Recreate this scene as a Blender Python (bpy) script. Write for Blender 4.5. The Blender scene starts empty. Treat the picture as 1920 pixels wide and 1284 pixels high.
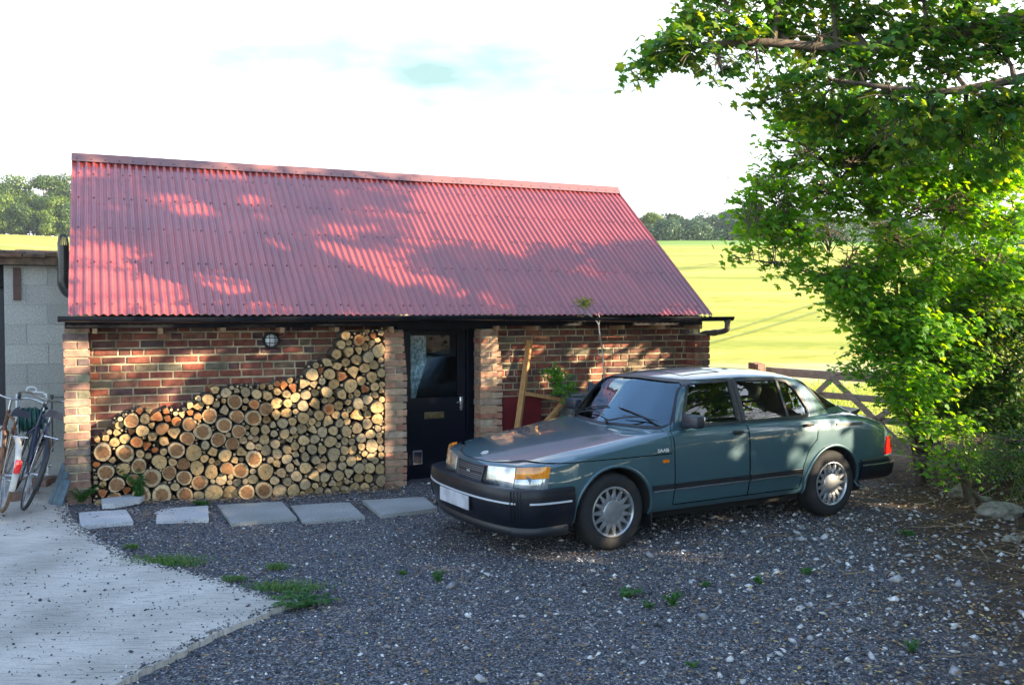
import bpy, bmesh, math, random
import numpy as np
from mathutils import Vector, Matrix
from mathutils.bvhtree import BVHTree
R = math.radians
sc = bpy.context.scene
COL = sc.collection
rnd = random.Random(7)

# ------------------------------------------------------------------ camera, sky, sun, exposure
FOC, PITCH, CAMH = 1743.35, .0307, 1.9034
cam = bpy.data.cameras.new('camera'); camo = bpy.data.objects.new('camera', cam); COL.objects.link(camo)
camo.location = (0, 0, CAMH); camo.rotation_euler = (math.pi/2 - PITCH, 0, 0)
cam.sensor_width = 36; cam.lens = 36*FOC/1920; cam.clip_end = 2000; cam.clip_start = .05
sc.camera = camo
SUN_EL, SUN_AZ = R(19.0), math.atan2(-.289, .957)         # direction to the sun, measured from +X
sun = bpy.data.lights.new('sun', 'SUN'); suno = bpy.data.objects.new('sun', sun); COL.objects.link(suno)
sun.energy = 5.0; sun.angle = R(.53); sun.color = (1, .80, .55)
sd = Vector((math.cos(SUN_EL)*math.cos(SUN_AZ), math.cos(SUN_EL)*math.sin(SUN_AZ), math.sin(SUN_EL)))
suno.rotation_euler = sd.to_track_quat('Z', 'Y').to_euler()
wd = bpy.data.worlds.new('World'); sc.world = wd; wd.use_nodes = True
nt = wd.node_tree; nt.nodes.clear()
def wn(t, **k):
    n = nt.nodes.new(t)
    for a, v in k.items(): setattr(n, a, v)
    return n
sky = wn('ShaderNodeTexSky', sky_type='NISHITA', sun_disc=False, sun_elevation=SUN_EL, sun_rotation=math.pi/2 - SUN_AZ)
sky.air_density = 1.0; sky.dust_density = .3; sky.ozone_density = 1.8
bg = wn('ShaderNodeBackground'); bg.inputs[1].default_value = .15
bgc = wn('ShaderNodeBackground'); bgc.inputs[0].default_value = (.93, .97, 1.0, 1); bgc.inputs[1].default_value = .62
mx = wn('ShaderNodeMixShader'); out = wn('ShaderNodeOutputWorld')
tc = wn('ShaderNodeTexCoord'); mp = wn('ShaderNodeMapping'); mp.inputs['Scale'].default_value = (1, 1, 2.6)
nz = wn('ShaderNodeTexNoise'); nz.inputs['Scale'].default_value = 3.2; nz.inputs['Detail'].default_value = 7; nz.inputs['Roughness'].default_value = .55
L = nt.links.new
def wm(op, a, b=None):
    n = wn('ShaderNodeMath', operation=op); n.use_clamp = False
    for i, v in enumerate((a, b)):
        if v is None: continue
        if isinstance(v, (int, float)): n.inputs[i].default_value = v
        else: L(v, n.inputs[i])
    return n.outputs[0]
def wr(v, a, b, c, d):
    n = wn('ShaderNodeMapRange'); L(v, n.inputs[0])
    for i, k in enumerate((a, b, c, d)): n.inputs[i+1].default_value = k
    return n.outputs[0]
# thin white cloud over the whole sky ahead with one small ragged gap, breaking up to blue overhead
L(tc.outputs['Generated'], mp.inputs[0]); L(mp.outputs[0], nz.inputs[0])
sx = wn('ShaderNodeSeparateXYZ'); L(tc.outputs['Generated'], sx.inputs[0])
gx = wm('DIVIDE', wm('SUBTRACT', sx.outputs[0], -.09), .26); gzz = wm('DIVIDE', wm('SUBTRACT', wm('ADD', sx.outputs[2], wm('MULTIPLY', sx.outputs[0], .10)), .236), .055)
rr_ = wm('SQRT', wm('ADD', wm('MULTIPLY', gx, gx), wm('MULTIPLY', gzz, gzz)))
hole = wr(wm('ADD', rr_, wr(nz.outputs[0], .3, .7, -.7, .7)), .35, 1.9, .0, 1.)
high = wr(wm('ADD', sx.outputs[2], wr(nz.outputs[0], .3, .7, -.22, .22)), .37, .49, 1., .05)
back = wr(wm('ADD', sx.outputs[1], wr(nz.outputs[0], .3, .7, -.3, .3)), -.2, .3, .35, 1.)
cov = wm('MULTIPLY', high, back)
bgh = wn('ShaderNodeBackground'); bgh.inputs[0].default_value = (.62, .97, .95, 1); bgh.inputs[1].default_value = .215      # pale thin veil in the gap
m2_ = wn('ShaderNodeMixShader'); L(hole, m2_.inputs[0]); L(bgh.outputs[0], m2_.inputs[1]); L(bgc.outputs[0], m2_.inputs[2])
L(sky.outputs[0], bg.inputs[0]); L(cov, mx.inputs[0]); L(bg.outputs[0], mx.inputs[1]); L(m2_.outputs[0], mx.inputs[2]); L(mx.outputs[0], out.inputs[0])
sc.view_settings.view_transform = 'Standard'; sc.view_settings.look = 'None'; sc.view_settings.gamma = 1
sc.view_settings.exposure = 2.1
sc.cycles.max_bounces = 6; sc.cycles.transparent_max_bounces = 16
sc.cycles.use_denoising = True

# ------------------------------------------------------------------ helpers
def ray(px, py):
    a = (px-960)/FOC; b = (642-py)/FOC; c, s = math.cos(PITCH), math.sin(PITCH)
    return Vector((a, c+b*s, -s+b*c))
def gnd(px, py, z=0.):
    d = ray(px, py); t = (z-CAMH)/d.z
    return Vector((d.x*t, d.y*t, z))
def at(px, py, D):
    d = ray(px, py); t = D/d.y
    return Vector((d.x*t, D, CAMH+d.z*t))

def smooth(a, b, x):
    t = np.clip((x-a)/(b-a), 0, 1); return t*t*(3-2*t)
def gz(x, y):
    x = np.asarray(x, float); y = np.asarray(y, float)
    z = .07*smooth(-2.4, -3.8, x)*smooth(7., 8.5, y)
    edge = 4.35 + .22*np.sin(y*1.7) + .12*np.sin(y*4.1+1) + .28*np.maximum(y-8, 0)
    bank = smooth(0, 1.7, x-edge)*(.70+.16*np.sin(x*2.1+y*1.3)+.09*np.sin(x*5.+y*3.7))*smooth(14.5, 11., y)
    z = z + bank
    f = np.maximum(y-24, 0)
    z = z + .0975*f*smooth(24, 60, y) + 1.1*np.sin(x/33.+.5)*smooth(60, 150, y) + 2.6*smooth(-45, -95, x)*smooth(60, 150, y)
    z = z + np.where(y > 185, -(y-185)*.12, 0)
    return z
def gzf(x, y): return float(gz(x, y))

MATS = {}
def mat(name, col, rough=.6, metal=0., spec=.5, var=0., scale=20., bump=0., bscale=None, col2=None, island=0., coat=0., objrand=0., detail=4, coords='Object', stretch=None):
    if name in MATS: return MATS[name]
    m = bpy.data.materials.new(name); m.use_nodes = True; t = m.node_tree
    p = t.nodes['Principled BSDF']; p.inputs['Roughness'].default_value = rough; p.inputs['Metallic'].default_value = metal
    p.inputs['Specular IOR Level'].default_value = spec; p.inputs['Coat Weight'].default_value = coat; p.inputs['Coat Roughness'].default_value = .04
    tcn = t.nodes.new('ShaderNodeTexCoord'); src = tcn.outputs[coords]
    if stretch:
        mpn = t.nodes.new('ShaderNodeMapping'); mpn.inputs['Scale'].default_value = stretch; t.links.new(src, mpn.inputs[0]); src = mpn.outputs[0]
    cs = None
    c = t.nodes.new('ShaderNodeMix'); c.data_type = 'RGBA'; c.blend_type = 'MIX'
    c2 = col2 if col2 else tuple(max(0, v*(1-var)) for v in col)
    c.inputs[6].default_value = (*col, 1); c.inputs[7].default_value = (*c2, 1)
    n = t.nodes.new('ShaderNodeTexNoise'); n.inputs['Scale'].default_value = scale; n.inputs['Detail'].default_value = detail; t.links.new(src, n.inputs[0])
    r = t.nodes.new('ShaderNodeMapRange'); r.inputs[1].default_value = .35; r.inputs[2].default_value = .65; t.links.new(n.outputs[0], r.inputs[0])
    t.links.new(r.outputs[0], c.inputs[0]); cs = c.outputs[2]
    if island or objrand:
        hs = t.nodes.new('ShaderNodeHueSaturation')
        if island: g = t.nodes.new('ShaderNodeNewGeometry').outputs['Random Per Island']
        else: g = t.nodes.new('ShaderNodeObjectInfo').outputs['Random']
        a = island or objrand
        q = t.nodes.new('ShaderNodeMapRange'); q.inputs[3].default_value = 1-a; q.inputs[4].default_value = 1+a; t.links.new(g, q.inputs[0])
        t.links.new(q.outputs[0], hs.inputs['Value']); t.links.new(cs, hs.inputs['Color']); cs = hs.outputs[0]
    t.links.new(cs, p.inputs['Base Color'])
    if bump:
        b = t.nodes.new('ShaderNodeBump'); b.inputs['Strength'].default_value = min(1, bump); b.inputs['Distance'].default_value = .01*max(1, bump)
        n2 = t.nodes.new('ShaderNodeTexNoise'); n2.inputs['Scale'].default_value = bscale or scale*2; n2.inputs['Detail'].default_value = 5; t.links.new(src, n2.inputs[0])
        t.links.new(n2.outputs[0], b.inputs['Height']); t.links.new(b.outputs[0], p.inputs['Normal'])
    MATS[name] = m
    return m

def ramp_mat(name, stops, rough=.85, by='island', noise=.25, nscale=30, bump=.3, bscale=60, spec=.3, interp='LINEAR', stain=None, stscale=1.3):
    """colour picked per loose piece (or object) from a ramp, broken up by noise"""
    m = bpy.data.materials.new(name); m.use_nodes = True; t = m.node_tree; p = t.nodes['Principled BSDF']
    p.inputs['Roughness'].default_value = rough; p.inputs['Specular IOR Level'].default_value = spec
    g = t.nodes.new('ShaderNodeNewGeometry').outputs['Random Per Island'] if by == 'island' else t.nodes.new('ShaderNodeObjectInfo').outputs['Random']
    rr = t.nodes.new('ShaderNodeValToRGB'); rr.color_ramp.interpolation = interp
    els = rr.color_ramp.elements
    while len(els) < len(stops): els.new(.5)
    for e, (pos, c) in zip(els, stops): e.position = pos; e.color = (*c, 1)
    t.links.new(g, rr.inputs[0])
    tcn = t.nodes.new('ShaderNodeTexCoord'); n = t.nodes.new('ShaderNodeTexNoise'); n.inputs['Scale'].default_value = nscale; n.inputs['Detail'].default_value = 6
    t.links.new(tcn.outputs['Object'], n.inputs[0])
    q = t.nodes.new('ShaderNodeMapRange'); q.inputs[1].default_value = .3; q.inputs[2].default_value = .7; q.inputs[3].default_value = 1-noise; q.inputs[4].default_value = 1+noise; t.links.new(n.outputs[0], q.inputs[0])
    hs = t.nodes.new('ShaderNodeHueSaturation'); t.links.new(q.outputs[0], hs.inputs['Value']); t.links.new(rr.outputs[0], hs.inputs['Color'])
    cs = hs.outputs[0]
    if stain:
        n3 = t.nodes.new('ShaderNodeTexNoise'); n3.inputs['Scale'].default_value = stscale; n3.inputs['Detail'].default_value = 9; n3.inputs['Roughness'].default_value = .62; t.links.new(tcn.outputs['Object'], n3.inputs[0])
        q3 = t.nodes.new('ShaderNodeMapRange'); q3.inputs[1].default_value = .46; q3.inputs[2].default_value = .66; q3.inputs[4].default_value = .62; t.links.new(n3.outputs[0], q3.inputs[0])
        m3 = t.nodes.new('ShaderNodeMix'); m3.data_type = 'RGBA'; m3.inputs[7].default_value = (*stain, 1); t.links.new(q3.outputs[0], m3.inputs[0]); t.links.new(cs, m3.inputs[6]); cs = m3.outputs[2]
    t.links.new(cs, p.inputs['Base Color'])
    b = t.nodes.new('ShaderNodeBump'); b.inputs['Strength'].default_value = bump; b.inputs['Distance'].default_value = .01
    n2 = t.nodes.new('ShaderNodeTexNoise'); n2.inputs['Scale'].default_value = bscale; n2.inputs['Detail'].default_value = 6; t.links.new(tcn.outputs['Object'], n2.inputs[0])
    t.links.new(n2.outputs[0], b.inputs['Height']); t.links.new(b.outputs[0], p.inputs['Normal'])
    MATS[name] = m; return m

def leaf_mat(name, c1, c2, c3, trans=.45, rough=.45):
    m = bpy.data.materials.new(name); m.use_nodes = True; t = m.node_tree; t.nodes.remove(t.nodes['Principled BSDF'])
    o = t.nodes['Material Output']
    g = t.nodes.new('ShaderNodeNewGeometry'); rr = t.nodes.new('ShaderNodeValToRGB'); e = rr.color_ramp.elements
    e[0].position = .1; e[0].color = (*c1, 1); e[1].position = .6; e[1].color = (*c2, 1); k = e.new(.97); k.color = (*c3, 1)
    t.links.new(g.outputs['Random Per Island'], rr.inputs[0])
    p = t.nodes.new('ShaderNodeBsdfPrincipled'); p.inputs['Roughness'].default_value = rough; p.inputs['Specular IOR Level'].default_value = .35
    t.links.new(rr.outputs[0], p.inputs['Base Color'])
    tr = t.nodes.new('ShaderNodeBsdfTranslucent'); hs = t.nodes.new('ShaderNodeHueSaturation'); hs.inputs['Value'].default_value = 2.3; hs.inputs['Hue'].default_value = .475; hs.inputs['Saturation'].default_value = 1.15
    t.links.new(rr.outputs[0], hs.inputs['Color']); t.links.new(hs.outputs[0], tr.inputs[0])
    mxs = t.nodes.new('ShaderNodeMixShader'); mxs.inputs[0].default_value = trans
    t.links.new(p.outputs[0], mxs.inputs[1]); t.links.new(tr.outputs[0], mxs.inputs[2]); t.links.new(mxs.outputs[0], o.inputs[0])
    MATS[name] = m; return m

class MB:
    def __init__(s): s.v = []; s.f = []; s.m = []
    def add(s, v, f, mi=0):
        k = len(s.v); s.v += [tuple(p) for p in v]; s.f += [tuple(i+k for i in q) for q in f]; s.m += [mi]*len(f); return s
    def box(s, a, b, mi=0, M=None, jit=0.):
        x0, y0, z0 = a; x1, y1, z1 = b
        v = [Vector((x, y, z)) for z in (z0, z1) for x, y in ((x0, y0), (x1, y0), (x1, y1), (x0, y1))]
        if jit: v = [p+Vector((rnd.uniform(-jit, jit), rnd.uniform(-jit, jit), rnd.uniform(-jit, jit))) for p in v]
        if M: v = [M @ p for p in v]
        return s.add(v, [(3, 2, 1, 0), (4, 5, 6, 7), (0, 1, 5, 4), (1, 2, 6, 5), (2, 3, 7, 6), (3, 0, 4, 7)], mi)
    def bbox(s, a, b, bev=.01, mi=0, M=None):
        """box with chamfered edges"""
        bm = bmesh.new(); bmesh.ops.create_cube(bm, size=1)
        for v in bm.verts: v.co = Vector(((a[0]+b[0])/2+v.co.x*(b[0]-a[0]), (a[1]+b[1])/2+v.co.y*(b[1]-a[1]), (a[2]+b[2])/2+v.co.z*(b[2]-a[2])))
        bmesh.ops.bevel(bm, geom=bm.edges[:], offset=bev, segments=2, affect='EDGES', profile=.5)
        bm.verts.ensure_lookup_table()
        v = [M @ q.co if M else q.co.copy() for q in bm.verts]; f = [[q.index for q in g.verts] for g in bm.faces]
        bm.free(); return s.add(v, f, mi)
    def tube(s, pts, rad, n=8, mi=0, caps=True, closed=False):
        pts = [Vector(p) for p in pts]; N = len(pts)
        if not hasattr(rad, '__len__'): rad = [rad]*N
        T = []
        for i in range(N):
            a = pts[(i-1) % N] if (closed or i > 0) else pts[i]; b = pts[(i+1) % N] if (closed or i < N-1) else pts[i]
            T.append((b-a).normalized())
        u = T[0].orthogonal().normalized(); V = []
        for i in range(N):
            u = (u - T[i]*u.dot(T[i])); u = u.normalized() if u.length > 1e-6 else T[i].orthogonal().normalized()
            w = T[i].cross(u)
            V += [pts[i] + (u*math.cos(2*math.pi*j/n)+w*math.sin(2*math.pi*j/n))*rad[i] for j in range(n)]
        F = [(i*n+j, i*n+(j+1) % n, ((i+1) % N)*n+(j+1) % n, ((i+1) % N)*n+j) for i in range(N if closed else N-1) for j in range(n)]
        if caps and not closed: F += [tuple(range(n-1, -1, -1)), tuple((N-1)*n+j for j in range(n))]
        return s.add(V, F, mi)
    def cyl(s, p0, p1, r, n=16, mi=0, r1=None): return s.tube([p0, p1], [r, r if r1 is None else r1], n, mi)
    def lathe(s, prof, n=32, mi=0, M=None, close=False):
        """profile of (radius, axial) turned about local Y"""
        V = []; P = len(prof)
        for j in range(n):
            a = 2*math.pi*j/n
            V += [Vector((r*math.cos(a), y, r*math.sin(a))) for r, y in prof]
        F = [(j*P+i, j*P+i+1, ((j+1) % n)*P+i+1, ((j+1) % n)*P+i) for j in range(n) for i in range(P-1)]
        if close: F += [(j*P+P-1, j*P, ((j+1) % n)*P, ((j+1) % n)*P+P-1) for j in range(n)]
        if M: V = [M @ p for p in V]
        return s.add(V, F, mi)
    def prism(s, poly, y0, y1, mi=0, M=None, ax='y'):
        """2D polygon extruded; ax names the extrusion axis"""
        n = len(poly)
        def P(a, b, h): return {'y': (a, h, b), 'z': (a, b, h), 'x': (h, a, b)}[ax]
        v = [Vector(P(a, b, y0)) for a, b in poly]+[Vector(P(a, b, y1)) for a, b in poly]
        if M: v = [M @ p for p in v]
        f = [tuple(range(n)), tuple(range(2*n-1, n-1, -1))]+[(i, i+n, (i+1) % n+n, (i+1) % n) for i in range(n)]
        return s.add(v, f, mi)
    def build(s, name, mats, parent=None, smooth_ang=None, fix=True):
        me = bpy.data.meshes.new(name); me.from_pydata(s.v, [], s.f)
        for m in (mats if isinstance(mats, (list, tuple)) else [mats]): me.materials.append(m)
        me.polygons.foreach_set('material_index', s.m); me.update()
        if fix and len(s.v) < 60000:
            bm = bmesh.new(); bm.from_mesh(me); bmesh.ops.recalc_face_normals(bm, faces=bm.faces[:]); bm.to_mesh(me); bm.free()
        if smooth_ang:
            me.polygons.foreach_set('use_smooth', [True]*len(me.polygons)); me.set_sharp_from_angle(angle=R(smooth_ang))
        o = bpy.data.objects.new(name, me); COL.objects.link(o)
        if parent: o.parent = parent
        return o
def bez(p, n=12):
    """smooth curve through points (Catmull-Rom)"""
    p = [Vector(q) for q in p]; out = []
    for i in range(len(p)-1):
        a = p[i-1] if i else p[0]*2-p[1]; d = p[i+2] if i+2 < len(p) else p[-1]*2-p[-2]; b, c = p[i], p[i+1]
        for k in range(n):
            t = k/n; out.append(.5*((2*b)+(c-a)*t+(2*a-5*b+4*c-d)*t*t+(3*b-a-3*c+d)*t**3))
    out.append(p[-1]); return out

def tag(o, label=None, cat=None, group=None, kind=None):
    if label: o['label'] = label
    if cat: o['category'] = cat
    if group: o['group'] = group
    if kind: o['kind'] = kind
    return o
def thing(name, label, cat, loc=(0, 0, 0), rz=0., group=None):
    o = bpy.data.objects.new(name, None); COL.objects.link(o); o.location = loc; o.rotation_euler = (0, 0, rz); o.empty_display_size = .2
    return tag(o, label, cat, group)
def quadmesh(name, V, nper, mats, parent=None, smooth=False):
    """numpy: V (N, nper, 3), every row a face of its own"""
    N = len(V); me = bpy.data.meshes.new(name)
    me.vertices.add(N*nper); me.vertices.foreach_set('co', V.reshape(-1).astype(np.float32))
    me.loops.add(N*nper); me.loops.foreach_set('vertex_index', np.arange(N*nper, dtype=np.int32))
    me.polygons.add(N); me.polygons.foreach_set('loop_start', np.arange(N, dtype=np.int32)*nper); me.polygons.foreach_set('loop_total', np.full(N, nper, np.int32))
    for m in (mats if isinstance(mats, (list, tuple)) else [mats]): me.materials.append(m)
    me.update(calc_edges=True)
    o = bpy.data.objects.new(name, me); COL.objects.link(o)
    if parent: o.parent = parent
    return o
def trimesh(name, V, F, mats, parent=None):
    me = bpy.data.meshes.new(name); N = len(F); k = F.shape[1]
    me.vertices.add(len(V)); me.vertices.foreach_set('co', V.reshape(-1).astype(np.float32))
    me.loops.add(N*k); me.loops.foreach_set('vertex_index', F.reshape(-1).astype(np.int32))
    me.polygons.add(N); me.polygons.foreach_set('loop_start', np.arange(N, dtype=np.int32)*k); me.polygons.foreach_set('loop_total', np.full(N, k, np.int32))
    for m in (mats if isinstance(mats, (list, tuple)) else [mats]): me.materials.append(m)
    me.update(calc_edges=True)
    o = bpy.data.objects.new(name, me); COL.objects.link(o)
    if parent: o.parent = parent
    return o
# ------------------------------------------------------------------ ground, field, drive, gravel
def sheet(name, xs, ys, m, dz=0., kind='structure'):
    X, Y = np.meshgrid(xs, ys); Z = gz(X, Y)+dz
    V = np.stack([X, Y, Z], -1).reshape(-1, 3); nx = len(xs)
    i = np.arange((len(ys)-1)*nx).reshape(-1, nx)[:, :-1].reshape(-1)
    o = trimesh(name, V, np.stack([i, i+1, i+nx+1, i+nx], 1), m); o.data.polygons.foreach_set('use_smooth', [True]*len(o.data.polygons))
    return tag(o, kind=kind)
def field_material():
    m = bpy.data.materials.new('ground_surface'); m.use_nodes = True; t = m.node_tree; p = t.nodes['Principled BSDF']; p.inputs['Roughness'].default_value = .9; p.inputs['Specular IOR Level'].default_value = .1
    N = t.nodes.new; K = t.links.new
    tcn = N('ShaderNodeTexCoord'); sp = N('ShaderNodeSeparateXYZ'); K(tcn.outputs['Object'], sp.inputs[0])
    def noise(sc_, det=4, st=None):
        n = N('ShaderNodeTexNoise'); n.inputs['Scale'].default_value = sc_; n.inputs['Detail'].default_value = det
        if st:
            q = N('ShaderNodeMapping'); q.inputs['Scale'].default_value = st; q.inputs['Rotation'].default_value = (0, 0, R(-24)); K(tcn.outputs['Object'], q.inputs[0]); K(q.outputs[0], n.inputs[0])
        else: K(tcn.outputs['Object'], n.inputs[0])
        return n.outputs[0]
    def mr(v, a, b, c=0., d=1.):
        q = N('ShaderNodeMapRange'); q.inputs[1].default_value = a; q.inputs[2].default_value = b; q.inputs[3].default_value = c; q.inputs[4].default_value = d; K(v, q.inputs[0]); return q.outputs[0]
    def mixc(f, a, b):
        q = N('ShaderNodeMix'); q.data_type = 'RGBA'; K(f, q.inputs[0])
        for s_, c in ((6, a), (7, b)):
            if isinstance(c, tuple): q.inputs[s_].default_value = (*c, 1)
            else: K(c, q.inputs[s_])
        return q.outputs[2]
    def madd(a, b, op='ADD'):
        q = N('ShaderNodeMath'); q.operation = op
        for i, v in enumerate((a, b)):
            if isinstance(v, (int, float)): q.inputs[i].default_value = v
            else: K(v, q.inputs[i])
        return q.outputs[0]
    # gravel base: fine dark grit
    vor = N('ShaderNodeTexVoronoi'); vor.inputs['Scale'].default_value = 85; K(tcn.outputs['Object'], vor.inputs[0])
    vc = N('ShaderNodeSeparateColor'); K(vor.outputs['Color'], vc.inputs[0])
    grit = N('ShaderNodeValToRGB'); e = grit.color_ramp.elements
    e[0].position = 0; e[0].color = (.03, .032, .04, 1); e[1].position = 1; e[1].color = (.36, .36, .38, 1)
    for pos, c in ((.55, (.085, .09, .105)), (.8, (.17, .17, .19)), (.9, (.18, .14, .10))):
        k = e.new(pos); k.color = (*c, 1)
    K(vc.outputs[0], grit.inputs[0])
    soil = mixc(mr(noise(7, 8), .35, .65), (.10, .064, .040), (.038, .027, .018))
    sxy = madd(sp.outputs[0], madd(madd(sp.outputs[1], -4.7), -.22, 'MULTIPLY'))
    soilf = madd(mr(madd(sxy, mr(noise(1.3, 3), .3, .7, -.5, .5)), 2.0, 3.1), mr(noise(.9, 5), .56, .70, 0, .55), 'MAXIMUM')
    near = mixc(soilf, grit.outputs[0], soil)
    # crop: yellow green barley with streaks, greener at the far headland, mown pale strip by the fence
    crop = mixc(mr(noise(2.2, 10, (.5, 1.3, 1)), .33, .66), (.44, .41, .09), (.22, .26, .04))
    crop = mixc(mr(noise(.30, 5, (.25, 1.6, 1)), .42, .72), crop, (.50, .44, .12))
    crop = mixc(mr(noise(.11, 7, (.3, 1.6, 1)), .46, .68), crop, (.21, .26, .045))
    crop = mixc(madd(mr(sp.outputs[1], 128, 142), mr(sp.outputs[0], -40, 0), 'MULTIPLY'), crop, (.16, .27, .06))
    yd = madd(sp.outputs[1], mr(noise(.5, 3), .3, .7, -1.5, 1.5))
    pale = mixc(mr(yd, 30, 34), (.46, .43, .27), crop)
    verge = mixc(mr(noise(5, 8), .3, .7), (.20, .26, .05), (.33, .36, .10))
    far = mixc(mr(yd, 21, 23), verge, pale)
    col = mixc(mr(madd(sp.outputs[1], mr(noise(2, 4), .3, .7, -.5, .5)), 13.6, 14.4), near, far)
    K(col, p.inputs['Base Color'])
    b = N('ShaderNodeBump'); b.inputs['Strength'].default_value = .7; b.inputs['Distance'].default_value = .012
    K(vor.outputs['Distance'], b.inputs['Height']); K(b.outputs[0], p.inputs['Normal'])
    return m
gm = field_material()
xs = np.concatenate([-np.geomspace(900, 14, 40), np.linspace(-13, 13, 130), np.geomspace(14, 900, 40)])
ys = np.concatenate([-np.geomspace(300, 6, 14), np.linspace(-5, 16, 110), np.geomspace(17, 900, 90)])
sheet('ground', xs, ys, gm)
# pairs of wheel tracks in the crop
def track(px0, px1, wob, label=None):
    mb = MB()
    def hit(px, py):
        d = ray(px, py); t = 5.
        while t < 600:
            P = Vector((0, 0, CAMH))+d*t
            if P.z < gzf(P.x, P.y): return P
            t *= 1.004
        return P
    a, b_ = hit(*px0), hit(*px1); n = 60; V = []
    dr = Vector((b_.x-a.x, b_.y-a.y, 0)).normalized(); sd_ = Vector((-dr.y, dr.x, 0))
    a = a-dr*12
    for i in range(n+1):
        q = a.lerp(b_, i/n)+sd_*(wob*math.sin(i/n*3))
        for s_ in (-.10, .10):
            r = q+sd_*s_; V.append((r.x, r.y, gzf(r.x, r.y)+.05))
    mb.add(V, [(2*i, 2*i+1, 2*i+3, 2*i+2) for i in range(n)])
    return tag(mb.build('field_track', mat('track_green', (.16, .22, .035), .9, var=.3, scale=2), fix=False), kind='structure')
for a_, b_ in (((1325, 640), (1640, 543)), ((1325, 652), (1650, 552)), ((1278, 506), (1345, 494)), ((1280, 509), (1350, 497))):
    track(a_, b_, .5)

# concrete drive: ribbed slab with a broken edge
cm = bpy.data.materials.new('ribbed_concrete'); cm.use_nodes = True
def concrete_mat(m, c1, c2, ribs=True):
    t = m.node_tree; p = t.nodes['Principled BSDF']; p.inputs['Roughness'].default_value = .9; N = t.nodes.new; K = t.links.new
    tcn = N('ShaderNodeTexCoord'); mpn = N('ShaderNodeMapping'); mpn.inputs['Rotation'].default_value = (0, 0, R(-17)); mpn.inputs['Scale'].default_value = (2.2, 26, 1)
    K(tcn.outputs['Object'], mpn.inputs[0]); n = N('ShaderNodeTexNoise'); n.inputs['Scale'].default_value = 2.2; n.inputs['Detail'].default_value = 7; n.inputs['Roughness'].default_value = .7; K(mpn.outputs[0], n.inputs[0])
    n2 = N('ShaderNodeTexNoise'); n2.inputs['Scale'].default_value = 1.5; n2.inputs['Detail'].default_value = 8; K(tcn.outputs['Object'], n2.inputs[0])
    n3 = N('ShaderNodeTexNoise'); n3.inputs['Scale'].default_value = 160; K(tcn.outputs['Object'], n3.inputs[0])
    a = N('ShaderNodeMix'); a.data_type = 'RGBA'; a.inputs[6].default_value = (*c1, 1); a.inputs[7].default_value = (*c2, 1)
    r = N('ShaderNodeMapRange'); r.inputs[1].default_value = .35; r.inputs[2].default_value = .7; K(n2.outputs[0], r.inputs[0]); K(r.outputs[0], a.inputs[0])
    h = N('ShaderNodeHueSaturation'); r2 = N('ShaderNodeMapRange'); r2.inputs[1].default_value = .3; r2.inputs[2].default_value = .5; r2.inputs[3].default_value = .50; r2.inputs[4].default_value = 1.05
    K((n if ribs else n3).outputs[0], r2.inputs[0]); K(r2.outputs[0], h.inputs['Value']); K(a.outputs[2], h.inputs['Color'])
    h2 = N('ShaderNodeHueSaturation'); r3 = N('ShaderNodeMapRange'); r3.inputs[1].default_value = .3; r3.inputs[2].default_value = .7; r3.inputs[3].default_value = .8; r3.inputs[4].default_value = 1.2
    K(n3.outputs[0], r3.inputs[0]); K(r3.outputs[0], h2.inputs['Value']); K(h.outputs[0], h2.inputs['Color']); K(h2.outputs[0], p.inputs['Base Color'])
    b = N('ShaderNodeBump'); b.inputs['Strength'].default_value = .55; b.inputs['Distance'].default_value = .006; K((n if ribs else n3).outputs[0], b.inputs['Height']); K(b.outputs[0], p.inputs['Normal'])
concrete_mat(cm, (.50, .455, .40), (.31, .28, .24))
edge = [gnd(*q) for q in [(122, 944), (128, 972), (133, 990), (165, 1012), (205, 1030), (250, 1052), (300, 1068), (345, 1074), (385, 1085), (440, 1104), (500, 1125), (545, 1131), (556, 1137), (520, 1150), (430, 1185), (380, 1210), (330, 1238), (280, 1262), (225, 1290)]]
pts = []
for a_, b_ in zip(edge[:-1], edge[1:]):
    n = max(2, int((b_-a_).length/.05))
    for k in range(n):
        q = a_.lerp(b_, k/n); pts.append((q.x+rnd.uniform(-.014, .014), q.y+rnd.uniform(-.014, .014)))
pts += [(-2.3, 3.4), (-3.0, 1.), (-9, 0), (-14, 0), (-14, 12.5), (-5.2, 12.5), (-4.5, 9.8)]
bm = bmesh.new(); vs = [bm.verts.new((x, y, 0)) for x, y in pts]; fc = bm.faces.new(vs)
bmesh.ops.triangulate(bm, faces=[fc], ngon_method='EAR_CLIP')
for _ in range(3):
    bmesh.ops.subdivide_edges(bm, edges=[e for e in bm.edges if e.calc_length() > .5 and not e.is_boundary], cuts=1)
    bmesh.ops.triangulate(bm, faces=bm.faces[:])
for v in bm.verts: v.co.z = gzf(v.co.x, v.co.y)+.035
r = bmesh.ops.extrude_face_region(bm, geom=bm.faces[:])
for g in r['geom']:
    if isinstance(g, bmesh.types.BMVert): g.co.z -= .12
bmesh.ops.recalc_face_normals(bm, faces=bm.faces[:])
me = bpy.data.meshes.new('driveway'); bm.to_mesh(me); bm.free(); me.materials.append(cm)
drive = bpy.data.objects.new('concrete_driveway', me); COL.objects.link(drive); tag(drive, kind='structure')
def in_poly(x, y, poly):
    c = np.zeros(len(x), bool); n = len(poly)
    for i in range(n):
        x0, y0 = poly[i]; x1, y1 = poly[(i+1) % n]
        if y0 != y1: c ^= ((y0 > y) != (y1 > y)) & (x < (x1-x0)*(y-y0)/(y1-y0)+x0)
    return c
drive_poly = [(p[0], p[1]) for p in pts]

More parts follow.
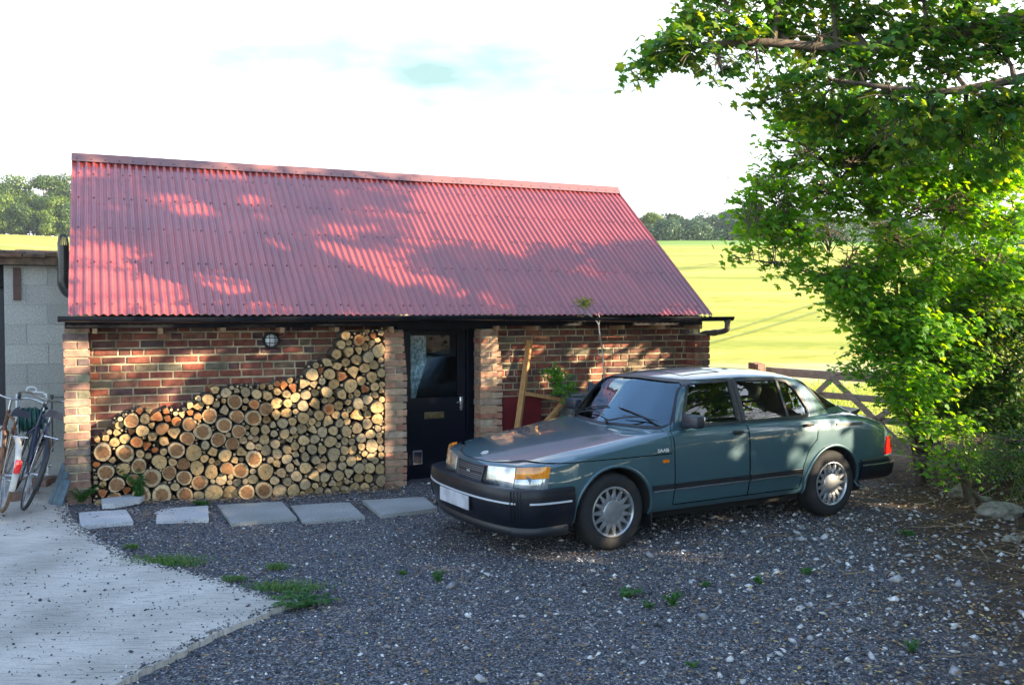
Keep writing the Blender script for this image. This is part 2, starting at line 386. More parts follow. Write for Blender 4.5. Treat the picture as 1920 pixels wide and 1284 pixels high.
def stones(name, xy, size, mats, seed, flat=.55, lift=.2, kind='stuff', pick=None):
    rg = np.random.default_rng(seed); N = len(xy)
    base = np.array([(1, 0, 0), (.25, .95, .1), (-.8, .6, -.05), (-.85, -.5, .1), (.2, -.95, -.1), (.2, .1, 1), (0, 0, -1)], float)
    F = []
    for i in range(5): F += [(i, (i+1) % 5, 5), ((i+1) % 5, i, 6)]
    F = np.array(F); V = base[None]*(1+rg.uniform(-.3, .3, (N, 7, 3)))
    s = size[:, None]*np.stack([rg.uniform(.8, 1.4, N), rg.uniform(.6, 1., N), np.full(N, flat)*rg.uniform(.7, 1.3, N)], 1)
    V = V*s[:, None, :]; a = rg.uniform(0, 6.28, N); c, sn = np.cos(a), np.sin(a)
    tl = rg.uniform(-.5, .5, N); V = V.copy(); V[..., 2] += V[..., 0]*tl[:, None]
    X = V[..., 0]*c[:, None]-V[..., 1]*sn[:, None]; Y = V[..., 0]*sn[:, None]+V[..., 1]*c[:, None]
    Z = V[..., 2]+(gz(xy[:, 0], xy[:, 1])+size*lift)[:, None]
    P = np.stack([X+xy[:, :1], Y+xy[:, 1:2], Z], -1).reshape(-1, 3)
    FF = (F[None]+(np.arange(N)*7)[:, None, None]).reshape(-1, 3)
    o = trimesh(name, P, FF, mats)
    return tag(o, kind=kind)
rg = np.random.default_rng(3)
def ground_pts(n, px=(0, 1920), py=(905, 1284), extra=30, power=1.):
    u = rg.uniform(px[0]-extra, px[1]+extra, n); v = py[0]+(py[1]+10-py[0])*rg.uniform(0, 1, n)**power
    a = (u-960)/FOC; b = (642-v)/FOC; c, s = math.cos(PITCH), math.sin(PITCH)
    t = -CAMH/(-s+b*c); return np.stack([a*t, (c+b*s)*t], 1)
gravel = ramp_mat('gravel_stone', [(0, (.020, .021, .025)), (.30, (.072, .073, .083)), (.56, (.17, .17, .182)), (.78, (.28, .275, .275)), (.90, (.17, .12, .08)), (.95, (.52, .52, .52)), (1, (.78, .76, .72))], .7, noise=.2, nscale=90, bump=.15, bscale=120)
# an even spread per square metre over the area the gravel covers
nA = 150000
xy = np.stack([rg.uniform(-4.6, 6.2, nA), rg.uniform(3.9, 11.2, nA)], 1)
keep = ~in_poly(xy[:, 0], xy[:, 1], drive_poly) & (np.abs(xy[:, 0])/xy[:, 1] < .60) & (rg.uniform(0, 1, nA) < np.clip((6.6/xy[:, 1])**1.5, 0, 1))
xy = xy[keep]
wallside = (-(xy[:, 0]+4.2871)*math.sin(.4177)+(xy[:, 1]-8.8709)*math.cos(.4177))
xy = xy[wallside < .1]
soilf = smooth(1.9, 3.2, xy[:, 0]-.22*(xy[:, 1]-4.7)+.25*np.sin(xy[:, 1]*3)); xy = xy[rg.uniform(0, 1, len(xy)) > soilf*.88]
sz = .0062*np.exp(rg.normal(0, .38, len(xy)))*(1+.35*smooth(-.5, 3.5, xy[:, 0]))
stones('gravel_stones', xy, np.clip(sz, .003, .024), gravel, 5)
# larger pale flints lying about
n = 1500; xy2 = np.stack([rg.uniform(-1, 5.6, n), rg.uniform(4.4, 10.4, n)], 1)
xy2 = xy2[(~in_poly(xy2[:, 0], xy2[:, 1], drive_poly)) & (rg.uniform(0, 1, n) < .2+.8*smooth(0, 3.5, xy2[:, 0]))]
flint = ramp_mat('flint', [(0, (.2, .2, .22)), (.5, (.42, .41, .40)), (1, (.66, .65, .63))], .75, noise=.25, nscale=40)
stones('pale_flints', xy2, rg.uniform(.010, .03, len(xy2))*np.where(rg.uniform(0, 1, len(xy2)) < .08, 1.7, 1), flint, 8)
# grit and a few pebbles strayed on the concrete
n = 2600; xy3 = np.stack([rg.uniform(-4.6, -1.3, n), rg.uniform(4.5, 9, n)], 1); xy3 = xy3[in_poly(xy3[:, 0], xy3[:, 1], drive_poly)]
o = stones('loose_grit', xy3, np.clip(.0045*np.exp(rg.normal(0, .5, len(xy3))), .002, .016), mat('dark_grit', (.06, .06, .07), .8, var=.4), 9)
o.location.z = .038
# gravel spilling over the broken edge of the slab
k_ = rg.integers(0, 330, 3600); ed = np.array(pts[:330]); xe = ed[k_ % len(ed)]+rg.normal(0, .045, (3600, 2)); ins = in_poly(xe[:, 0], xe[:, 1], drive_poly)
o = stones('edge_gravel', xe[ins], np.clip(.006*np.exp(rg.normal(0, .4, ins.sum())), .002, .016), gravel, 19); o.location.z = .037
# fallen dead leaves
def litter(name, xy, smin, smax, m, seed, dz=.012):
    g = np.random.default_rng(seed); N = len(xy); s = g.uniform(smin, smax, N); a = g.uniform(0, 6.28, N)
    b = np.array([(-1, 0, 0), (-.2, -.55, .15), (.9, 0, .25), (-.1, .55, .1)])
    V = b[None]*s[:, None, None]; V[..., 2] *= g.uniform(-1, 2.0, (N, 1)); c, sn = np.cos(a)[:, None], np.sin(a)[:, None]
    X = V[..., 0]*c-V[..., 1]*sn+xy[:, :1]; Y = V[..., 0]*sn+V[..., 1]*c+xy[:, 1:2]; Z = V[..., 2]+gz(xy[:, 0], xy[:, 1])[:, None]+dz
    return tag(quadmesh(name, np.stack([X, Y, Z], -1), 4, m), kind='stuff')
dead = ramp_mat('dead_leaf', [(0, (.10, .05, .025)), (.5, (.22, .12, .05)), (.85, (.38, .24, .09)), (1, (.45, .36, .12))], .8, noise=.2)
n = 22000; q = np.stack([rg.uniform(-4, 6.5, n), rg.uniform(4.3, 11, n)], 1)
pr = .34+.66*smooth(.3, 3.2, q[:, 0]-.22*(q[:, 1]-4.7)); wq = (-(q[:, 0]+4.2871)*math.sin(.4177)+(q[:, 1]-8.8709)*math.cos(.4177))
q = q[(rg.uniform(0, 1, n) < pr) & (~in_poly(q[:, 0], q[:, 1], drive_poly) | (rg.uniform(0, 1, n) < .06)) & (wq < .12)]
litter('leaf_litter', q, .007, .022, dead, 11, dz=.02)
# twigs and dry stalks at the foot of the bank
mb = MB()
for i in range(650):
    x = rnd.uniform(2.2, 6.2); y = rnd.uniform(5.0, 10.6)
    if rnd.random() > .10+.9*float(smooth(2.4, 3.8, x-.22*(y-4.7))): continue
    l = rnd.uniform(.08, .5); a = rnd.uniform(0, 6.28) if rnd.random() < .4 else rnd.gauss(.3, .5); up_ = rnd.uniform(0, .25)
    P = [Vector((x+math.cos(a)*l*t, y+math.sin(a)*l*t+rnd.uniform(-.02, .02), gzf(x+math.cos(a)*l*t, y+math.sin(a)*l*t)+.02+up_*l*t)) for t in (0, .33, .66, 1)]
    mb.tube(P, [rnd.uniform(.002, .006)]*3+[.0015], 4)
tag(mb.build('dry_twigs', ramp_mat('dry_twig', [(0, (.07, .045, .03)), (.6, (.15, .105, .065)), (1, (.30, .23, .15))], .85), fix=False), kind='stuff')
# rubble and chalk lumps at the bank
lump = mat('chalk_lump', (.27, .25, .20), .9, col2=(.13, .12, .09), scale=18, bump=1.2, bscale=25)
for i, (px, py, s_, lab) in enumerate([(1555, 0, 0, 0)] and [(1872, 958, .17, 'big mossy chalk boulder half buried in the bank at the right edge'), (1800, 922, .09, 'upright pale flint lump standing at the foot of the hedge'), (1846, 931, .075, 'round pale chalk lump behind the big mossy boulder'), (1898, 1003, .06, 'small chalk lump in front of the big mossy boulder at the right edge')]):
    P = gnd(px, py, .05); bm = bmesh.new(); bmesh.ops.create_icosphere(bm, subdivisions=3, radius=1)
    g = random.Random(i); off = Vector((g.uniform(0, 9), g.uniform(0, 9), 0))
    from mathutils import noise as mn
    for v in bm.verts:
        d = v.co.copy(); k = 1+.35*mn.noise(d*1.6+off)+.15*mn.noise(d*4+off); v.co = Vector((d.x*k*s_*1.25, d.y*k*s_, d.z*k*s_*(.62 if i != 1 else 1.2)))
    me = bpy.data.meshes.new('rock'); bm.to_mesh(me); bm.free(); me.materials.append(lump)
    o = bpy.data.objects.new('rock', me); COL.objects.link(o); o.location = (P.x, P.y, gzf(P.x, P.y)+s_*.2); tag(o, lab, 'rock', 'rocks at the foot of the bank')
# ------------------------------------------------------------------ the brick outbuilding
BO, BA = Vector((-4.2871, 8.8709, 0)), .4177
BM = Matrix.Translation(BO) @ Matrix.Rotation(BA, 4, 'Z')
house = thing('brick_outbuilding', 'long low red brick outbuilding with a red corrugated metal roof and dark blue door', 'outbuilding', BO, BA)
brick_red = ramp_mat('red_brick', [(0, (.075, .035, .032)), (.2, (.19, .060, .042)), (.42, (.26, .078, .048)), (.56, (.13, .055, .048)), (.72, (.075, .046, .052)), (.84, (.32, .13, .075)), (.93, (.17, .11, .07)), (1, (.13, .12, .085))], .88, stain=(.11, .085, .06), noise=.42, nscale=14, bump=.5, bscale=70)
brick_buff = ramp_mat('buff_brick', [(0, (.38, .22, .15)), (.3, (.46, .27, .17)), (.55, (.33, .13, .085)), (.72, (.42, .30, .20)), (.88, (.22, .15, .12)), (1, (.50, .38, .27))], .88, noise=.35, nscale=16, bump=.6, bscale=60, stain=(.20, .15, .11), stscale=4)
brick_grey = ramp_mat('weathered_brick', [(0, (.22, .14, .11)), (.3, (.30, .17, .12)), (.5, (.13, .10, .10)), (.7, (.33, .22, .16)), (.85, (.25, .23, .14)), (1, (.16, .13, .13))], .9, noise=.35, nscale=12, bump=.6, bscale=60)
mortar = mat('lime_mortar', (.56, .47, .31), .95, col2=(.20, .18, .11), scale=5, bump=1.0, bscale=70)
CR = .079
def bk(mb, a, b, mi=0):
    """one slightly worn brick: a box with its face edges pulled in"""
    x0, y0, z0 = a; x1, y1, z1 = b; c = .005; j = lambda s=.0028: rnd.uniform(-s, s)
    F = [(x0+c+j(), y0+j(), z0+c+j()), (x1-c+j(), y0+j(), z0+c+j()), (x1-c+j(), y0+j(), z1-c+j()), (x0+c+j(), y0+j(), z1-c+j())]
    G = [(x0+j(), y0+.008, z0+j()), (x1+j(), y0+.008, z0+j()), (x1+j(), y0+.008, z1+j()), (x0+j(), y0+.008, z1+j())]
    H = [(x0, y1, z0), (x1, y1, z0), (x1, y1, z1), (x0, y1, z1)]
    mb.add(F+G+H, [(0, 1, 2, 3)]+[(i+k*4, i+4+k*4, (i+1) % 4+4+k*4, (i+1) % 4+k*4) for k in (0, 1) for i in range(4)]+[(11, 10, 9, 8)], mi)
def brick_panel(mb, u0, u1, z0, z1, y, M=None):
    m2 = MB(); n = int(round((z1-z0)/CR)); m2.box((u0, y+.010, z0), (u1, y+.11, z1), 1)
    for k in range(n):
        z = z0+k*CR+rnd.uniform(-.002, .002); x = u0-rnd.uniform(0, .2)
        hdr = k % 4 == 2
        while x < u1:
            w = .105 if rnd.random() < (.45 if hdr else .16) else .212+rnd.uniform(-.006, .006)
            a, b = max(x, u0), min(x+w, u1)
            if b-a > .03:
                rec = rnd.uniform(-.004, .004); bk(m2, (a, y+rec, z+.0075), (b, y+.03, z+CR-.0075))
            x += w+.015
    k = len(mb.v); mb.v += [tuple(M @ Vector(p)) for p in m2.v] if M else m2.v; mb.f += [tuple(i+k for i in f) for f in m2.f]; mb.m += m2.m
ZE = 1.893; ZT = 22.5*CR
w1 = MB(); brick_panel(w1, .20, 3.30, -.10, 1.875, .21); w1.build('wall', [brick_red, mortar], house, fix=False)
w2 = MB(); brick_panel(w2, 4.42, 7.30, -.10, 1.875, .21)
w2.build('wall', [brick_red, mortar], house, fix=False)
# gable walls and the back wall close the building
gb = MB()
for gx, s in ((.085, 1), (7.455, -1)):
    gb.prism([(.24, -.1), (3.96, -.1), (3.96, 1.86), (2.08, 3.50), (.24, 1.9)], gx if s > 0 else gx-.2, gx+.2 if s > 0 else gx, 1, ax='x')
gb.box((.2, 3.8, -.1), (7.26, 4.0, 1.9), 1)
gb.build('wall', [brick_red, mortar], house)
w4 = MB(); Mg = Matrix.Translation((7.456, 0, 0)) @ Matrix.Rotation(math.pi/2, 4, 'Z')
brick_panel(w4, .22, 3.95, -.10, 1.86, -.012, Mg); w4.build('wall', [brick_red, mortar], house, fix=False)
# inner lining so that the room behind the door glass is dim
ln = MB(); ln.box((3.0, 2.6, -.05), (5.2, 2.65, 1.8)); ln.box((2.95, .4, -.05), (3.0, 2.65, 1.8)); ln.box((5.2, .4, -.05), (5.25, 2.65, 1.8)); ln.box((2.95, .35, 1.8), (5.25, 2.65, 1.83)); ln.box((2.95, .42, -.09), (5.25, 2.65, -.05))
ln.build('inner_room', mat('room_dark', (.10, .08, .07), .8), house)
def pillar(x0, x1, m, ztop, narrow=0, seed=0):
    g = random.Random(seed); mb = MB(); mb.box((x0+.014, .012, -.12), (x1-.014-narrow, .21, ztop-.01), 1)
    n = int(round((ztop+.1)/CR))
    for k in range(n):
        z = -.1+k*CR; xr = x1-(narrow if z > 1.42 else narrow*.3*max(0, (z-1.2)/.2) if z > 1.2 else 0)
        dx = g.uniform(-.006, .006); rec = g.uniform(-.007, .007)
        if k % 2 == 0 or g.random() < .15: bk(mb, (x0+dx, rec, z+.006), (xr+dx, .205, z+CR-.006))
        else:
            xm = (x0+xr)/2+g.uniform(-.01, .01)
            bk(mb, (x0+dx, rec, z+.006), (xm-.006, .205, z+CR-.006)); bk(mb, (xm+.006, rec+g.uniform(-.004, .004), z+.006), (xr+dx, .205, z+CR-.006))
    return mb.build('pillar', [m, mortar], house, fix=False)
tag(pillar(0, .231, brick_grey, 1.80, 0, 1), 'weathered end pillar beside the block shed')
tag(pillar(3.165, 3.42, brick_buff, 1.74, .03, 2), 'buff brick pillar between the log pile and the door')
tag(pillar(4.296, 4.569, brick_buff, 1.74, .05, 3), 'buff brick pillar right of the door')
pillar(7.235, 7.465, brick_red, 1.66, 0, 4)
# ragged brick toothing above the pillar right of the door
# roof: corrugated sheets on both slopes
roof_m = bpy.data.materials.new('red_roof_paint'); roof_m.use_nodes = True; t = roof_m.node_tree; p = t.nodes['Principled BSDF']
p.inputs['Roughness'].default_value = .3; p.inputs['Specular IOR Level'].default_value = .6; p.inputs['Coat Weight'].default_value = 1.; p.inputs['Coat Roughness'].default_value = .14; p.inputs['Coat IOR'].default_value = 1.7
tcn = t.nodes.new('ShaderNodeTexCoord'); n1 = t.nodes.new('ShaderNodeTexNoise'); n1.inputs['Scale'].default_value = 1.6; n1.inputs['Detail'].default_value = 7
t.links.new(tcn.outputs['Object'], n1.inputs[0]); mr = t.nodes.new('ShaderNodeMapRange'); mr.inputs[1].default_value = .35; mr.inputs[2].default_value = .65; t.links.new(n1.outputs[0], mr.inputs[0])
mxn = t.nodes.new('ShaderNodeMix'); mxn.data_type = 'RGBA'; mxn.inputs[6].default_value = (.37, .058, .042, 1); mxn.inputs[7].default_value = (.28, .048, .038, 1); t.links.new(mr.outputs[0], mxn.inputs[0])
n2 = t.nodes.new('ShaderNodeTexNoise'); n2.inputs['Scale'].default_value = 60; n2.inputs['Detail'].default_value = 6; n2.inputs['Scale'].default_value = 16; mpn = t.nodes.new('ShaderNodeMapping'); mpn.inputs['Scale'].default_value = (1, .09, .09); t.links.new(tcn.outputs['Object'], mpn.inputs[0]); t.links.new(mpn.outputs[0], n2.inputs[0])
mr2 = t.nodes.new('ShaderNodeMapRange'); mr2.inputs[1].default_value = .3; mr2.inputs[2].default_value = .7; mr2.inputs[3].default_value = .80; mr2.inputs[4].default_value = 1.14; t.links.new(n2.outputs[0], mr2.inputs[0])
hs = t.nodes.new('ShaderNodeHueSaturation'); t.links.new(mr2.outputs[0], hs.inputs['Value']); t.links.new(mxn.outputs[2], hs.inputs['Color']); t.links.new(hs.outputs[0], p.inputs['Base Color'])
mr3 = t.nodes.new('ShaderNodeMapRange'); mr3.inputs[3].default_value = .26; mr3.inputs[4].default_value = .42; t.links.new(n1.outputs[0], mr3.inputs[0]); t.links.new(mr3.outputs[0], p.inputs['Roughness'])
screw_m = mat('roof_screw', (.10, .03, .03), .5)
X0, X1 = .054, 7.31; WP = .0764
E0, RG = Vector((0, -.25, ZE)), Vector((0, 2.08, 3.706))
def slope_sheet(e0, rg_, screws=True):
    mb = MB(); d = rg_-e0; nrm = d.cross(Vector((1, 0, 0))).normalized(); nrm = nrm if nrm.z > 0 else -nrm
    nx = int((X1-X0)/WP*10); rows = 14; V = []
    for j in range(rows+1):
        for i in range(nx+1):
            x = X0+(X1-X0)*i/nx; ph = (x-X0)/WP
            lap = .004*((ph % 8.5)/8.5)+.0015*math.sin(x*1.3+j*.9)+.002*math.sin(j*1.1)
            tt = j/rows; k = -.012*math.sin(math.pi*x/7.4) if j == 0 else 0
            V.append(e0+d*tt+Vector((x, 0, 0))+nrm*(.0125*math.cos(2*math.pi*ph)+lap)+d.normalized()*(.004*math.sin(int(ph/8.5)*2.3) if j == 0 else 0))
    F = [(j*(nx+1)+i, j*(nx+1)+i+1, (j+1)*(nx+1)+i+1, (j+1)*(nx+1)+i) for j in range(rows) for i in range(nx)]
    mb.add(V, F, 0)
    if screws:
        for fr in (.05, .29, .5, .70, .875):
            k = 0; ph = 1.
            while ph*WP < X1-X0:
                c = e0+d*(fr+rnd.uniform(-.002, .002))+Vector((X0+ph*WP, 0, 0))+nrm*.0125
                a = Vector((1, 0, 0)); b = d.normalized()
                ring = [c+(a*math.cos(t_)+b*math.sin(t_))*.0105 for t_ in [i*math.pi/3 for i in range(6)]]; top = [q+nrm*.008 for q in ring]
                mb.add(ring+top, [(i, (i+1) % 6, (i+1) % 6+6, i+6) for i in range(6)]+[(6, 7, 8, 9, 10, 11)], 1)
                k += 1; ph += 1 if k % 5 == 4 else 2
    return mb
def merge(mb, m2, dm=0):
    k = len(mb.v); mb.v += m2.v; mb.f += [tuple(i+k for i in f) for f in m2.f]; mb.m += [i+dm for i in m2.m]
rf = slope_sheet(E0, RG); rb = slope_sheet(Vector((0, 4.41, ZE)), RG-Vector((0, 0, .004)), False); merge(rf, rb)
roof = rf.build('roof', [roof_m, screw_m], house, smooth_ang=60, fix=False)
# ridge capping in three lapped lengths
rc = MB(); d = (RG-E0).normalized(); dback = Vector((0, -d.y, d.z))
for k, (a, b) in enumerate(((X0-.005, 2.43), (2.40, 4.80), (4.77, X1+.01))):
    up_ = Vector((0, 0, .022+.0035*k)); P = [RG-d*.112+Vector((0, -.012, .010))+up_*.4, RG-d*.108+up_, RG+Vector((0, 0, .035))+up_, RG-dback*.15+up_]
    V = [Vector((x, 0, 0))+q for x in (a, (a+b)/2, b) for q in P]; F = [(i*4+j, i*4+j+1, i*4+j+5, i*4+j+4) for i in range(2) for j in range(3)]
    rc.add(V, F, 0)
    x = a+.06
    while x < b-.03:
        c = RG-d*.075+up_*1.15+Vector((x, 0, 0)); nrm = Vector((0, -d.z, d.y))
        rc.add([c+Vector((.011*math.cos(q), 0, 0))+d*.011*math.sin(q)+nrm*h for h in (0, .007) for q in [i*math.pi/3 for i in range(6)]], [(i, (i+1) % 6, (i+1) % 6+6, i+6) for i in range(6)]+[(6, 7, 8, 9, 10, 11)], 1); x += .15
rc.build('ridge_cap', [mat('ridge_sky_red', (.24, .10, .085), .35, col2=(.17, .09, .085), scale=3, coat=.6), screw_m], roof, fix=False)  # the roof's red, greyed here to stand in for reflected sky
vg = MB()      # thin folded verge trims
for xx in (X0-.004, X1+.002):
    vg.add([E0+Vector((xx, 0, .012)), RG+Vector((xx, 0, .012)), RG+Vector((xx, 0, -.03)), E0+Vector((xx, 0, -.02))], [(0, 1, 2, 3)])
vg.build('verge_trim', roof_m, roof, fix=False)
# timber under the eaves
blackw = mat('black_painted_wood', (.006, .006, .009), .6, spec=.2, var=.4, scale=8)
fb = MB(); fb.box((.02, -.06, 1.765), (7.30, -.03, 1.88)); fb.box((.02, -.03, 1.80), (7.30, .21, 1.82)); fb.build('fascia_board', blackw, house)
lt = MB(); lt.box((3.30, -.028, 1.735), (4.43, .36, 1.80)); lt.build('lintel', blackw, house)
wood_tan = mat('raw_pine', (.42, .26, .14), .75, col2=(.30, .18, .10), scale=10, bump=.4, stretch=(1, 6, 6))
for x in (.28, .87, 1.46, 2.05, 2.62, 3.22, 4.47, 4.97, 6.12, 6.70, 7.25):
    r_ = MB(); r_.box((x-.022, -.10, 1.715+rnd.uniform(-.01, .01)), (x+.022, .24, 1.764), jit=.002); r_.build('rafter_end', wood_tan, house)
# gutter: half round on brackets, with its outlet and offset pipe at the right end
gut = MB(); gp = []; n = 40
black_pl = mat('black_gutter', (.010, .011, .016), .28, spec=.6, var=.3, scale=3)
def half(x, r, zc): return [(x, -.31+r*math.cos(a), zc+r*math.sin(a)) for a in [math.pi+math.pi*i/10 for i in range(11)]]
V = []; 
for i in range(n+1):
    x = -.03+7.60*i/n; zc = 1.882-.010*math.sin(i/n*math.pi*3)-.012*i/n; V += half(x, .054, zc)+half(x, .049, zc)[::-1]
F = [(i*22+j, i*22+(j+1) % 22, (i+1)*22+(j+1) % 22, (i+1)*22+j) for i in range(n) for j in range(22)]
gut.add(V, F); gut.add(half(-.03, .054, 1.882), [tuple(range(11))]); gut.add(half(7.57, .054, 1.870), [tuple(range(11))])
gtr = gut.build('gutter', black_pl, house, smooth_ang=40, fix=False)
for x in (.5, 1.5, 2.5, 3.5, 4.5, 5.5, 6.4, 7.2):
    j = MB(); j.add([Vector(q) for q in half(x-.02, .058, 1.879)+half(x+.02, .058, 1.879)], [(i, i+1, i+12, i+11) for i in range(10)]); j.build('bracket', black_pl, gtr, smooth_ang=40)
dp = MB(); dp.tube(bez([(7.50, -.31, 1.84), (7.50, -.31, 1.76), (7.50, -.28, 1.70), (7.47, -.10, 1.665), (7.43, .06, 1.655), (7.41, .14, 1.60), (7.41, .15, 1.4)], 6), .034, 12)
dp.tube([(7.47, -.12, 1.668), (7.455, -.06, 1.663)], .041, 12); dp.tube([(7.50, -.31, 1.84), (7.50, -.31, 1.795)], .042, 12)
dp.build('downpipe', mat('brown_pipe', (.11, .085, .07), .5, var=.4, scale=6), gtr, smooth_ang=50)
# door
navy = mat('navy_door_paint', (.0045, .0055, .012), .32, spec=.3, var=.3, scale=3, bump=.1)
DY = .37
frm = MB(); frm.box((3.42, .31, -.06), (3.545, .43, 1.765)); frm.box((4.255, .31, -.06), (4.42, .43, 1.765)); frm.box((3.545, .31, 1.715), (4.255, .43, 1.765)); frm.build('door_frame', navy, house)
dr = MB(); g0, g1, z0, z1 = 3.58, 4.165, .915, 1.675
dr.box((3.548, DY, -.02), (3.58, DY+.045, 1.712)); dr.box((4.165, DY, -.02), (4.252, DY+.045, 1.712)); dr.box((g0, DY, -.02), (g1, DY+.045, z0)); dr.box((g0, DY, z1), (g1, DY+.045, 1.712))
for a, b in (((g0, DY-.006, z0), (g1, DY, z0+.02)), ((g0, DY-.006, z1-.018), (g1, DY, z1)), ((g1-.016, DY-.006, z0+.02), (g1, DY, z1-.018))): dr.box(a, b)
dr.box((3.60, DY-.004, -.01), (4.23, DY, .13))
door = dr.build('door', navy, house)
def glass_mat(name, tint, refl=1.5, rough=.0, gcol=(1, 1, 1)):
    m = bpy.data.materials.new(name); m.use_nodes = True; t = m.node_tree; t.nodes.remove(t.nodes['Principled BSDF'])
    tr = t.nodes.new('ShaderNodeBsdfTransparent'); tr.inputs[0].default_value = (*tint, 1); gl = t.nodes.new('ShaderNodeBsdfGlossy'); gl.inputs['Roughness'].default_value = rough; gl.inputs['Color'].default_value = (*gcol, 1)
    fr = t.nodes.new('ShaderNodeFresnel'); fr.inputs[0].default_value = refl; ms = t.nodes.new('ShaderNodeMixShader')
    t.links.new(fr.outputs[0], ms.inputs[0]); t.links.new(tr.outputs[0], ms.inputs[1]); t.links.new(gl.outputs[0], ms.inputs[2]); t.links.new(ms.outputs[0], t.nodes['Material Output'].inputs[0])
    return m
gp_ = MB(); gp_.box((g0, DY+.018, z0), (g1, DY+.022, z1)); gp_.build('door_glass', glass_mat('door_glass', (.85, .88, .9)), door)
h = MB(); chrome = mat('brushed_chrome', (.6, .6, .62), .25, metal=.9, var=.1)
h.bbox((4.180, DY-.008, .77), (4.222, DY, .93), .004); h.tube([(4.20, DY-.006, .875), (4.20, DY-.05, .875), (4.12, DY-.052, .870)], .009, 10); h.cyl((4.20, DY-.012, .80), (4.20, DY-.006, .80), .009, 10)
h.build('door_handle', chrome, door, smooth_ang=40)
ls = MB(); brass = mat('dull_brass', (.20, .15, .07), .4, metal=.6, var=.4, scale=30)
ls.bbox((3.745, DY-.008, .690), (3.985, DY, .768), .006); ls.bbox((3.775, DY-.014, .708), (3.955, DY-.007, .750), .004); ls.build('letter_slot', brass, door)
cf = MB(); cf.bbox((3.60, DY-.012, .17), (3.715, DY, .33), .012, 0); cf.bbox((3.612, DY-.015, .185), (3.703, DY-.011, .315), .008, 1); cf.build('cat_flap', [mat('flap_rim', (.16, .17, .19), .4), mat('flap_dark', (.02, .02, .03), .3)], door)
th = MB(); th.box((3.42, -.02, -.12), (4.42, .43, -.025)); th.box((3.425, -.42, -.14), (4.5, -.022, -.045)); th.build('threshold', mat('step_concrete', (.27, .29, .29), .9, var=.35, scale=8, bump=.5), house)

def in_house(name, mb, mats, label, cat, group=None, sa=None, y=None):
    """a thing of its own standing in the building's frame of reference"""
    o = mb.build(name, mats, None, sa); o.location = BO; o.rotation_euler = (0, 0, BA); return tag(o, label, cat, group)
mt = MB(); mt.bbox((3.70, -.36, -.044), (4.36, .02, -.026), .004, M=None)
for i in range(16): mt.box((3.72+i*.04, -.35, -.026), (3.738+i*.04, .01, -.020))
in_house('doormat', mt, mat('black_rubber', (.014, .014, .016), .8), 'black ribbed rubber doormat on the concrete doorstep', 'doormat')
# curtain hanging inside the glass
cu = MB(); V = []; nx_, nz_ = 60, 30
for j in range(nz_+1):
    f = j/nz_; wv = .235*(1-.55*smooth(.35, 1., f)) if j > 0 else .235
    for i in range(nx_+1):
        u = i/nx_; x = 3.565+wv*u+.03*f*(1-f); V.append((x, DY+.085+.020*math.sin(u*26+.6*math.sin(f*3)), 1.69-.80*f))
cu.add(V, [(j*(nx_+1)+i, j*(nx_+1)+i+1, (j+1)*(nx_+1)+i+1, (j+1)*(nx_+1)+i) for j in range(nz_) for i in range(nx_)])
cum = mat('leafy_curtain_cloth', (.72, .76, .78), .9, col2=(.16, .34, .30), scale=26, detail=1)
in_house('curtain', cu, cum, 'pale curtain with a blue green leaf pattern behind the door glass', 'curtain', sa=60)
# things seen dimly in the room
nb = MB(); nb.bbox((3.86, 1.25, 1.36), (3.92, 1.27, 1.62), .002); in_house('paper_note', nb, mat('paper_yellow', (.55, .42, .16), .8), 'narrow yellow paper note hanging inside behind the door glass', 'note')

# bulkhead lamp
lo = BM @ Vector((1.983, .21, 1.625)); lamp = thing('wall_lamp', 'round bulkhead lamp with a black cage on the brick wall above the log pile', 'wall lamp', lo, BA)
blk = mat('black_cast_metal', (.012, .013, .015), .45, bump=.1)
m = MB(); m.lathe([(.0, .0), (.088, .0), (.088, -.030), (.080, -.042), (.068, -.044), (.066, -.03)], 32); 
for a in (0, math.pi): m.bbox((.080*math.cos(a)-.016, -.012, -.012), (.080*math.cos(a)+.016, 0, .012), .003)
m.build('lamp_base', blk, lamp, 40)
m = MB(); m.lathe([(.066, -.03), (.064, -.048), (.052, -.066), (.030, -.078), (.001, -.083)], 32)
gm_ = mat('frosted_lamp_glass', (.72, .75, .78), .12, spec=.8, bump=.3, bscale=40); m.build('lamp_glass', gm_, lamp, 60)
m = MB()
for k in (-.026, .026):
    r_ = math.sqrt(.07**2-k*k)
    m.tube([(k, -.044-.048*math.sin(a), r_*math.cos(a)) for a in [math.pi*i/12 for i in range(13)]], .0038, 6)
    m.tube([(r_*math.cos(a), -.046-.048*math.sin(a), k) for a in [math.pi*i/12 for i in range(13)]], .0038, 6)
m.tube([(.072*math.cos(a), -.046, .072*math.sin(a)) for a in [2*math.pi*i/32 for i in range(32)]], .006, 6, closed=True)
m.build('lamp_cage', blk, lamp, 60)
m = MB(); m.tube([BM.inverted() @ BM @ Vector(q) for q in [(.08, -.008, .03), (.14, -.006, .05), (.16, -.006, .12), (.16, -.006, .14)]], .004, 5); m.build('cable', mat('grey_cable', (.3, .3, .3), .6), lamp)

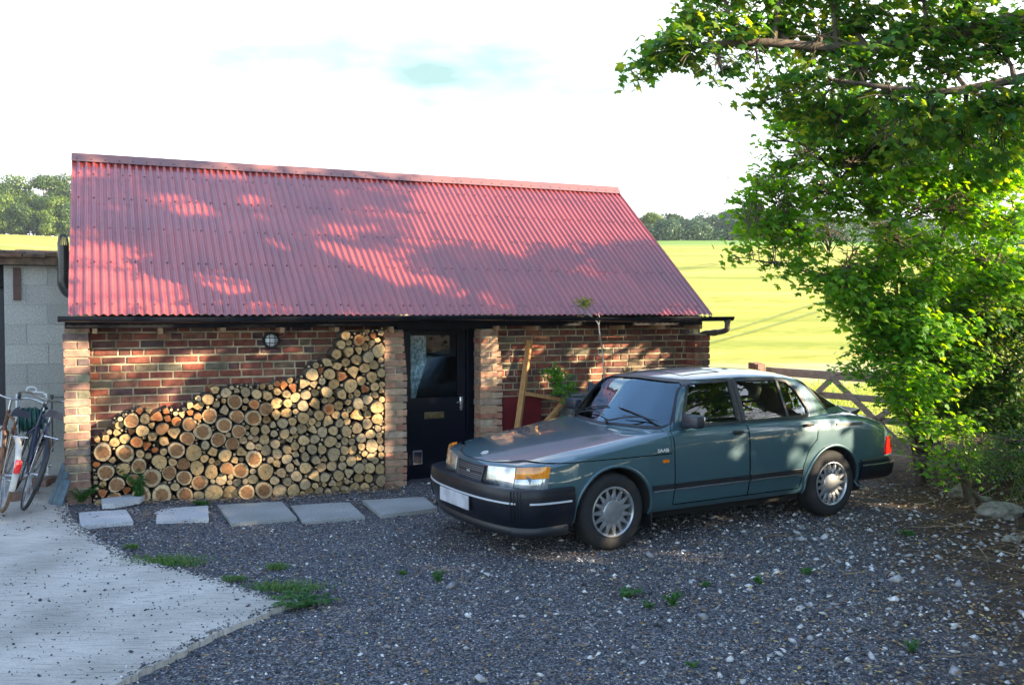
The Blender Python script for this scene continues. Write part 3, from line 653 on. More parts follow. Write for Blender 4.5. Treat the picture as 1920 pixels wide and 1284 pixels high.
# ------------------------------------------------------------------ the stacked logs
def outline(x):
    return float(np.interp(x, [.25, .37, .45, .62, 1.06, 1.22, 1.53, 2.0, 2.23, 2.35, 2.6, 2.66, 3.15], [.73, .76, .90, .97, .96, 1.08, 1.18, 1.19, 1.24, 1.38, 1.46, 1.68, 1.76]))
g = random.Random(21)
def rad_for(x, z):
    if x < .85 and z < .62: return g.choice([.03, .035, .045, .055, .07, .085, .095, .04])
    if .75 < x < 1.85 and z < .95-.12*abs(x-1.3):
        return g.uniform(.055, .092) if g.random() < .7 else g.uniform(.022, .048)
    if x > 1.75 and z < 1.0:
        return g.uniform(.032, .062) if g.random() < .9 else g.uniform(.06, .075)
    if x > 1.9: return g.uniform(.022, .06) if z > 0 else 0
    return g.uniform(.018, .042) if g.random() < .84 else g.uniform(.048, .07)
cx_, cz_, cr_ = [.31], [.06], [.06]; XL, XR = .245, 3.155
def floor_(x): return .045-.03*x
misses = 0
while misses < 60 and len(cx_) < 520:
    ax, az, ar = np.array(cx_), np.array(cz_), np.array(cr_)
    def cands(r):
        P = []
        d = ar+r; dz_ = (floor_(ax)+r)-az; ok = np.abs(dz_) < d
        for s_ in (-1, 1): P.append(np.stack([ax[ok]+s_*np.sqrt(d[ok]**2-dz_[ok]**2), (floor_(ax)+r)[ok]], 1))
        for wx in (XL+r, XR-r):
            dx = wx-ax; ok = np.abs(dx) < d; P.append(np.stack([np.full(ok.sum(), wx), az[ok]+np.sqrt(d[ok]**2-dx[ok]**2)], 1))
        I, J = np.triu_indices(len(ax), 1); dx = ax[J]-ax[I]; dz_ = az[J]-az[I]; D = np.hypot(dx, dz_)
        ok = (D < ar[I]+ar[J]+2*r) & (D > 1e-4); I, J, dx, dz_, D = I[ok], J[ok], dx[ok], dz_[ok], D[ok]
        r1, r2 = ar[I]+r, ar[J]+r; a = (r1**2-r2**2+D**2)/(2*D); h2 = r1**2-a**2; ok = h2 > 0
        I, dx, dz_, D, a, h_ = I[ok], dx[ok], dz_[ok], D[ok], a[ok], np.sqrt(h2[ok])
        for s_ in (-1, 1): P.append(np.stack([ax[I]+a*dx/D-s_*h_*dz_/D, az[I]+a*dz_/D+s_*h_*dx/D], 1))
        P = np.concatenate(P); ok = (P[:, 0] > XL+r-1e-4) & (P[:, 0] < XR-r+1e-4) & (P[:, 1] >= floor_(P[:, 0])+r-.004)
        P = P[ok]; top = np.interp(P[:, 0], [.25, .37, .45, .62, 1.06, 1.22, 1.53, 2.0, 2.23, 2.35, 2.6, 2.66, 3.15], [.73, .76, .90, .97, .96, 1.08, 1.18, 1.19, 1.24, 1.38, 1.46, 1.68, 1.76])
        top = top+.045*np.sin(P[:, 0]*17)*np.sin(P[:, 0]*7+1); P = P[P[:, 1]+r < top+.01]
        if not len(P): return None
        dd = np.hypot(P[:, :1]-ax[None], P[:, 1:]-az[None])-ar[None]-r
        P = P[dd.min(1) > -.0015]
        return P if len(P) else None
    P = cands(.022)
    if P is None: break
    k = np.argmin(P[:, 1]+np.array([g.uniform(0, .05) for _ in range(len(P))])); r = rad_for(P[k, 0], P[k, 1])
    Q = cands(r)
    if Q is None: misses += 1; continue
    dq = np.abs(Q[:, 0]-P[k, 0])*.5+Q[:, 1]; q = Q[np.argmin(dq)]
    cx_.append(q[0]); cz_.append(q[1]); cr_.append(r)
# small sticks pushed into the gaps
for _ in range(9000):
    x = g.uniform(XL+.01, XR-.01); z = g.uniform(.0, 1.75); ax, az, ar = np.array(cx_), np.array(cz_), np.array(cr_)
    room = min(float((np.hypot(ax-x, az-z)-ar).min()), x-XL, XR-x, outline(x)-z, z-floor_(x))
    if room > .010: cx_.append(x); cz_.append(z); cr_.append(min(room, .035))
logs = sorted(zip(cx_, cz_, cr_), key=lambda q: -q[2])
print('logs', len(logs), 'smallest single', logs[min(299, len(logs)-1)][2])
def end_mat(name, rim, heart, ring, split=.45):
    m = bpy.data.materials.new(name); m.use_nodes = True; t = m.node_tree; p = t.nodes['Principled BSDF']; p.inputs['Roughness'].default_value = .85; p.inputs['Specular IOR Level'].default_value = .2
    N = t.nodes.new; K = t.links.new
    tcn = N('ShaderNodeTexCoord'); sp = N('ShaderNodeSeparateXYZ'); K(tcn.outputs['Object'], sp.inputs[0]); cb = N('ShaderNodeCombineXYZ'); K(sp.outputs[0], cb.inputs[0]); K(sp.outputs[2], cb.inputs[1])
    ln_ = N('ShaderNodeVectorMath'); ln_.operation = 'LENGTH'; K(cb.outputs[0], ln_.inputs[0])
    nz_ = N('ShaderNodeTexNoise'); nz_.inputs['Scale'].default_value = 14; nz_.inputs['Detail'].default_value = 4; K(tcn.outputs['Object'], nz_.inputs[0])
    ad = N('ShaderNodeMath'); ad.operation = 'MULTIPLY_ADD'; ad.inputs[1].default_value = .030; K(nz_.outputs[0], ad.inputs[0]); K(ln_.outputs['Value'], ad.inputs[2])
    sb = N('ShaderNodeMath'); sb.operation = 'SUBTRACT'; sb.inputs[1].default_value = .015; K(ad.outputs[0], sb.inputs[0])
    r = N('ShaderNodeMapRange'); r.inputs[1].default_value = split; r.inputs[2].default_value = split+.008; K(sb.outputs[0], r.inputs[0])
    mx_ = N('ShaderNodeMix'); mx_.data_type = 'RGBA'; mx_.inputs[6].default_value = (*heart, 1); mx_.inputs[7].default_value = (*rim, 1); K(r.outputs[0], mx_.inputs[0])
    wv = N('ShaderNodeMath'); wv.operation = 'SINE'; ml = N('ShaderNodeMath'); ml.operation = 'MULTIPLY'; ml.inputs[1].default_value = 900; K(sb.outputs[0], ml.inputs[0]); K(ml.outputs[0], wv.inputs[0])
    q = N('ShaderNodeMapRange'); q.inputs[1].default_value = -1; q.inputs[2].default_value = 1; q.inputs[3].default_value = 1-ring; q.inputs[4].default_value = 1+ring*.5; K(wv.outputs[0], q.inputs[0])
    oi = N('ShaderNodeObjectInfo'); oq = N('ShaderNodeMapRange'); oq.inputs[3].default_value = .72; oq.inputs[4].default_value = 1.2; K(oi.outputs['Random'], oq.inputs[0])
    mm = N('ShaderNodeMath'); mm.operation = 'MULTIPLY'; K(q.outputs[0], mm.inputs[0]); K(oq.outputs[0], mm.inputs[1])
    n4 = N('ShaderNodeTexNoise'); n4.inputs['Scale'].default_value = 45; n4.inputs['Detail'].default_value = 6; K(tcn.outputs['Object'], n4.inputs[0]); q4 = N('ShaderNodeMapRange'); q4.inputs[1].default_value = .3; q4.inputs[2].default_value = .7; q4.inputs[3].default_value = .75; q4.inputs[4].default_value = 1.2; K(n4.outputs[0], q4.inputs[0])
    m5 = N('ShaderNodeMath'); m5.operation = 'MULTIPLY'; K(mm.outputs[0], m5.inputs[0]); K(q4.outputs[0], m5.inputs[1])
    # radial drying cracks, different on each log
    an = N('ShaderNodeMath'); an.operation = 'ARCTAN2'; K(sp.outputs[0], an.inputs[0]); K(sp.outputs[2], an.inputs[1])
    ov = N('ShaderNodeMath'); ov.operation = 'MULTIPLY'; ov.inputs[1].default_value = 60; K(oi.outputs['Random'], ov.inputs[0]); ca = N('ShaderNodeMath'); ca.operation = 'MULTIPLY_ADD'; ca.inputs[1].default_value = 2.2; K(an.outputs[0], ca.inputs[0]); K(ov.outputs[0], ca.inputs[2])
    n1d = N('ShaderNodeTexNoise'); n1d.noise_dimensions = '1D'; n1d.inputs['Scale'].default_value = 2.2; n1d.inputs['Detail'].default_value = 3; K(ca.outputs[0], n1d.inputs['W'])
    cq = N('ShaderNodeMapRange'); cq.inputs[1].default_value = .655; cq.inputs[2].default_value = .69; cq.inputs[3].default_value = 1; cq.inputs[4].default_value = .3; K(n1d.outputs[0], cq.inputs[0])
    m6 = N('ShaderNodeMath'); m6.operation = 'MULTIPLY'; K(m5.outputs[0], m6.inputs[0]); K(cq.outputs[0], m6.inputs[1]); m5 = m6
    hs_ = N('ShaderNodeHueSaturation'); K(m5.outputs[0], hs_.inputs['Value']); K(mx_.outputs[2], hs_.inputs['Color']); K(hs_.outputs[0], p.inputs['Base Color'])
    b = N('ShaderNodeBump'); b.inputs['Strength'].default_value = .4; b.inputs['Distance'].default_value = .003; K(n4.outputs[0], b.inputs['Height']); K(b.outputs[0], p.inputs['Normal'])
    return m
ENDS = {'pale': end_mat('log_end_pale', (.48, .33, .16), (.42, .27, .13), .08, .01), 'greyish': end_mat('log_end_grey', (.41, .30, .17), (.35, .25, .14), .10, .012),
        'tan': end_mat('log_end_tan', (.50, .32, .14), (.38, .21, .09), .08, .012), 'orange': end_mat('log_end_orange', (.46, .22, .09), (.38, .13, .045), .10, .03),
        'brown hearted': end_mat('log_end_heart', (.52, .38, .21), (.27, .135, .06), .16, .055)}
bark = mat('log_bark', (.13, .10, .07), .95, col2=(.055, .045, .035), scale=14, bump=1.4, bscale=35, objrand=.35)
def log_mesh(r, split, seed, y0, y1):
    g_ = random.Random(seed); n = 8 if r < .02 else 14; mb = MB(); ph = g_.uniform(0, 6.28); el = g_.uniform(0, .13); a2 = g_.uniform(0, 3.14)
    rr = []
    for i in range(n):
        a = 2*math.pi*i/n; k = 1+.055*math.sin(2*a+ph)+.045*math.sin(3*a+ph*2)+el*(math.cos(2*(a-a2))-1)*.5+g_.uniform(-.02, .02)
        rr.append(r*k)
    if split:    # a split billet: three to five flat cleft sides
        ns = g_.choice([3, 4, 5]); an = sorted(g_.uniform(0, 6.28) for _ in range(ns)); an = [ph+6.28*i/ns+g_.uniform(-.35, .35) for i in range(ns)]
        for i in range(n):
            a = 2*math.pi*i/n; rr[i] = r*1.12*min([1.0]+[(.62+.1*math.sin(s_))/max(.2, math.cos(a-s_)) for s_ in an])*(1+g_.uniform(-.05, .05))
    tx, tz = g_.uniform(-.03, .03), g_.uniform(-.03, .03)
    bv = min(.004, r*.1); rings = [(y0, .0), (y0, 1-bv/r), (y0+bv, 1), (y0+.09, 1.02), (y1, 1)]
    V = [Vector((0, y0+g_.uniform(-.002, .004), 0))]
    for y, k in rings[1:]:
        V += [Vector((rr[i]*k*math.cos(2*math.pi*i/n)+tx*(y-y0), y+(.0 if y > y0 else g_.uniform(-.003, .003)), rr[i]*k*math.sin(2*math.pi*i/n)+tz*(y-y0))) for i in range(n)]
    F = [(0, 1+i, 1+(i+1) % n) for i in range(n)]; M_ = [0]*n
    for j in range(3):
        F += [(1+j*n+i, 1+(j+1)*n+i, 1+(j+1)*n+(i+1) % n, 1+j*n+(i+1) % n) for i in range(n)]; M_ += [(1 if not split else (0 if g_.random() < .5 else 1)) if j else 1]*n
    F.append(tuple(1+3*n+i for i in range(n))); M_.append(1)
    mb.add(V, F); mb.m = M_; return mb
stuff = MB(); zone_x = lambda x: 'left' if x < .95 else ('middle' if x < 2.1 else 'right'); cnt = {}
entries = []
for k, (x, z, r) in enumerate(logs):
    split = (x < .95 and g.random() < .5) or (z > .75*outline(x) and g.random() < .42) or g.random() < .14
    if r > .062 and x < 2.0: c = 'brown hearted' if g.random() < .8 else 'tan'
    elif x > 1.7 and z < .75: c = g.choice(['greyish', 'pale', 'greyish', 'pale', 'greyish'])
    elif z > .6*outline(x) and g.random() < .16: c = 'orange'
    elif x < .95: c = g.choice(['tan', 'tan', 'pale', 'orange'])
    else: c = g.choice(['pale', 'tan', 'pale', 'greyish', 'tan'])
    y0 = -.035+g.uniform(-.055, .045)-(.03 if r > .06 else 0)
    if split and c == 'brown hearted': split = False
    entries.append([k, x, z, r, split, c, y0])
def place_word(x, z):
    o_ = outline(x); v = 'bottom' if z < .14 else ('lower' if z < .42*o_ else ('upper' if z < .82*o_ else 'top'))
    h_ = 'far left' if x < .62 else 'left' if x < 1.0 else 'left of centre' if x < 1.45 else 'centre' if x < 1.9 else 'right of centre' if x < 2.35 else 'right' if x < 2.8 else 'far right'
    return v, h_
for k, x, z, r, split, c, y0 in entries:
    if k < 300:
        o = log_mesh(r*1.02, split, 1000+k, y0, .195).build('log', [ENDS[c], bark], None, 35)
        o.location = BM @ Vector((x, 0, z)); o.rotation_euler = (0, 0, BA)
        size = 'largest' if False else ('big' if r > .066 else 'medium' if r > .042 else 'small' if r > .028 else 'thin')
        v, h_ = place_word(x, z); where = {'bottom': 'in the bottom layer, %s', 'lower': 'low in the stack, %s', 'upper': 'high in the stack, %s', 'top': 'along the top of the stack, %s'}[v] % h_
        tag(o, '%s %s %s %s' % (size, c, 'split log' if split else 'round log', where), 'log', 'logs stacked against the brick wall')
    else:
        m2 = log_mesh(r*1.05, False, 1000+k, y0, .19); kk = len(stuff.v)
        stuff.v += [(p_[0]+x, p_[1], p_[2]+z) for p_ in m2.v]; stuff.f += [tuple(i+kk for i in f) for f in m2.f]; stuff.m += m2.m
o = stuff.build('thin_sticks', [mat('stick_end', (.46, .33, .18), .85, var=.3, island=.3), bark], None, 35, fix=False); o.location = BO; o.rotation_euler = (0, 0, BA); tag(o, kind='stuff')
# chips and bark crumbs along the foot of the stack
n = 700; lx = rg.uniform(.25, 3.3, n); ly = rg.uniform(-.30, .0, n)**1; q = np.stack([BO.x+lx*math.cos(BA)-ly*math.sin(BA), BO.y+lx*math.sin(BA)+ly*math.cos(BA)], 1)
litter('wood_chips', q, .008, .03, ramp_mat('wood_chip', [(0, (.16, .09, .04)), (.5, (.36, .22, .11)), (1, (.5, .36, .2))], .9), 12, dz=.02)

# ------------------------------------------------------------------ paving slabs
slab_c = bpy.data.materials.new('slab_concrete'); slab_c.use_nodes = True; concrete_mat(slab_c, (.34, .345, .34), (.24, .245, .23), False)
slab_w = bpy.data.materials.new('pale_slab_concrete'); slab_w.use_nodes = True; concrete_mat(slab_w, (.50, .51, .52), (.40, .41, .42), False)
SL = [([(148, 968), (236, 961), (250, 983), (150, 993)], slab_w, 'pale concrete paving slab at the left end of the row below the end pillar', .03),
      ([(293, 954), (390, 947), (391, 971), (293, 979)], slab_w, 'pale square paving slab second from the left in the row', .03),
      ([(408, 944), (528, 937), (556, 966), (434, 977)], slab_c, 'large grey paving slab in the middle of the row below the log pile', .045),
      ([(545, 943), (655, 938), (684, 964), (568, 973)], slab_c, 'darker grey paving slab second from the right in the row', .04),
      ([(680, 935), (795, 929), (820, 950), (715, 962)], slab_c, 'grey paving slab at the right end of the row in front of the doorstep', .05)]
for P, m, lab, h_ in SL:
    P = [gnd(a, b, .05) for a, b in P]; c = sum(P, Vector())/4; loc = Vector((c.x, c.y, gzf(c.x, c.y)-.022))
    bm = bmesh.new(); lo_ = [bm.verts.new((p_.x-c.x, p_.y-c.y, 0)) for p_ in P]; hi = [bm.verts.new((p_.x-c.x, p_.y-c.y, h_+.012)) for p_ in P]
    bm.faces.new(lo_[::-1]); bm.faces.new(hi); [bm.faces.new((lo_[i], lo_[(i+1) % 4], hi[(i+1) % 4], hi[i])) for i in range(4)]
    bmesh.ops.recalc_face_normals(bm, faces=bm.faces[:])
    bmesh.ops.subdivide_edges(bm, edges=[e for e in bm.edges if e.calc_length() > .1], cuts=6, use_grid_fill=True)
    for v in bm.verts:
        v.co += Vector([rnd.uniform(-.0025, .0025) for _ in range(3)])
    me = bpy.data.meshes.new('slab'); bm.to_mesh(me); bm.free(); me.materials.append(m); me.polygons.foreach_set('use_smooth', [True]*len(me.polygons)); me.set_sharp_from_angle(angle=R(50))
    o = bpy.data.objects.new('paving_slab', me); COL.objects.link(o); o.location = loc; o.rotation_euler = (rnd.uniform(-.012, .012), rnd.uniform(-.012, .012), 0); tag(o, lab, 'paving slab', 'paving slabs in a row below the wall')
mb = MB(); P = [gnd(a, b, .05) for a, b in [(190, 950), (240, 941), (272, 943), (262, 950), (215, 959), (192, 960)]]; c = sum(P, Vector())/6
mb.prism([(p_.x-c.x, p_.y-c.y) for p_ in P], 0, .05, ax='z'); o = mb.build('broken_slab', slab_w); o.location = (c.x, c.y, gzf(c.x, c.y)+.01); tag(o, 'broken piece of pale paving slab lying behind the leftmost slab', 'paving slab')

# ------------------------------------------------------------------ things leaning on the right hand bay
timber = mat('sawn_timber', (.48, .26, .095), .75, col2=(.34, .17, .06), scale=7, bump=.3, stretch=(6, 6, 1.2))
red_b = mat('dark_red_board_paint', (.17, .012, .016), .45, var=.25, scale=6)
b1 = MB(); b1.bbox((4.63, .13, -.02), (5.13, .155, .93), .004); b1.cyl((5.10, .128, .42), (5.10, .12, .42), .012, 10, 0)
in_house('red_board', b1, red_b, 'flat dark red painted board leaning on the brick wall right of the door', 'board')
def beam(mb, p, q, w=.05, t=.045, mi=0):
    p, q = Vector(p), Vector(q); d = (q-p); l = d.length; M = Matrix.Translation(p) @ d.to_track_quat('Z', 'Y').to_matrix().to_4x4(); mb.bbox((-w/2, -t/2, 0), (w/2, t/2, l), .003, mi, M)
fr = thing('timber_frame', 'brown sawn timber frame of one tall leaning post with two short braces', 'timber frame', BO, BA)
def part(name, fn, m, root, sa=None):
    mb = MB(); fn(mb); return mb.build(name, m, root, sa)
def bl(px, py, o):
    """point of the photo on the plane o metres behind the front of the outbuilding, in the building's frame"""
    Mi = BM.inverted(); a = Mi @ Vector((0, 0, CAMH)); d = Mi.to_3x3() @ ray(px, py); t = (o-a.y)/d.y; return a+d*t
q1, q2 = bl(993, 638, .15), bl(970, 806, -.02); q0 = q2+(q2-q1)*(q2.z/(q1.z-q2.z))
part('post', lambda b: beam(b, q0, q1, .066, .05), timber, fr)
part('brace', lambda b: beam(b, bl(984, 737, .03), bl(1062, 751, .06), .060, .045), timber, fr)
part('brace', lambda b: beam(b, bl(985, 835, -.20), bl(1062, 748, .0), .060, .045), timber, fr)
gb_ = thing('garden_crate', 'grey plastic box with a blue grey metal frame beside the windscreen of the car', 'box', BM @ Vector((bl(1066, 760, -.08).x, -.08, 0)), BA)
gp2 = mat('grey_plastic', (.16, .18, .18), .5, var=.3); part('box_body', lambda b: b.bbox((.0, -.1, 0), (.62, .24, .93), .02), gp2, gb_)
part('box_lid', lambda b: b.bbox((-.02, -.12, .932), (.64, .26, .965), .012), gp2, gb_)
def fr_(b):
    b.bbox((.19, -.16, .0), (.24, -.125, 1.10), .006); b.bbox((.19, -.155, 1.03), (.52, -.13, 1.08), .005); b.bbox((.47, -.16, .0), (.52, -.125, 1.10), .006)
part('metal_frame', fr_, mat('blue_grey_metal', (.08, .12, .15), .45, var=.3), gb_)
# ------------------------------------------------------------------ the car.  local x runs rearward from the front axle, -y is the side facing the drive
CARO = Vector((.4121, 8.1242, 0)); CARA = .5202
car = thing('parked_car', 'old dark green four door saloon car parked on the gravel in front of the outbuilding', 'car', CARO, CARA)
paint = bpy.data.materials.new('dark_green_paint'); paint.use_nodes = True; t = paint.node_tree; p = t.nodes['Principled BSDF']
p.inputs['Base Color'].default_value = (.035, .068, .062, 1); p.inputs['Metallic'].default_value = .2; p.inputs['Roughness'].default_value = .4; p.inputs['Coat Weight'].default_value = 1.0; p.inputs['Coat IOR'].default_value = 1.55; p.inputs['Coat Roughness'].default_value = .07
tcn = t.nodes.new('ShaderNodeTexCoord'); n1 = t.nodes.new('ShaderNodeTexNoise'); n1.inputs['Scale'].default_value = 3; n1.inputs['Detail'].default_value = 8; t.links.new(tcn.outputs['Object'], n1.inputs[0])
r1 = t.nodes.new('ShaderNodeMapRange'); r1.inputs[1].default_value = .35; r1.inputs[2].default_value = .7; r1.inputs[3].default_value = .015; r1.inputs[4].default_value = .07; t.links.new(n1.outputs[0], r1.inputs[0]); t.links.new(r1.outputs[0], p.inputs['Coat Roughness'])
c1 = t.nodes.new('ShaderNodeMix'); c1.data_type = 'RGBA'; c1.inputs[6].default_value = (.036, .088, .108, 1); c1.inputs[7].default_value = (.044, .098, .118, 1); t.links.new(n1.outputs[0], c1.inputs[0]); t.links.new(c1.outputs[2], p.inputs['Base Color'])
trimb = mat('black_trim', (.014, .015, .018), .45, var=.2); rubber = mat('tyre_rubber', (.016, .016, .017), .85, var=.3, scale=30, bump=.3)
bumpm = mat('bumper_plastic', (.008, .010, .017), .38, spec=.35, var=.3, scale=12); chromec = mat('car_chrome', (.55, .56, .58), .22, metal=.9)
darkin = mat('car_interior', (.020, .019, .018), .8)

def pchip(xs_, ys_, x):
    xs_ = np.array(xs_, float); ys_ = np.array(ys_, float); h = np.diff(xs_); dl = np.diff(ys_)/h; m = np.zeros(len(xs_)); m[0] = dl[0]; m[-1] = dl[-1]
    for i in range(1, len(xs_)-1):
        if dl[i-1]*dl[i] > 0: w1, w2 = 2*h[i]+h[i-1], h[i]+2*h[i-1]; m[i] = (w1+w2)/(w1/dl[i-1]+w2/dl[i])
    x = np.clip(x, xs_[0], xs_[-1]); i = np.clip(np.searchsorted(xs_, x)-1, 0, len(h)-1); t = (x-xs_[i])/h[i]
    return float((1+2*t)*(1-t)**2*ys_[i]+t*(1-t)**2*h[i]*m[i]+t*t*(3-2*t)*ys_[i+1]+t*t*(t-1)*h[i]*m[i+1])
ST = [ # x, ysh, zsh, ztop, yw, zb, bow
 (-.865, .670, .655, .662, .735, .34, .165), (-.845, .700, .690, .700, .755, .30, .165), (-.80, .728, .707, .722, .772, .26, .16), (-.70, .760, .728, .755, .795, .25, .145), (-.40, .785, .772, .815, .828, .25, .095), (0, .785, .826, .868, .842, .25, .04),
 (.35, .778, .880, .905, .846, .25, .01), (.6, .772, .915, .925, .846, .25, 0), (1.0, .765, .937, .940, .847, .25, 0), (2.2, .762, .950, .955, .847, .25, 0), (2.55, .755, .945, .965, .842, .26, 0), (2.83, .735, .935, .985, .835, .28, -.01),
 (3.05, .715, .915, .955, .825, .30, -.03), (3.25, .690, .875, .915, .805, .32, -.06), (3.42, .660, .820, .860, .775, .34, -.09), (3.50, .64, .74, .77, .745, .36, -.11), (3.53, .62, .66, .68, .72, .38, -.12)]
SX = [s_[0] for s_ in ST]
def stat(x): return [pchip(SX, [s_[k] for s_ in ST], x) for k in range(1, 7)]
def body_section(x):
    ysh, zsh, zt, yw, zb, bow = stat(x)
    half = [(0, zb), (yw-.22, zb), (yw-.07, zb+.012), (yw-.035, zb+.05), (yw-.018, zb+.13), (yw-.006, .45+.0), (yw, .56), (yw-.001, .60), (yw-.006, max(.62, zsh-.13)), (yw-.018, max(.635, zsh-.065)), ((ysh+yw-.018)/2+.008, max(.645, zsh-.022)), (ysh, zsh-.002), (ysh-.06, zsh+.010), (.55, zsh+(zt-zsh)*.35+.006), (.38, zsh+(zt-zsh)*.68), (.18, zsh+(zt-zsh)*.93), (0, zt)]
    half = [(y, max(z, zb)) for y, z in half]
    if zsh < .70: half = [(y, min(z, zt)) for y, z in half]
    return half, bow
def loft(sections):
    """sections: list of (x, half profile, bow function) -> closed mesh"""
    mb = MB(); V = []; n = None
    for x, half, bow in sections:
        ring = [(-y, z) for y, z in half]+[(y, z) for y, z in half[-2:0:-1]]
        n = len(ring); V += [Vector((x+bow*(y/.84)**2, y, z)) for y, z in ring]
    F = [(i*n+j, i*n+(j+1) % n, (i+1)*n+(j+1) % n, (i+1)*n+j) for i in range(len(sections)-1) for j in range(n)]
    for base, rev in ((0, True), ((len(sections)-1)*n, False)):      # caps built as strips between the two halves
        h_ = len(sections[0][1])
        for j in range(h_-1):
            a, b = base+j, base+j+1; c, d_ = base+(n-j-1) % n if j+1 <= h_-1 else 0, base+(n-j) % n
            q = [a, b, c, d_]; q = [v for i, v in enumerate(q) if v not in q[:i]]
            if len(q) >= 3: F.append(tuple(q if rev else q[::-1]))
    mb.add(V, F); return mb
xsb = sorted(set([-.865, -.855, -.845, -.82, -.80, -.76]+[round(v, 3) for v in np.arange(-.70, 3.4, .06)]+[3.42, 3.46, 3.50, 3.52, 3.53]))
body_mb = loft([(x, *body_section(x)) for x in xsb])
# cabin
GT = [(.40, .900), (.50, .985), (.62, 1.10), (.74, 1.213), (.82, 1.285), (.88, 1.325), (.98, 1.352), (1.2, 1.378), (1.6, 1.392), (2.0, 1.382), (2.25, 1.352), (2.38, 1.318), (2.50, 1.272), (2.70, 1.19), (2.90, 1.09), (3.04, 1.015), (3.16, .945), (3.2, .92)]
def cabin(inset=0., zlow=.86, floor=None, xshrink=0.):
    secs = []
    for x in [.40, .45, .50, .56, .62, .68, .74, .78, .82, .85, .88, .92, .98, 1.08, 1.2, 1.4, 1.6, 1.8, 2.0, 2.12, 2.25, 2.32, 2.38, 2.44, 2.50, 2.6, 2.7, 2.8, 2.9, 2.98, 3.04, 3.12, 3.2]:
        zt = pchip([q[0] for q in GT], [q[1] for q in GT], x)-inset
        zb = zlow; zt = max(zt, zb+.02)
        tp = pchip([2.2, 2.3, 2.45, 2.6, 2.76, 2.95, 3.2], [0, .004, .025, .065, .12, .17, .22], x) if x > 2.2 else 0.
        ys = lambda z: .752-.395*(max(z, .90)-.93)-inset-tp*min(1, max(0, (z-.86)/.09))
        crown = min(.062, max(.0, (zt-.9)*.25)); zr = zt-crown
        bow = .19*float(smooth(.92, .45, x)) + float(np.interp(x, [2.2, 2.5, 3.04], [0, -.05, -.18]))
        e = ys(zr)
        cr = min(.035, max(.004, (zr-zb)*.25))
        half = [(0, zb), (ys(.9)-.1, zb), (ys(.9), zb+.001), (ys(zb+(zr-zb)*.3), zb+(zr-zb)*.3), (ys(zb+(zr-zb)*.6), zb+(zr-zb)*.6), (ys(zr-cr*1.3), zr-cr*1.3), (ys(zr-cr*.55)-.004, zr-cr*.5), (e-.018, zr-cr*.05), (e-.05, zr+crown*.16), (e-.12, zr+crown*.42), (e-.25, zr+crown*.74), (.12, zr+crown*.97), (0, zt)]
        xx = x
        if xshrink: xx = x+xshrink*float(smooth(1.2, .5, x))-xshrink*1.4*float(smooth(2.0, 3.0, x))
        secs.append((xx, half, bow))
    return loft(secs)
tmpcol = []
def tmp(mb, mats):
    o = mb.build('tmp', mats, None, None); tmpcol.append(o); return o
def boolean(a, cutters, op='DIFFERENCE', solver='EXACT'):
    """a: object; returns a new mesh"""
    for i, c in enumerate(cutters):
        md = a.modifiers.new('b%d' % i, 'BOOLEAN'); md.operation = op; md.object = c; md.solver = solver
    bpy.context.view_layer.update(); dg = bpy.context.evaluated_depsgraph_get(); me = bpy.data.meshes.new_from_object(a.evaluated_get(dg)); a.modifiers.clear(); return me
def obj_of(me, name='tmp', parent=None):
    o = bpy.data.objects.new(name, me); COL.objects.link(o)
    if parent: o.parent = parent
    if name == 'tmp': tmpcol.append(o)
    return o
M2 = [paint, darkin]
A = tmp(body_mb, M2); B = tmp(cabin(), M2); B.location.y = .0
outer = obj_of(boolean(A, [B], 'UNION')); print('union faces', len(outer.data.polygons))
def bvh(me): return BVHTree.FromPolygons([v.co.copy() for v in me.vertices], [tuple(q.vertices) for q in me.polygons])
TREE = bvh(outer.data)
def two(mb): 
    for i in range(len(mb.m)): mb.m[i] = 1
    return mb
inner = tmp(two(cabin(.032, .86, xshrink=.05)), M2)
tubm = MB(); tubm.bbox((.86, -.74, .36), (2.86, .74, .90), .03, 1); tub = tmp(tubm, M2)
cut = [inner, tub]
for ax_x in (0, 2.50):
    for s in (-1, 1):
        w = MB(); y0_, y1_ = (s*.50, s*1.0); w.tube([(ax_x, y0_, .315), (ax_x, y1_, .315)], .362 if ax_x == 0 else .358, 48, 1); w.box((ax_x-.362, min(y0_, y1_)+.001, -.05), (ax_x+.362, max(y0_, y1_)-.001, .30), 1)
        # wheel box joined to the round by union first
        a_ = MB(); a_.tube([(ax_x, y0_, .315), (ax_x, y1_, .315)], .362, 48, 1); cut.append(tmp(a_, M2))
        b_ = MB(); b_.box((ax_x-.355, min(y0_, y1_)+.002, -.05), (ax_x+.355, max(y0_, y1_)-.002, .31), 1); cut.append(tmp(b_, M2))
def off(poly, k=0): return poly
WIN = {'front': [(.775, .957), (.945, 1.285), (.985, 1.292), (1.395, 1.300), (1.395, .960)], 'rear': [(1.495, .962), (1.495, 1.300), (1.97, 1.293), (2.10, 1.270), (2.20, 1.185), (2.275, 1.03), (2.268, .985), (2.23, .968)]}
WS = [(-.665, .948), (-.715, .975), (-.560, 1.285), (-.50, 1.305), (0, 1.318), (.50, 1.305), (.560, 1.285), (.715, .975), (.665, .948), (0, .935)]
RW = [(-.625, .990), (-.665, 1.02), (-.572, 1.245), (-.52, 1.272), (0, 1.292), (.52, 1.272), (.572, 1.245), (.665, 1.02), (.625, .990), (0, .982)]
wc = {}
for s in (-1, 1):
    for k_, pl in WIN.items():
        m_ = MB(); m_.prism(pl, s*.40, s*1.0, 1); wc[(k_, s)] = tmp(m_, M2)
m_ = MB(); m_.prism(WS, .2, .99, 1, ax='x'); wc['ws'] = tmp(m_, M2)
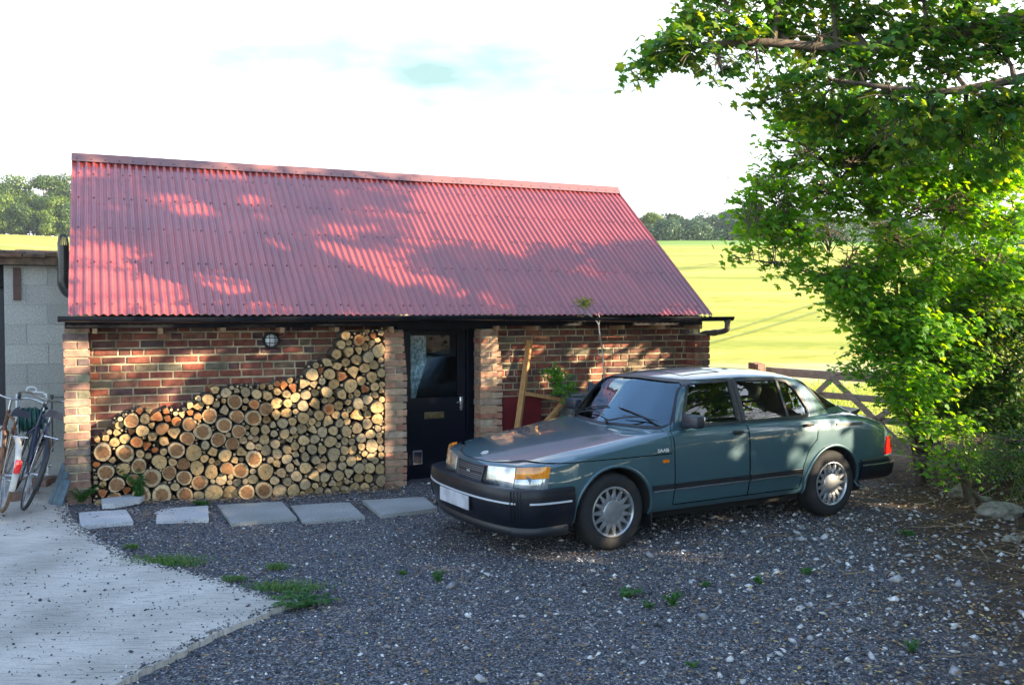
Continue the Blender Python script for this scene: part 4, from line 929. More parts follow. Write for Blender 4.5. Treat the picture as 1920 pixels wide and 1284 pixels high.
RWS = [(2.30, 1.275), (2.62, 1.0), (3.4, 1.0), (3.4, 1.5), (2.43, 1.5), (2.385, 1.315)]; m_ = MB(); m_.prism(RWS, -1, 1, 1); wc['rw'] = tmp(m_, M2)
shell = obj_of(boolean(outer, cut+list(wc.values())))
print('shell faces', len(shell.data.polygons))
# doors and bonnet cut out of the shell
FD = [(.605, .315), (.605, .90), (.66, .985), (.87, 1.315), (1.0, 1.322), (1.442, 1.330), (1.442, .315)]
RD = [(1.448, .315), (1.448, 1.330), (1.98, 1.322), (2.13, 1.298), (2.24, 1.20), (2.32, 1.03), (2.315, .86), (2.28, .75), (2.17, .655), (2.105, .52), (2.075, .315)]
BON = [(-1.0, .690), (-.84, .700), (-.66, .738), (.575, .748), (.575, 1.2), (-1.0, 1.2)]
def inset(poly, d_):
    c = [sum(q[i] for q in poly)/len(poly) for i in (0, 1)]; n = len(poly); out_ = []
    for i in range(n):
        a, b, c2 = poly[i-1], poly[i], poly[(i+1) % n]
        e1 = Vector((b[0]-a[0], b[1]-a[1])).normalized(); e2 = Vector((c2[0]-b[0], c2[1]-b[1])).normalized(); n1_ = Vector((-e1.y, e1.x)); n2_ = Vector((-e2.y, e2.x)); m_ = (n1_+n2_).normalized(); k_ = d_/max(.4, m_.dot(n1_))
        sgn = 1 if m_.dot(Vector((c[0]-b[0], c[1]-b[1]))) > 0 else 1
        out_.append((b[0]+m_.x*k_, b[1]+m_.y*k_))
    return out_
def area(poly): return .5*sum(poly[i][0]*poly[(i+1) % len(poly)][1]-poly[(i+1) % len(poly)][0]*poly[i][1] for i in range(len(poly)))
def shrink(poly, d_): return inset(poly, d_) if area(poly) > 0 else inset(poly[::-1], d_)[::-1]
def finish(me, ang=32):
    bm = bmesh.new(); bm.from_mesh(me); bmesh.ops.remove_doubles(bm, verts=bm.verts[:], dist=.0004); bmesh.ops.dissolve_degenerate(bm, dist=.0002, edges=bm.edges[:]); bm.to_mesh(me); bm.free()
    me.polygons.foreach_set('use_smooth', [True]*len(me.polygons)); me.set_sharp_from_angle(angle=R(ang)); return me
gaps = []; doors = []
for s in (-1, 1):
    for pl in (FD, RD):
        a_ = MB(); a_.prism(pl, s*.48, s*1.0, 1); gaps.append(tmp(a_, M2)); b_ = MB(); b_.prism(shrink(pl, .004), s*.478, s*1.002, 1); doors.append((s, tmp(b_, M2)))
a_ = MB(); a_.prism(BON, -1, 1, 1); gaps.append(tmp(a_, M2)); b_ = MB(); b_.prism(shrink(BON, .004), -1.01, 1.01, 1); bonc = tmp(b_, M2)
body = obj_of(finish(boolean(shell, gaps)), 'body', car); body.location = (0, 0, 0)
bonnet = obj_of(finish(boolean(shell, [bonc], 'INTERSECT')), 'bonnet', car)
DOORS = []
for i, (s, c_) in enumerate(doors):
    d_ = obj_of(finish(boolean(shell, [c_], 'INTERSECT')), 'door', car); DOORS.append((s, d_))
print('body', len(body.data.polygons), 'bonnet', len(bonnet.data.polygons), [len(d_[1].data.polygons) for d_ in DOORS])
def hit(x, z, s, y=None):
    h_ = TREE.ray_cast(Vector((x, s*1.5, z)), Vector((0, -s, 0))); return h_[0], h_[1]
def hitx(y, z, s=-1):
    h_ = TREE.ray_cast(Vector((-2 if s < 0 else 5, y, z)), Vector((-s, 0, 0))); return h_[0], h_[1]
def hitz(x, y):
    h_ = TREE.ray_cast(Vector((x, y, 3)), Vector((0, 0, -1))); return h_[0], h_[1]
# glass panes follow the outer surface, set back a little in each opening
cg = glass_mat('car_glass', (.50, .58, .50), 1.27)
def pane(name, poly, mode, s, parent):
    poly = shrink(poly, -.010); bm = bmesh.new(); vs_ = [bm.verts.new((a, b, 0)) for a, b in poly]; f_ = bm.faces.new(vs_); bmesh.ops.triangulate(bm, faces=[f_])
    for _ in range(6):
        e_ = [e for e in bm.edges if e.calc_length() > .05]
        if e_: bmesh.ops.subdivide_edges(bm, edges=e_, cuts=1); bmesh.ops.triangulate(bm, faces=bm.faces[:])
    for v in bm.verts:
        a, b = v.co.x, v.co.y
        if mode == 'y': h_, nr = hit(a, b, s)
        else: h_, nr = hitx(a, b, s)
        if h_ is None: h_ = Vector((a, s*.7, b)) if mode == 'y' else Vector((.7 if s < 0 else 2.7, a, b)); nr = Vector((0, 0, 0))
        d_ = Vector((0, -s, 0)) if mode == 'y' else Vector((-s, 0, 0)); v.co = h_+d_*(.010 if mode == 'y' else .016)
    me = bpy.data.meshes.new(name); bm.to_mesh(me); bm.free(); me.materials.append(cg); me.polygons.foreach_set('use_smooth', [True]*len(me.polygons))
    return obj_of(me, name, parent)
cg0 = cg; cg = glass_mat('windscreen_glass', (.50, .62, .68), 2.5, gcol=(.62, .84, 1))  # blue tint put into the reflection to deepen the mirrored sky
pane('windscreen', WS, 'x', -1, car); cg = cg0; rw_me = cabin(.012, .86).build('rear_window', cg, None, None).data; bm = bmesh.new(); bm.from_mesh(rw_me)
for co_, no_ in (((0, 0, .985), (0, 0, 1)), ((2.285, 0, 1.275), (.275, 0, .32)), ((2.36, 0, 1.3), (1, 0, .25))): bmesh.ops.bisect_plane(bm, geom=bm.verts[:]+bm.edges[:]+bm.faces[:], plane_co=co_, plane_no=no_, clear_inner=True)
bm.to_mesh(rw_me); bm.free(); rwo = [o for o in bpy.data.objects if o.data is rw_me][0]; rwo.parent = car; rw_me.polygons.foreach_set('use_smooth', [True]*len(rw_me.polygons))
for s, i in ((-1, 0), (1, 2)):
    pane('side_window', WIN['front'], 'y', s, DOORS[i][1]); pane('side_window', WIN['rear'], 'y', s, DOORS[i+1][1])
def ribbon(mb, pts2, w, s=-1, offs=.004, mi=0, mode='y', closed=False, step=.03):
    """a strip lying on the bodywork along a 2D line seen from the side (y), front (x) or above (z)"""
    P = []
    loop = list(pts2)+([pts2[0]] if closed else [])
    for a, b in zip(loop[:-1], loop[1:]):
        n = max(1, int(math.hypot(b[0]-a[0], b[1]-a[1])/step)); P += [(a[0]+(b[0]-a[0])*k/n, a[1]+(b[1]-a[1])*k/n) for k in range(n)]
    if not closed: P.append(loop[-1])
    n = len(P); V = []; good = True
    for i in range(n):
        a = P[(i-1) % n] if closed or i else P[i]; b = P[(i+1) % n] if closed or i < n-1 else P[i]
        d_ = Vector((b[0]-a[0], b[1]-a[1])).normalized(); nn = Vector((-d_.y, d_.x))*w/2
        row = []
        for q in ((P[i][0]+nn.x, P[i][1]+nn.y), (P[i][0]-nn.x, P[i][1]-nn.y)):
            if mode == 'y': h_, nr = hit(q[0], q[1], s)
            elif mode == 'x': h_, nr = hitx(q[0], q[1], s)
            else: h_, nr = hitz(*q)
            if h_ is None: h_ = V[-4] if V else Vector((q[0], s*.8, q[1])); nr = Vector((0, s, 0))
            row += [h_-nr*.004, h_+nr*offs]
        V += [row[0], row[1], row[3], row[2]]
    F = [(i*4+j, i*4+(j+1) % 4, ((i+1) % n)*4+(j+1) % 4, ((i+1) % n)*4+j) for i in range(n if closed else n-1) for j in range(4)]
    if not closed: F += [(0, 1, 2, 3), ((n-1)*4+3, (n-1)*4+2, (n-1)*4+1, (n-1)*4)]
    mb.add(V, F, mi)
# window surrounds and pillars
for s, i in ((-1, 0), (1, 2)):
    m_ = MB(); ribbon(m_, shrink(WIN['front'], -.011), .026, s, .004, closed=True); ribbon(m_, [(1.422, .945), (1.422, 1.315)], .040, s, .006); m_.build('window_frame', trimb, DOORS[i][1], 40)
    m_ = MB(); ribbon(m_, shrink(WIN['rear'], -.011), .026, s, .004, closed=True); ribbon(m_, [(1.469, .945), (1.469, 1.315)], .040, s, .006); ribbon(m_, [(2.015, .965), (1.99, 1.29)], .026, s, .003); m_.build('window_frame', trimb, DOORS[i+1][1], 40)
m_ = MB(); ribbon(m_, shrink(WS, -.008), .020, -1, .004, mode='x', closed=True); m_.build('windscreen_seal', trimb, car, 40)
m_ = MB()
for s in (-1, 1): ribbon(m_, [(2.285, 1.29), (2.445, 1.155), (2.60, 1.012), (2.64, .99)], .022, s, .004)
ribbon(m_, [(-.44, 1.325), (0, 1.335), (.44, 1.325)], .014, 1, .003, mode='x'); m_.build('rear_window_seal', trimb, car, 40)
# cowl grille at the foot of the windscreen
m_ = MB()
for s in (-1, 1):
    m_.tube([hitz(.585, s*.08*k)[0]+Vector((0, 0, .002)) for k in range(1, 9)], .006, 5)
m_.build('cowl_seal', trimb, car)
# rubbing strips, their bright inserts
for s in (-1, 1):
    for (a, b), par in (((.372, .596), car), ((.612, 1.436), None), ((1.454, 2.085), None)):
        pr_ = car if par else [d_ for q, d_ in DOORS if q == s][0 if a < 1 else 1]
        m_ = MB(); ribbon(m_, [(a, .472), (b, .472)], .046, s, .010, 0); ribbon(m_, [(a+.004, .450), (b-.004, .450)], .010, s, .014, 1); m_.build('rubbing_strip', [trimb, chromec], pr_, 40)
    m_ = MB(); ribbon(m_, [(2.80, .470), (2.88, .470)], .04, s, .008, 0); m_.build('rubbing_strip', [trimb], car)
    m_ = MB(); ribbon(m_, [(1.27, .872), (1.345, .872)], .030, s, .012); h_, nr = hit(1.31, .875, s); m_.bbox((1.255, min(h_.y, h_.y+s*.030), .868), (1.365, max(h_.y, h_.y+s*.030), .888), .006); m_.build('door_handle', trimb, [d_ for q, d_ in DOORS if q == s][0], 40)
    m_ = MB(); h_, nr = hit(2.17, .885, s); ribbon(m_, [(2.12, .882), (2.21, .882)], .030, s, .010); m_.bbox((2.105, min(h_.y, h_.y+s*.030), .880), (2.225, max(h_.y, h_.y+s*.030), .900), .006); m_.build('door_handle', trimb, [d_ for q, d_ in DOORS if q == s][1], 40)
    m_ = MB(); ribbon(m_, [(2.55, .868), (2.93, .856)], .026, s, .006); m_.build('vent_grille', trimb, car, 40)
    m_ = MB(); ribbon(m_, [(.475, .690), (.535, .690)], .026, s, .010, 0); m_.build('side_repeater', mat('amber_lens', (.75, .20, .01), .15, spec=.8, var=.4, scale=40), car, 40)
    # crease along the flank
    # arch lips
    for cx0, r_ in ((0, .372), (2.50, .366)):
        m_ = MB()
        pts_ = [];
        for i in range(33):
            a = R(-8)+R(196)*i/32; x, z = cx0+r_*math.cos(a), .315+r_*math.sin(a)
            q, nr = hit(x, max(z, .27), s)
            q = Vector((x, s*(abs(q.y) if q else .82), z)); pts_.append(q+Vector((0, s*.004, 0)))
        m_.tube(pts_, .014, 8); m_.build('wheel_arch_lip', paint, car, 60)
    # swage line on doors
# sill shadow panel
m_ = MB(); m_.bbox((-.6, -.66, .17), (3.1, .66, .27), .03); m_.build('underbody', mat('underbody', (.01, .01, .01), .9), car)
m_ = MB()
for s in (-1, 1):
    for ln_ in ([(-.655, .739), (.573, .748)], [(.6025, .905), (.6025, .318)], [(1.445, .925), (1.445, .318)], [(2.30, .90), (2.282, .752), (2.172, .657), (2.107, .522), (2.077, .318)], [(.605, .3135), (2.07, .3135)]): ribbon(m_, ln_, .0065, s, .0012)
m_.build('gap_shade_strips', mat('gap_shade', (.002, .002, .002), .9, spec=0), body)  # black strips laid over the seams stand in for shade in the gaps
# interior
def seat(x, y):
    st = MB(); M = Matrix.Translation((x, y, .42)); st.bbox((-.26, -.25, 0), (.26, .25, .18), .05, 0, M)
    Mb = Matrix.Translation((x+.24, y, .52)) @ Matrix.Rotation(R(17), 4, 'Y'); st.bbox((-.06, -.24, 0), (.06, .24, .56), .05, 0, Mb); st.bbox((-.04, -.13, .60), (.05, .13, .79), .04, 0, Mb); st.tube([Mb @ Vector((0, -.06, .5)), Mb @ Vector((0, -.06, .62))], .008, 6); st.tube([Mb @ Vector((0, .06, .5)), Mb @ Vector((0, .06, .62))], .008, 6)
    return st
seatm = mat('seat_cloth', (.10, .09, .08), .9, var=.3)
for y in (-.36, .36): seat(1.45, y).build('seat', seatm, car, 50)
m_ = MB(); m_.bbox((2.05, -.62, .42), (2.50, .62, .60), .05); Mb = Matrix.Translation((2.46, 0, .52)) @ Matrix.Rotation(R(22), 4, 'Y'); m_.bbox((-.05, -.62, 0), (.07, .62, .50), .05, 0, Mb); m_.build('rear_seat', seatm, car, 50)
m_ = MB(); m_.bbox((.66, -.70, .60), (1.02, .70, .885), .05); m_.build('dashboard', darkin, car, 50)
m_ = MB(); Mw = Matrix.Translation((1.12, .36, .86)) @ Matrix.Rotation(R(-22), 4, 'Y')
m_.tube([Mw @ Vector((0, .185*math.cos(a), .185*math.sin(a))) for a in [2*math.pi*i/32 for i in range(32)]], .014, 8, closed=True); m_.tube([Mw @ Vector((0, -.18, 0)), Mw @ Vector((0, .18, 0))], .016, 8); m_.tube([Mw @ Vector((0, 0, 0)), Mw @ Vector((-.2, 0, -.06))], .03, 8); m_.build('steering_wheel', trimb, car, 60)
m_ = MB(); m_.bbox((.99, -.11, 1.225), (1.01, .11, 1.285), .008); m_.cyl((1.0, 0, 1.28), (1.0, 0, 1.33), .008); m_.build('rear_view_mirror', trimb, car)
m_ = MB(); m_.box((1.0, -.72, .345), (2.8, .72, .38)); m_.bbox((2.55, -.66, .86), (3.0, .66, .90), .01); m_.build('cabin_floor', darkin, car)
# door mirrors
for s in (-1, 1):
    m_ = MB(); yy = (.80, 1.0); m_.bbox((.70, s*yy[0] if s > 0 else -yy[1], .955), (.80, s*yy[1] if s > 0 else -yy[0], 1.065), .028, 0); m_.bbox((.74, s*.75 if s > 0 else -.82, .94), (.80, s*.82 if s > 0 else -.75, 1.02), .014, 0); m_.bbox((.797, s*.825 if s > 0 else -.985, .97), (.803, s*.985 if s > 0 else -.825, 1.05), .003, 1)
    m_.build('door_mirror', [mat('mirror_housing', (.022, .026, .036), .4), mat('mirror_glass', (.8, .8, .8), .03, metal=1)], [d_ for q, d_ in DOORS if q == s][0], 45)
# front end: lamps, grille
def front_piece(y0, y1, z0, z1, d_out, d_in, n=10, nz=4, slant=0.):
    """solid that follows the bow of the nose between y0..y1 and z0(y)..z1(y)"""
    mb = MB(); V = []; zf = lambda zz, y: zz(y) if callable(zz) else zz
    for lay in (0, 1):
        for j in range(nz+1):
            for i in range(n+1):
                y = y0+(y1-y0)*i/n; z = zf(z0, y)+(zf(z1, y)-zf(z0, y))*j/nz; x = nose(y)-(d_out if lay == 0 else -d_in)+(z-.60)*.16
                if lay == 0 and (j in (0, nz) or i in (0, n)): x += .006
                V.append(Vector((x, y+slant*(z-.6), z)))
    S = (n+1)*(nz+1); F = []
    for lay in (0, 1):
        for j in range(nz):
            for i in range(n):
                a = lay*S+j*(n+1)+i; q = (a, a+1, a+n+2, a+n+1); F.append(q if lay else q[::-1])
    for i in range(n): F += [(i, i+1, S+i+1, S+i), (nz*(n+1)+i+1, nz*(n+1)+i, S+nz*(n+1)+i, S+nz*(n+1)+i+1)]
    for j in range(nz): a = j*(n+1); b = a+n; F += [(a+n+1, a, S+a, S+a+n+1), (b, b+n+1, S+b+n+1, S+b)]
    mb.add(V, F); return mb
def nose(y):
    y = abs(y)
    return float(np.interp(y, [0, .25, .45, .60, .68, .74, .775, .80, .815], [-.872, -.856, -.823, -.782, -.750, -.716, -.680, -.640, -.60]))
ztop_l = lambda y: float(np.interp(abs(y), [0, .25, .6, .80], [.672, .680, .705, .728]))
m_ = MB(); z0f = .545
panel = front_piece(-.62, .62, .50, lambda y: ztop_l(y)+.002, .002, .12, 40); panel.build('front_panel', trimb, car, 40)
def shiny_lens(name, col, trans=.0):
    m = bpy.data.materials.new(name); m.use_nodes = True; t = m.node_tree; p = t.nodes['Principled BSDF']; p.inputs['Roughness'].default_value = .10; p.inputs['Metallic'].default_value = trans; p.inputs['Base Color'].default_value = (*col, 1); p.inputs['Coat Weight'].default_value = 1; p.inputs['Coat Roughness'].default_value = .02
    w_ = t.nodes.new('ShaderNodeTexWave'); w_.bands_direction = 'Y'; w_.inputs['Scale'].default_value = 28; tc_ = t.nodes.new('ShaderNodeTexCoord'); t.links.new(tc_.outputs['Object'], w_.inputs[0])
    b = t.nodes.new('ShaderNodeBump'); b.inputs['Strength'].default_value = .35; b.inputs['Distance'].default_value = .004; t.links.new(w_.outputs[1], b.inputs['Height']); t.links.new(b.outputs[0], p.inputs['Normal'])
    n_ = t.nodes.new('ShaderNodeTexNoise'); n_.inputs['Scale'].default_value = 9; t.links.new(tc_.outputs['Object'], n_.inputs[0]); q = t.nodes.new('ShaderNodeMapRange'); q.inputs[1].default_value = .35; q.inputs[2].default_value = .65; q.inputs[3].default_value = .55; q.inputs[4].default_value = 1.25; t.links.new(n_.outputs[0], q.inputs[0])
    h_ = t.nodes.new('ShaderNodeHueSaturation'); h_.inputs['Color'].default_value = (*col, 1); t.links.new(q.outputs[0], h_.inputs['Value']); t.links.new(h_.outputs[0], p.inputs['Base Color'])
    return m
lensm = shiny_lens('headlamp_lens', (.62, .66, .68), .75); ambm = shiny_lens('amber_indicator_lens', (.80, .27, .02)); clrm = shiny_lens('clear_side_lens', (.40, .44, .46), .5); refl = mat('reflector', (.7, .72, .74), .2, metal=.8)
for s in (-1, 1):
    yy = lambda a, b: (a, b) if s > 0 else (-b, -a)
    a, b = yy(.275, .592); front_piece(a, b, z0f, ztop_l, .020, .01, 10, 6).build('headlight', lensm, car, 30)
    a, b = yy(.600, .806); zs = lambda y: float(np.interp(abs(y), [.6, .8], [.618, .640]))
    front_piece(a, b, zs, ztop_l, .018, .01, 10).build('indicator', ambm, car, 30)
    front_piece(a, b, lambda y: z0f+.006, lambda y: zs(y)-.003, .018, .01, 10).build('side_light', clrm, car, 30)
    # small wiper on the headlamp
    m_ = MB(); y_ = s*.33; m_.tube([(nose(y_)-.045, s*.50, .545), (nose(y_)-.050, s*.40, .560), (nose(y_)-.052, s*.30, .562)], .006, 6); m_.bbox((nose(y_)-.05, min(s*.27, s*.42), .555), (nose(y_)-.035, max(s*.27, s*.42), .572), .004); m_.build('headlight_wiper', trimb, car)
grl = front_piece(-.262, .262, .535, lambda y: ztop_l(y)-.002, .012, .01, 12); go = grl.build('grille', trimb, car, 30)
m_ = MB()
for k in range(7):
    z = .562+.0155*k
    if k == 3: continue
    for a, b in ((-.215, .215),):
        m_.tube([(nose(y)-.016+(z-.6)*.16, y*(1-.0*k), z) for y in np.linspace(a, b, 9)], .0032, 5)
m_.build('grille_bar', mat('grille_bar_grey', (.20, .21, .23), .35, metal=.5), go)
m_ = MB()   # raised frame of the grille
for (a, b), (c_, d_) in (((-.235, .672), (.235, .672)), ((.235, .672), (.205, .548)), ((.205, .548), (-.205, .548)), ((-.205, .548), (-.235, .672))):
    m_.tube([(nose(a+(c_-a)*t_)-.018+(b+(d_-b)*t_-.6)*.16, a+(c_-a)*t_, b+(d_-b)*t_) for t_ in np.linspace(0, 1, 8)], .007, 6)
m_.build('grille_frame', mat('grille_frame', (.035, .038, .045), .35), go, 50)
def text(name, s_, size, M, m, parent, ext=.0015):
    cu_ = bpy.data.curves.new(name, 'FONT'); cu_.body = s_; cu_.size = size; cu_.extrude = ext; cu_.align_x = 'CENTER'; cu_.align_y = 'CENTER'; cu_.resolution_u = 2; cu_.offset = size*.03
    o_ = bpy.data.objects.new('t', cu_); COL.objects.link(o_); bpy.context.view_layer.update(); me = bpy.data.meshes.new_from_object(o_.evaluated_get(bpy.context.evaluated_depsgraph_get())); bpy.data.objects.remove(o_)
    me.transform(M); me.materials.clear(); me.materials.append(m); o_ = bpy.data.objects.new(name, me); COL.objects.link(o_); o_.parent = parent; return o_
badge = mat('badge_silver', (.75, .76, .78), .3, metal=.5)
h_, nr = hit(.475, .779, -1)
text('badge', 'SAAB', .040, Matrix.Translation((.475, h_.y-.010, .779)) @ Matrix.Rotation(R(90-8), 4, 'X') @ Matrix.Scale(1.25, 4, (1, 0, 0)), badge, car)
text('badge', 'SAAB', .022, Matrix.Translation((nose(0)-.022, 0, .6095)) @ Matrix.Rotation(R(-90), 4, 'Z') @ Matrix.Rotation(R(90), 4, 'X'), badge, go)
q, nr = hitz(-.74, 0); m_ = MB(); Mq = Matrix.Translation(q+Vector((0, 0, .001))) @ nr.to_track_quat('Z', 'Y').to_matrix().to_4x4()
m_.tube([Mq @ Vector((.030*math.cos(a), .030*math.sin(a), .002)) for a in [2*math.pi*i/28 for i in range(28)]], .0035, 6, closed=True); m_.lathe([(.028, 0), (.026, .002), (.001, .0035)], 24, 1, Mq @ Matrix.Rotation(R(90), 4, 'X')); m_.build('bonnet_emblem', [badge, mat('emblem_field', (.30, .33, .36), .3)], bonnet, 60)
# bumpers
def sweep(path, prof, mi=0, mb=None, taper=None):
    """profile (outward, z) carried along a plan path"""
    mb = mb or MB(); P = [Vector((x, y, 0)) for x, y in path]; n = len(prof); V = []
    for i, q in enumerate(P):
        d_ = (P[min(i+1, len(P)-1)]-P[max(i-1, 0)]).normalized(); nn = Vector((d_.y, -d_.x, 0)); 
        V += [Vector((q.x+nn.x*o_, q.y+nn.y*o_, z)) for o_, z in prof]
    F = [(i*n+j, i*n+(j+1) % n, (i+1)*n+(j+1) % n, (i+1)*n+j) for i in range(len(P)-1) for j in range(n)]+[tuple(range(n)), tuple((len(P)-1)*n+j for j in range(n-1, -1, -1))]
    mb.add(V, F, mi); return mb
def plan(half, k=6):
    h2 = [(q.x, q.y) for q in bez([(a, b, 0) for a, b in half], k)]; return [(x, -y) for x, y in h2]+[(x, y) for x, y in h2[-2::-1]]
fb_half = [(-.395, .852), (-.60, .856), (-.735, .838), (-.830, .785), (-.905, .69), (-.962, .52), (-.998, .30), (-1.012, 0)]
FP = plan(fb_half)
sgn = 1
prof = [(-.14, .545), (-.03, .562), (-.008, .556), (.0, .535), (.004, .500), (.004, .42), (-.004, .37), (-.018, .315), (-.045, .262), (-.14, .25)]
# outward normal check: path runs from -y side round the nose to +y; outward = (d.y,-d.x)
fbm = sweep(FP, [(-o_ if False else o_, z) for o_, z in prof])
def flip_out(path, prof_):   # make sure 'outward' points away from the car
    P = path; d_ = Vector((P[1][0]-P[0][0], P[1][1]-P[0][1], 0)); nn = Vector((d_.y, -d_.x, 0)); return 1 if nn.y*P[0][1] > 0 else -1
sg = flip_out(FP, prof); FB = sweep(FP, [(o_*sg, z) for o_, z in prof]); fbo = FB.build('front_bumper', bumpm, car, 35)
m_ = sweep([q for q in FP if abs(q[1]) < .745 and q[0] < -.8], [(o_*sg, z) for o_, z in [(.003, .448), (.010, .450), (.010, .462), (.003, .464)]]);
side_ = [q for q in FP if -.80 < q[0] < -.42]
for s in (-1, 1): sweep([q for q in side_ if q[1]*s > 0], [(o_*sg, z) for o_, z in [(.003, .448), (.010, .450), (.010, .462), (.003, .464)]], 0, m_)
m_.build('bumper_strip', mat('strip_silver', (.62, .65, .68), .3, metal=.3), fbo, 40)
for s in (-1, 1):      # ribs at the bumper corners
    m_ = MB()
    for k in range(4):
        q = Vector((-.845-.018*k, s*(.772-.020*k), 0)); nn = Vector((-.62, s*.78, 0)); m_.tube([q+nn*o_+Vector((0, 0, z)) for o_, z in ((-.005, .548), (.004, .53), (.008, .45), (.0, .36), (-.02, .30))], .0045, 5)
    m_.build('bumper_rib', bumpm, fbo, 50)
m_ = sweep([(x+.05*(1 if abs(y) < .7 else .5), y*.965) for x, y in FP if x < -.46], [(o_*sg, z) for o_, z in [(-.10, .275), (-.015, .27), (.004, .24), (.0, .205), (-.02, .185), (-.10, .19)]]); m_.build('front_spoiler', mat('spoiler_plastic', (.010, .013, .018), .5, var=.2), fbo, 40)
m_ = MB(); m_.bbox((-1.030, -.262, .335), (-1.022, .262, .448), .003); m_.bbox((-1.024, -.265, .332), (-1.008, .265, .451), .003, 1)
plm = mat('plate_white', (.50, .50, .53), .45, col2=(.36, .36, .40), scale=11, detail=0)
m_.build('number_plate', [plm, trimb], fbo)
RP = [(x, y) for x, y in plan([(2.895, .848), (3.10, .846), (3.30, .825), (3.43, .775), (3.515, .66), (3.56, .45), (3.585, .2), (3.59, 0)])]
sr = flip_out(RP, prof); profr = [(-.12, .505), (-.02, .518), (.0, .50), (.004, .46), (.0, .40), (-.012, .34), (-.04, .31), (-.12, .305)]
rbo = sweep(RP, [(o_*sr, z) for o_, z in profr]).build('rear_bumper', bumpm, car, 35)
sweep([q for q in RP], [(o_*sr, z) for o_, z in [(.002, .452), (.009, .454), (.009, .464), (.002, .466)]]).build('bumper_strip', chromec, rbo, 40)
# rear lamps wrap round the corner
for s in (-1, 1):
    m_ = MB()
    for k in range(5): ribbon(m_, [(3.262+.012*k, .552+.034*k), (3.425-.004*k, .552+.034*k)], .0335, s, .014, 0)
    for k in range(5): ribbon(m_, [(s*(.735-.008*k), .552+.034*k), (s*.36, .552+.034*k)], .0335, 1, .012, 0, mode='x')
    m_.build('tail_light', shiny_lens('tail_lens', (.75, .018, .012)) if s < 0 else bpy.data.materials['tail_lens'], car, 40)
# boot lip spoiler
m_ = MB(); V = []
sp_ = [(3.08, .60), (3.15, .50), (3.20, .30), (3.22, 0)]; spl = plan([(a, b) for a, b in sp_], 3)
for x, y in spl:
    q, nr = hitz(x, y); zz = q.z if q else .93
    V += [Vector((x-.10, y*.97, zz+.004)), Vector((x+.06, y, zz+.045)), Vector((x+.075, y, zz+.030)), Vector((x-.02, y, zz-.03))]
n = len(spl); m_.add(V, [(i*4+j, i*4+(j+1) % 4, (i+1)*4+(j+1) % 4, (i+1)*4+j) for i in range(n-1) for j in range(4)]+[(0, 1, 2, 3), ((n-1)*4+3, (n-1)*4+2, (n-1)*4+1, (n-1)*4)]); m_.build('boot_spoiler', trimb, car, 40)
# sunroof outline, aerial base
m_ = MB(); ribbon(m_, [(1.08, -.36), (1.08, .36), (1.50, .37), (1.50, -.37)], .012, mode='z', offs=.0025, closed=True); m_.build('sunroof_seal', trimb, car)
# wipers
for (y0_, y1_) in ((-.10, -.62), (.52, .0)):
    m_ = MB(); a = hitz(.585+.19*(y0_/.84)**2*0+.0, y0_)[0]+Vector((-.01, 0, .03)); 
    def ws(y, z):
        h_, nr = hitx(y, z); return h_+Vector((-.018, 0, .008))
    y_m = (y0_*.35+y1_*.65); b_, c_, e_ = ws(y_m, 1.005), ws(y1_, .985), ws(y0_*.75+y1_*.25, 1.0)
    base = ws(y0_, .95)
    m_.tube([base+Vector((-.01, 0, -.005)), (base+b_)/2+Vector((-.018, 0, .01)), b_+Vector((-.012, 0, 0))], [.009, .007, .005], 6); m_.tube([e_, b_+Vector((-.004, 0, .0)), c_], [.004, .006, .004], 6); m_.cyl(base+Vector((-.012, 0, -.02)), base+Vector((-.012, 0, .015)), .014, 10)
    m_.build('windscreen_wiper', trimb, car)
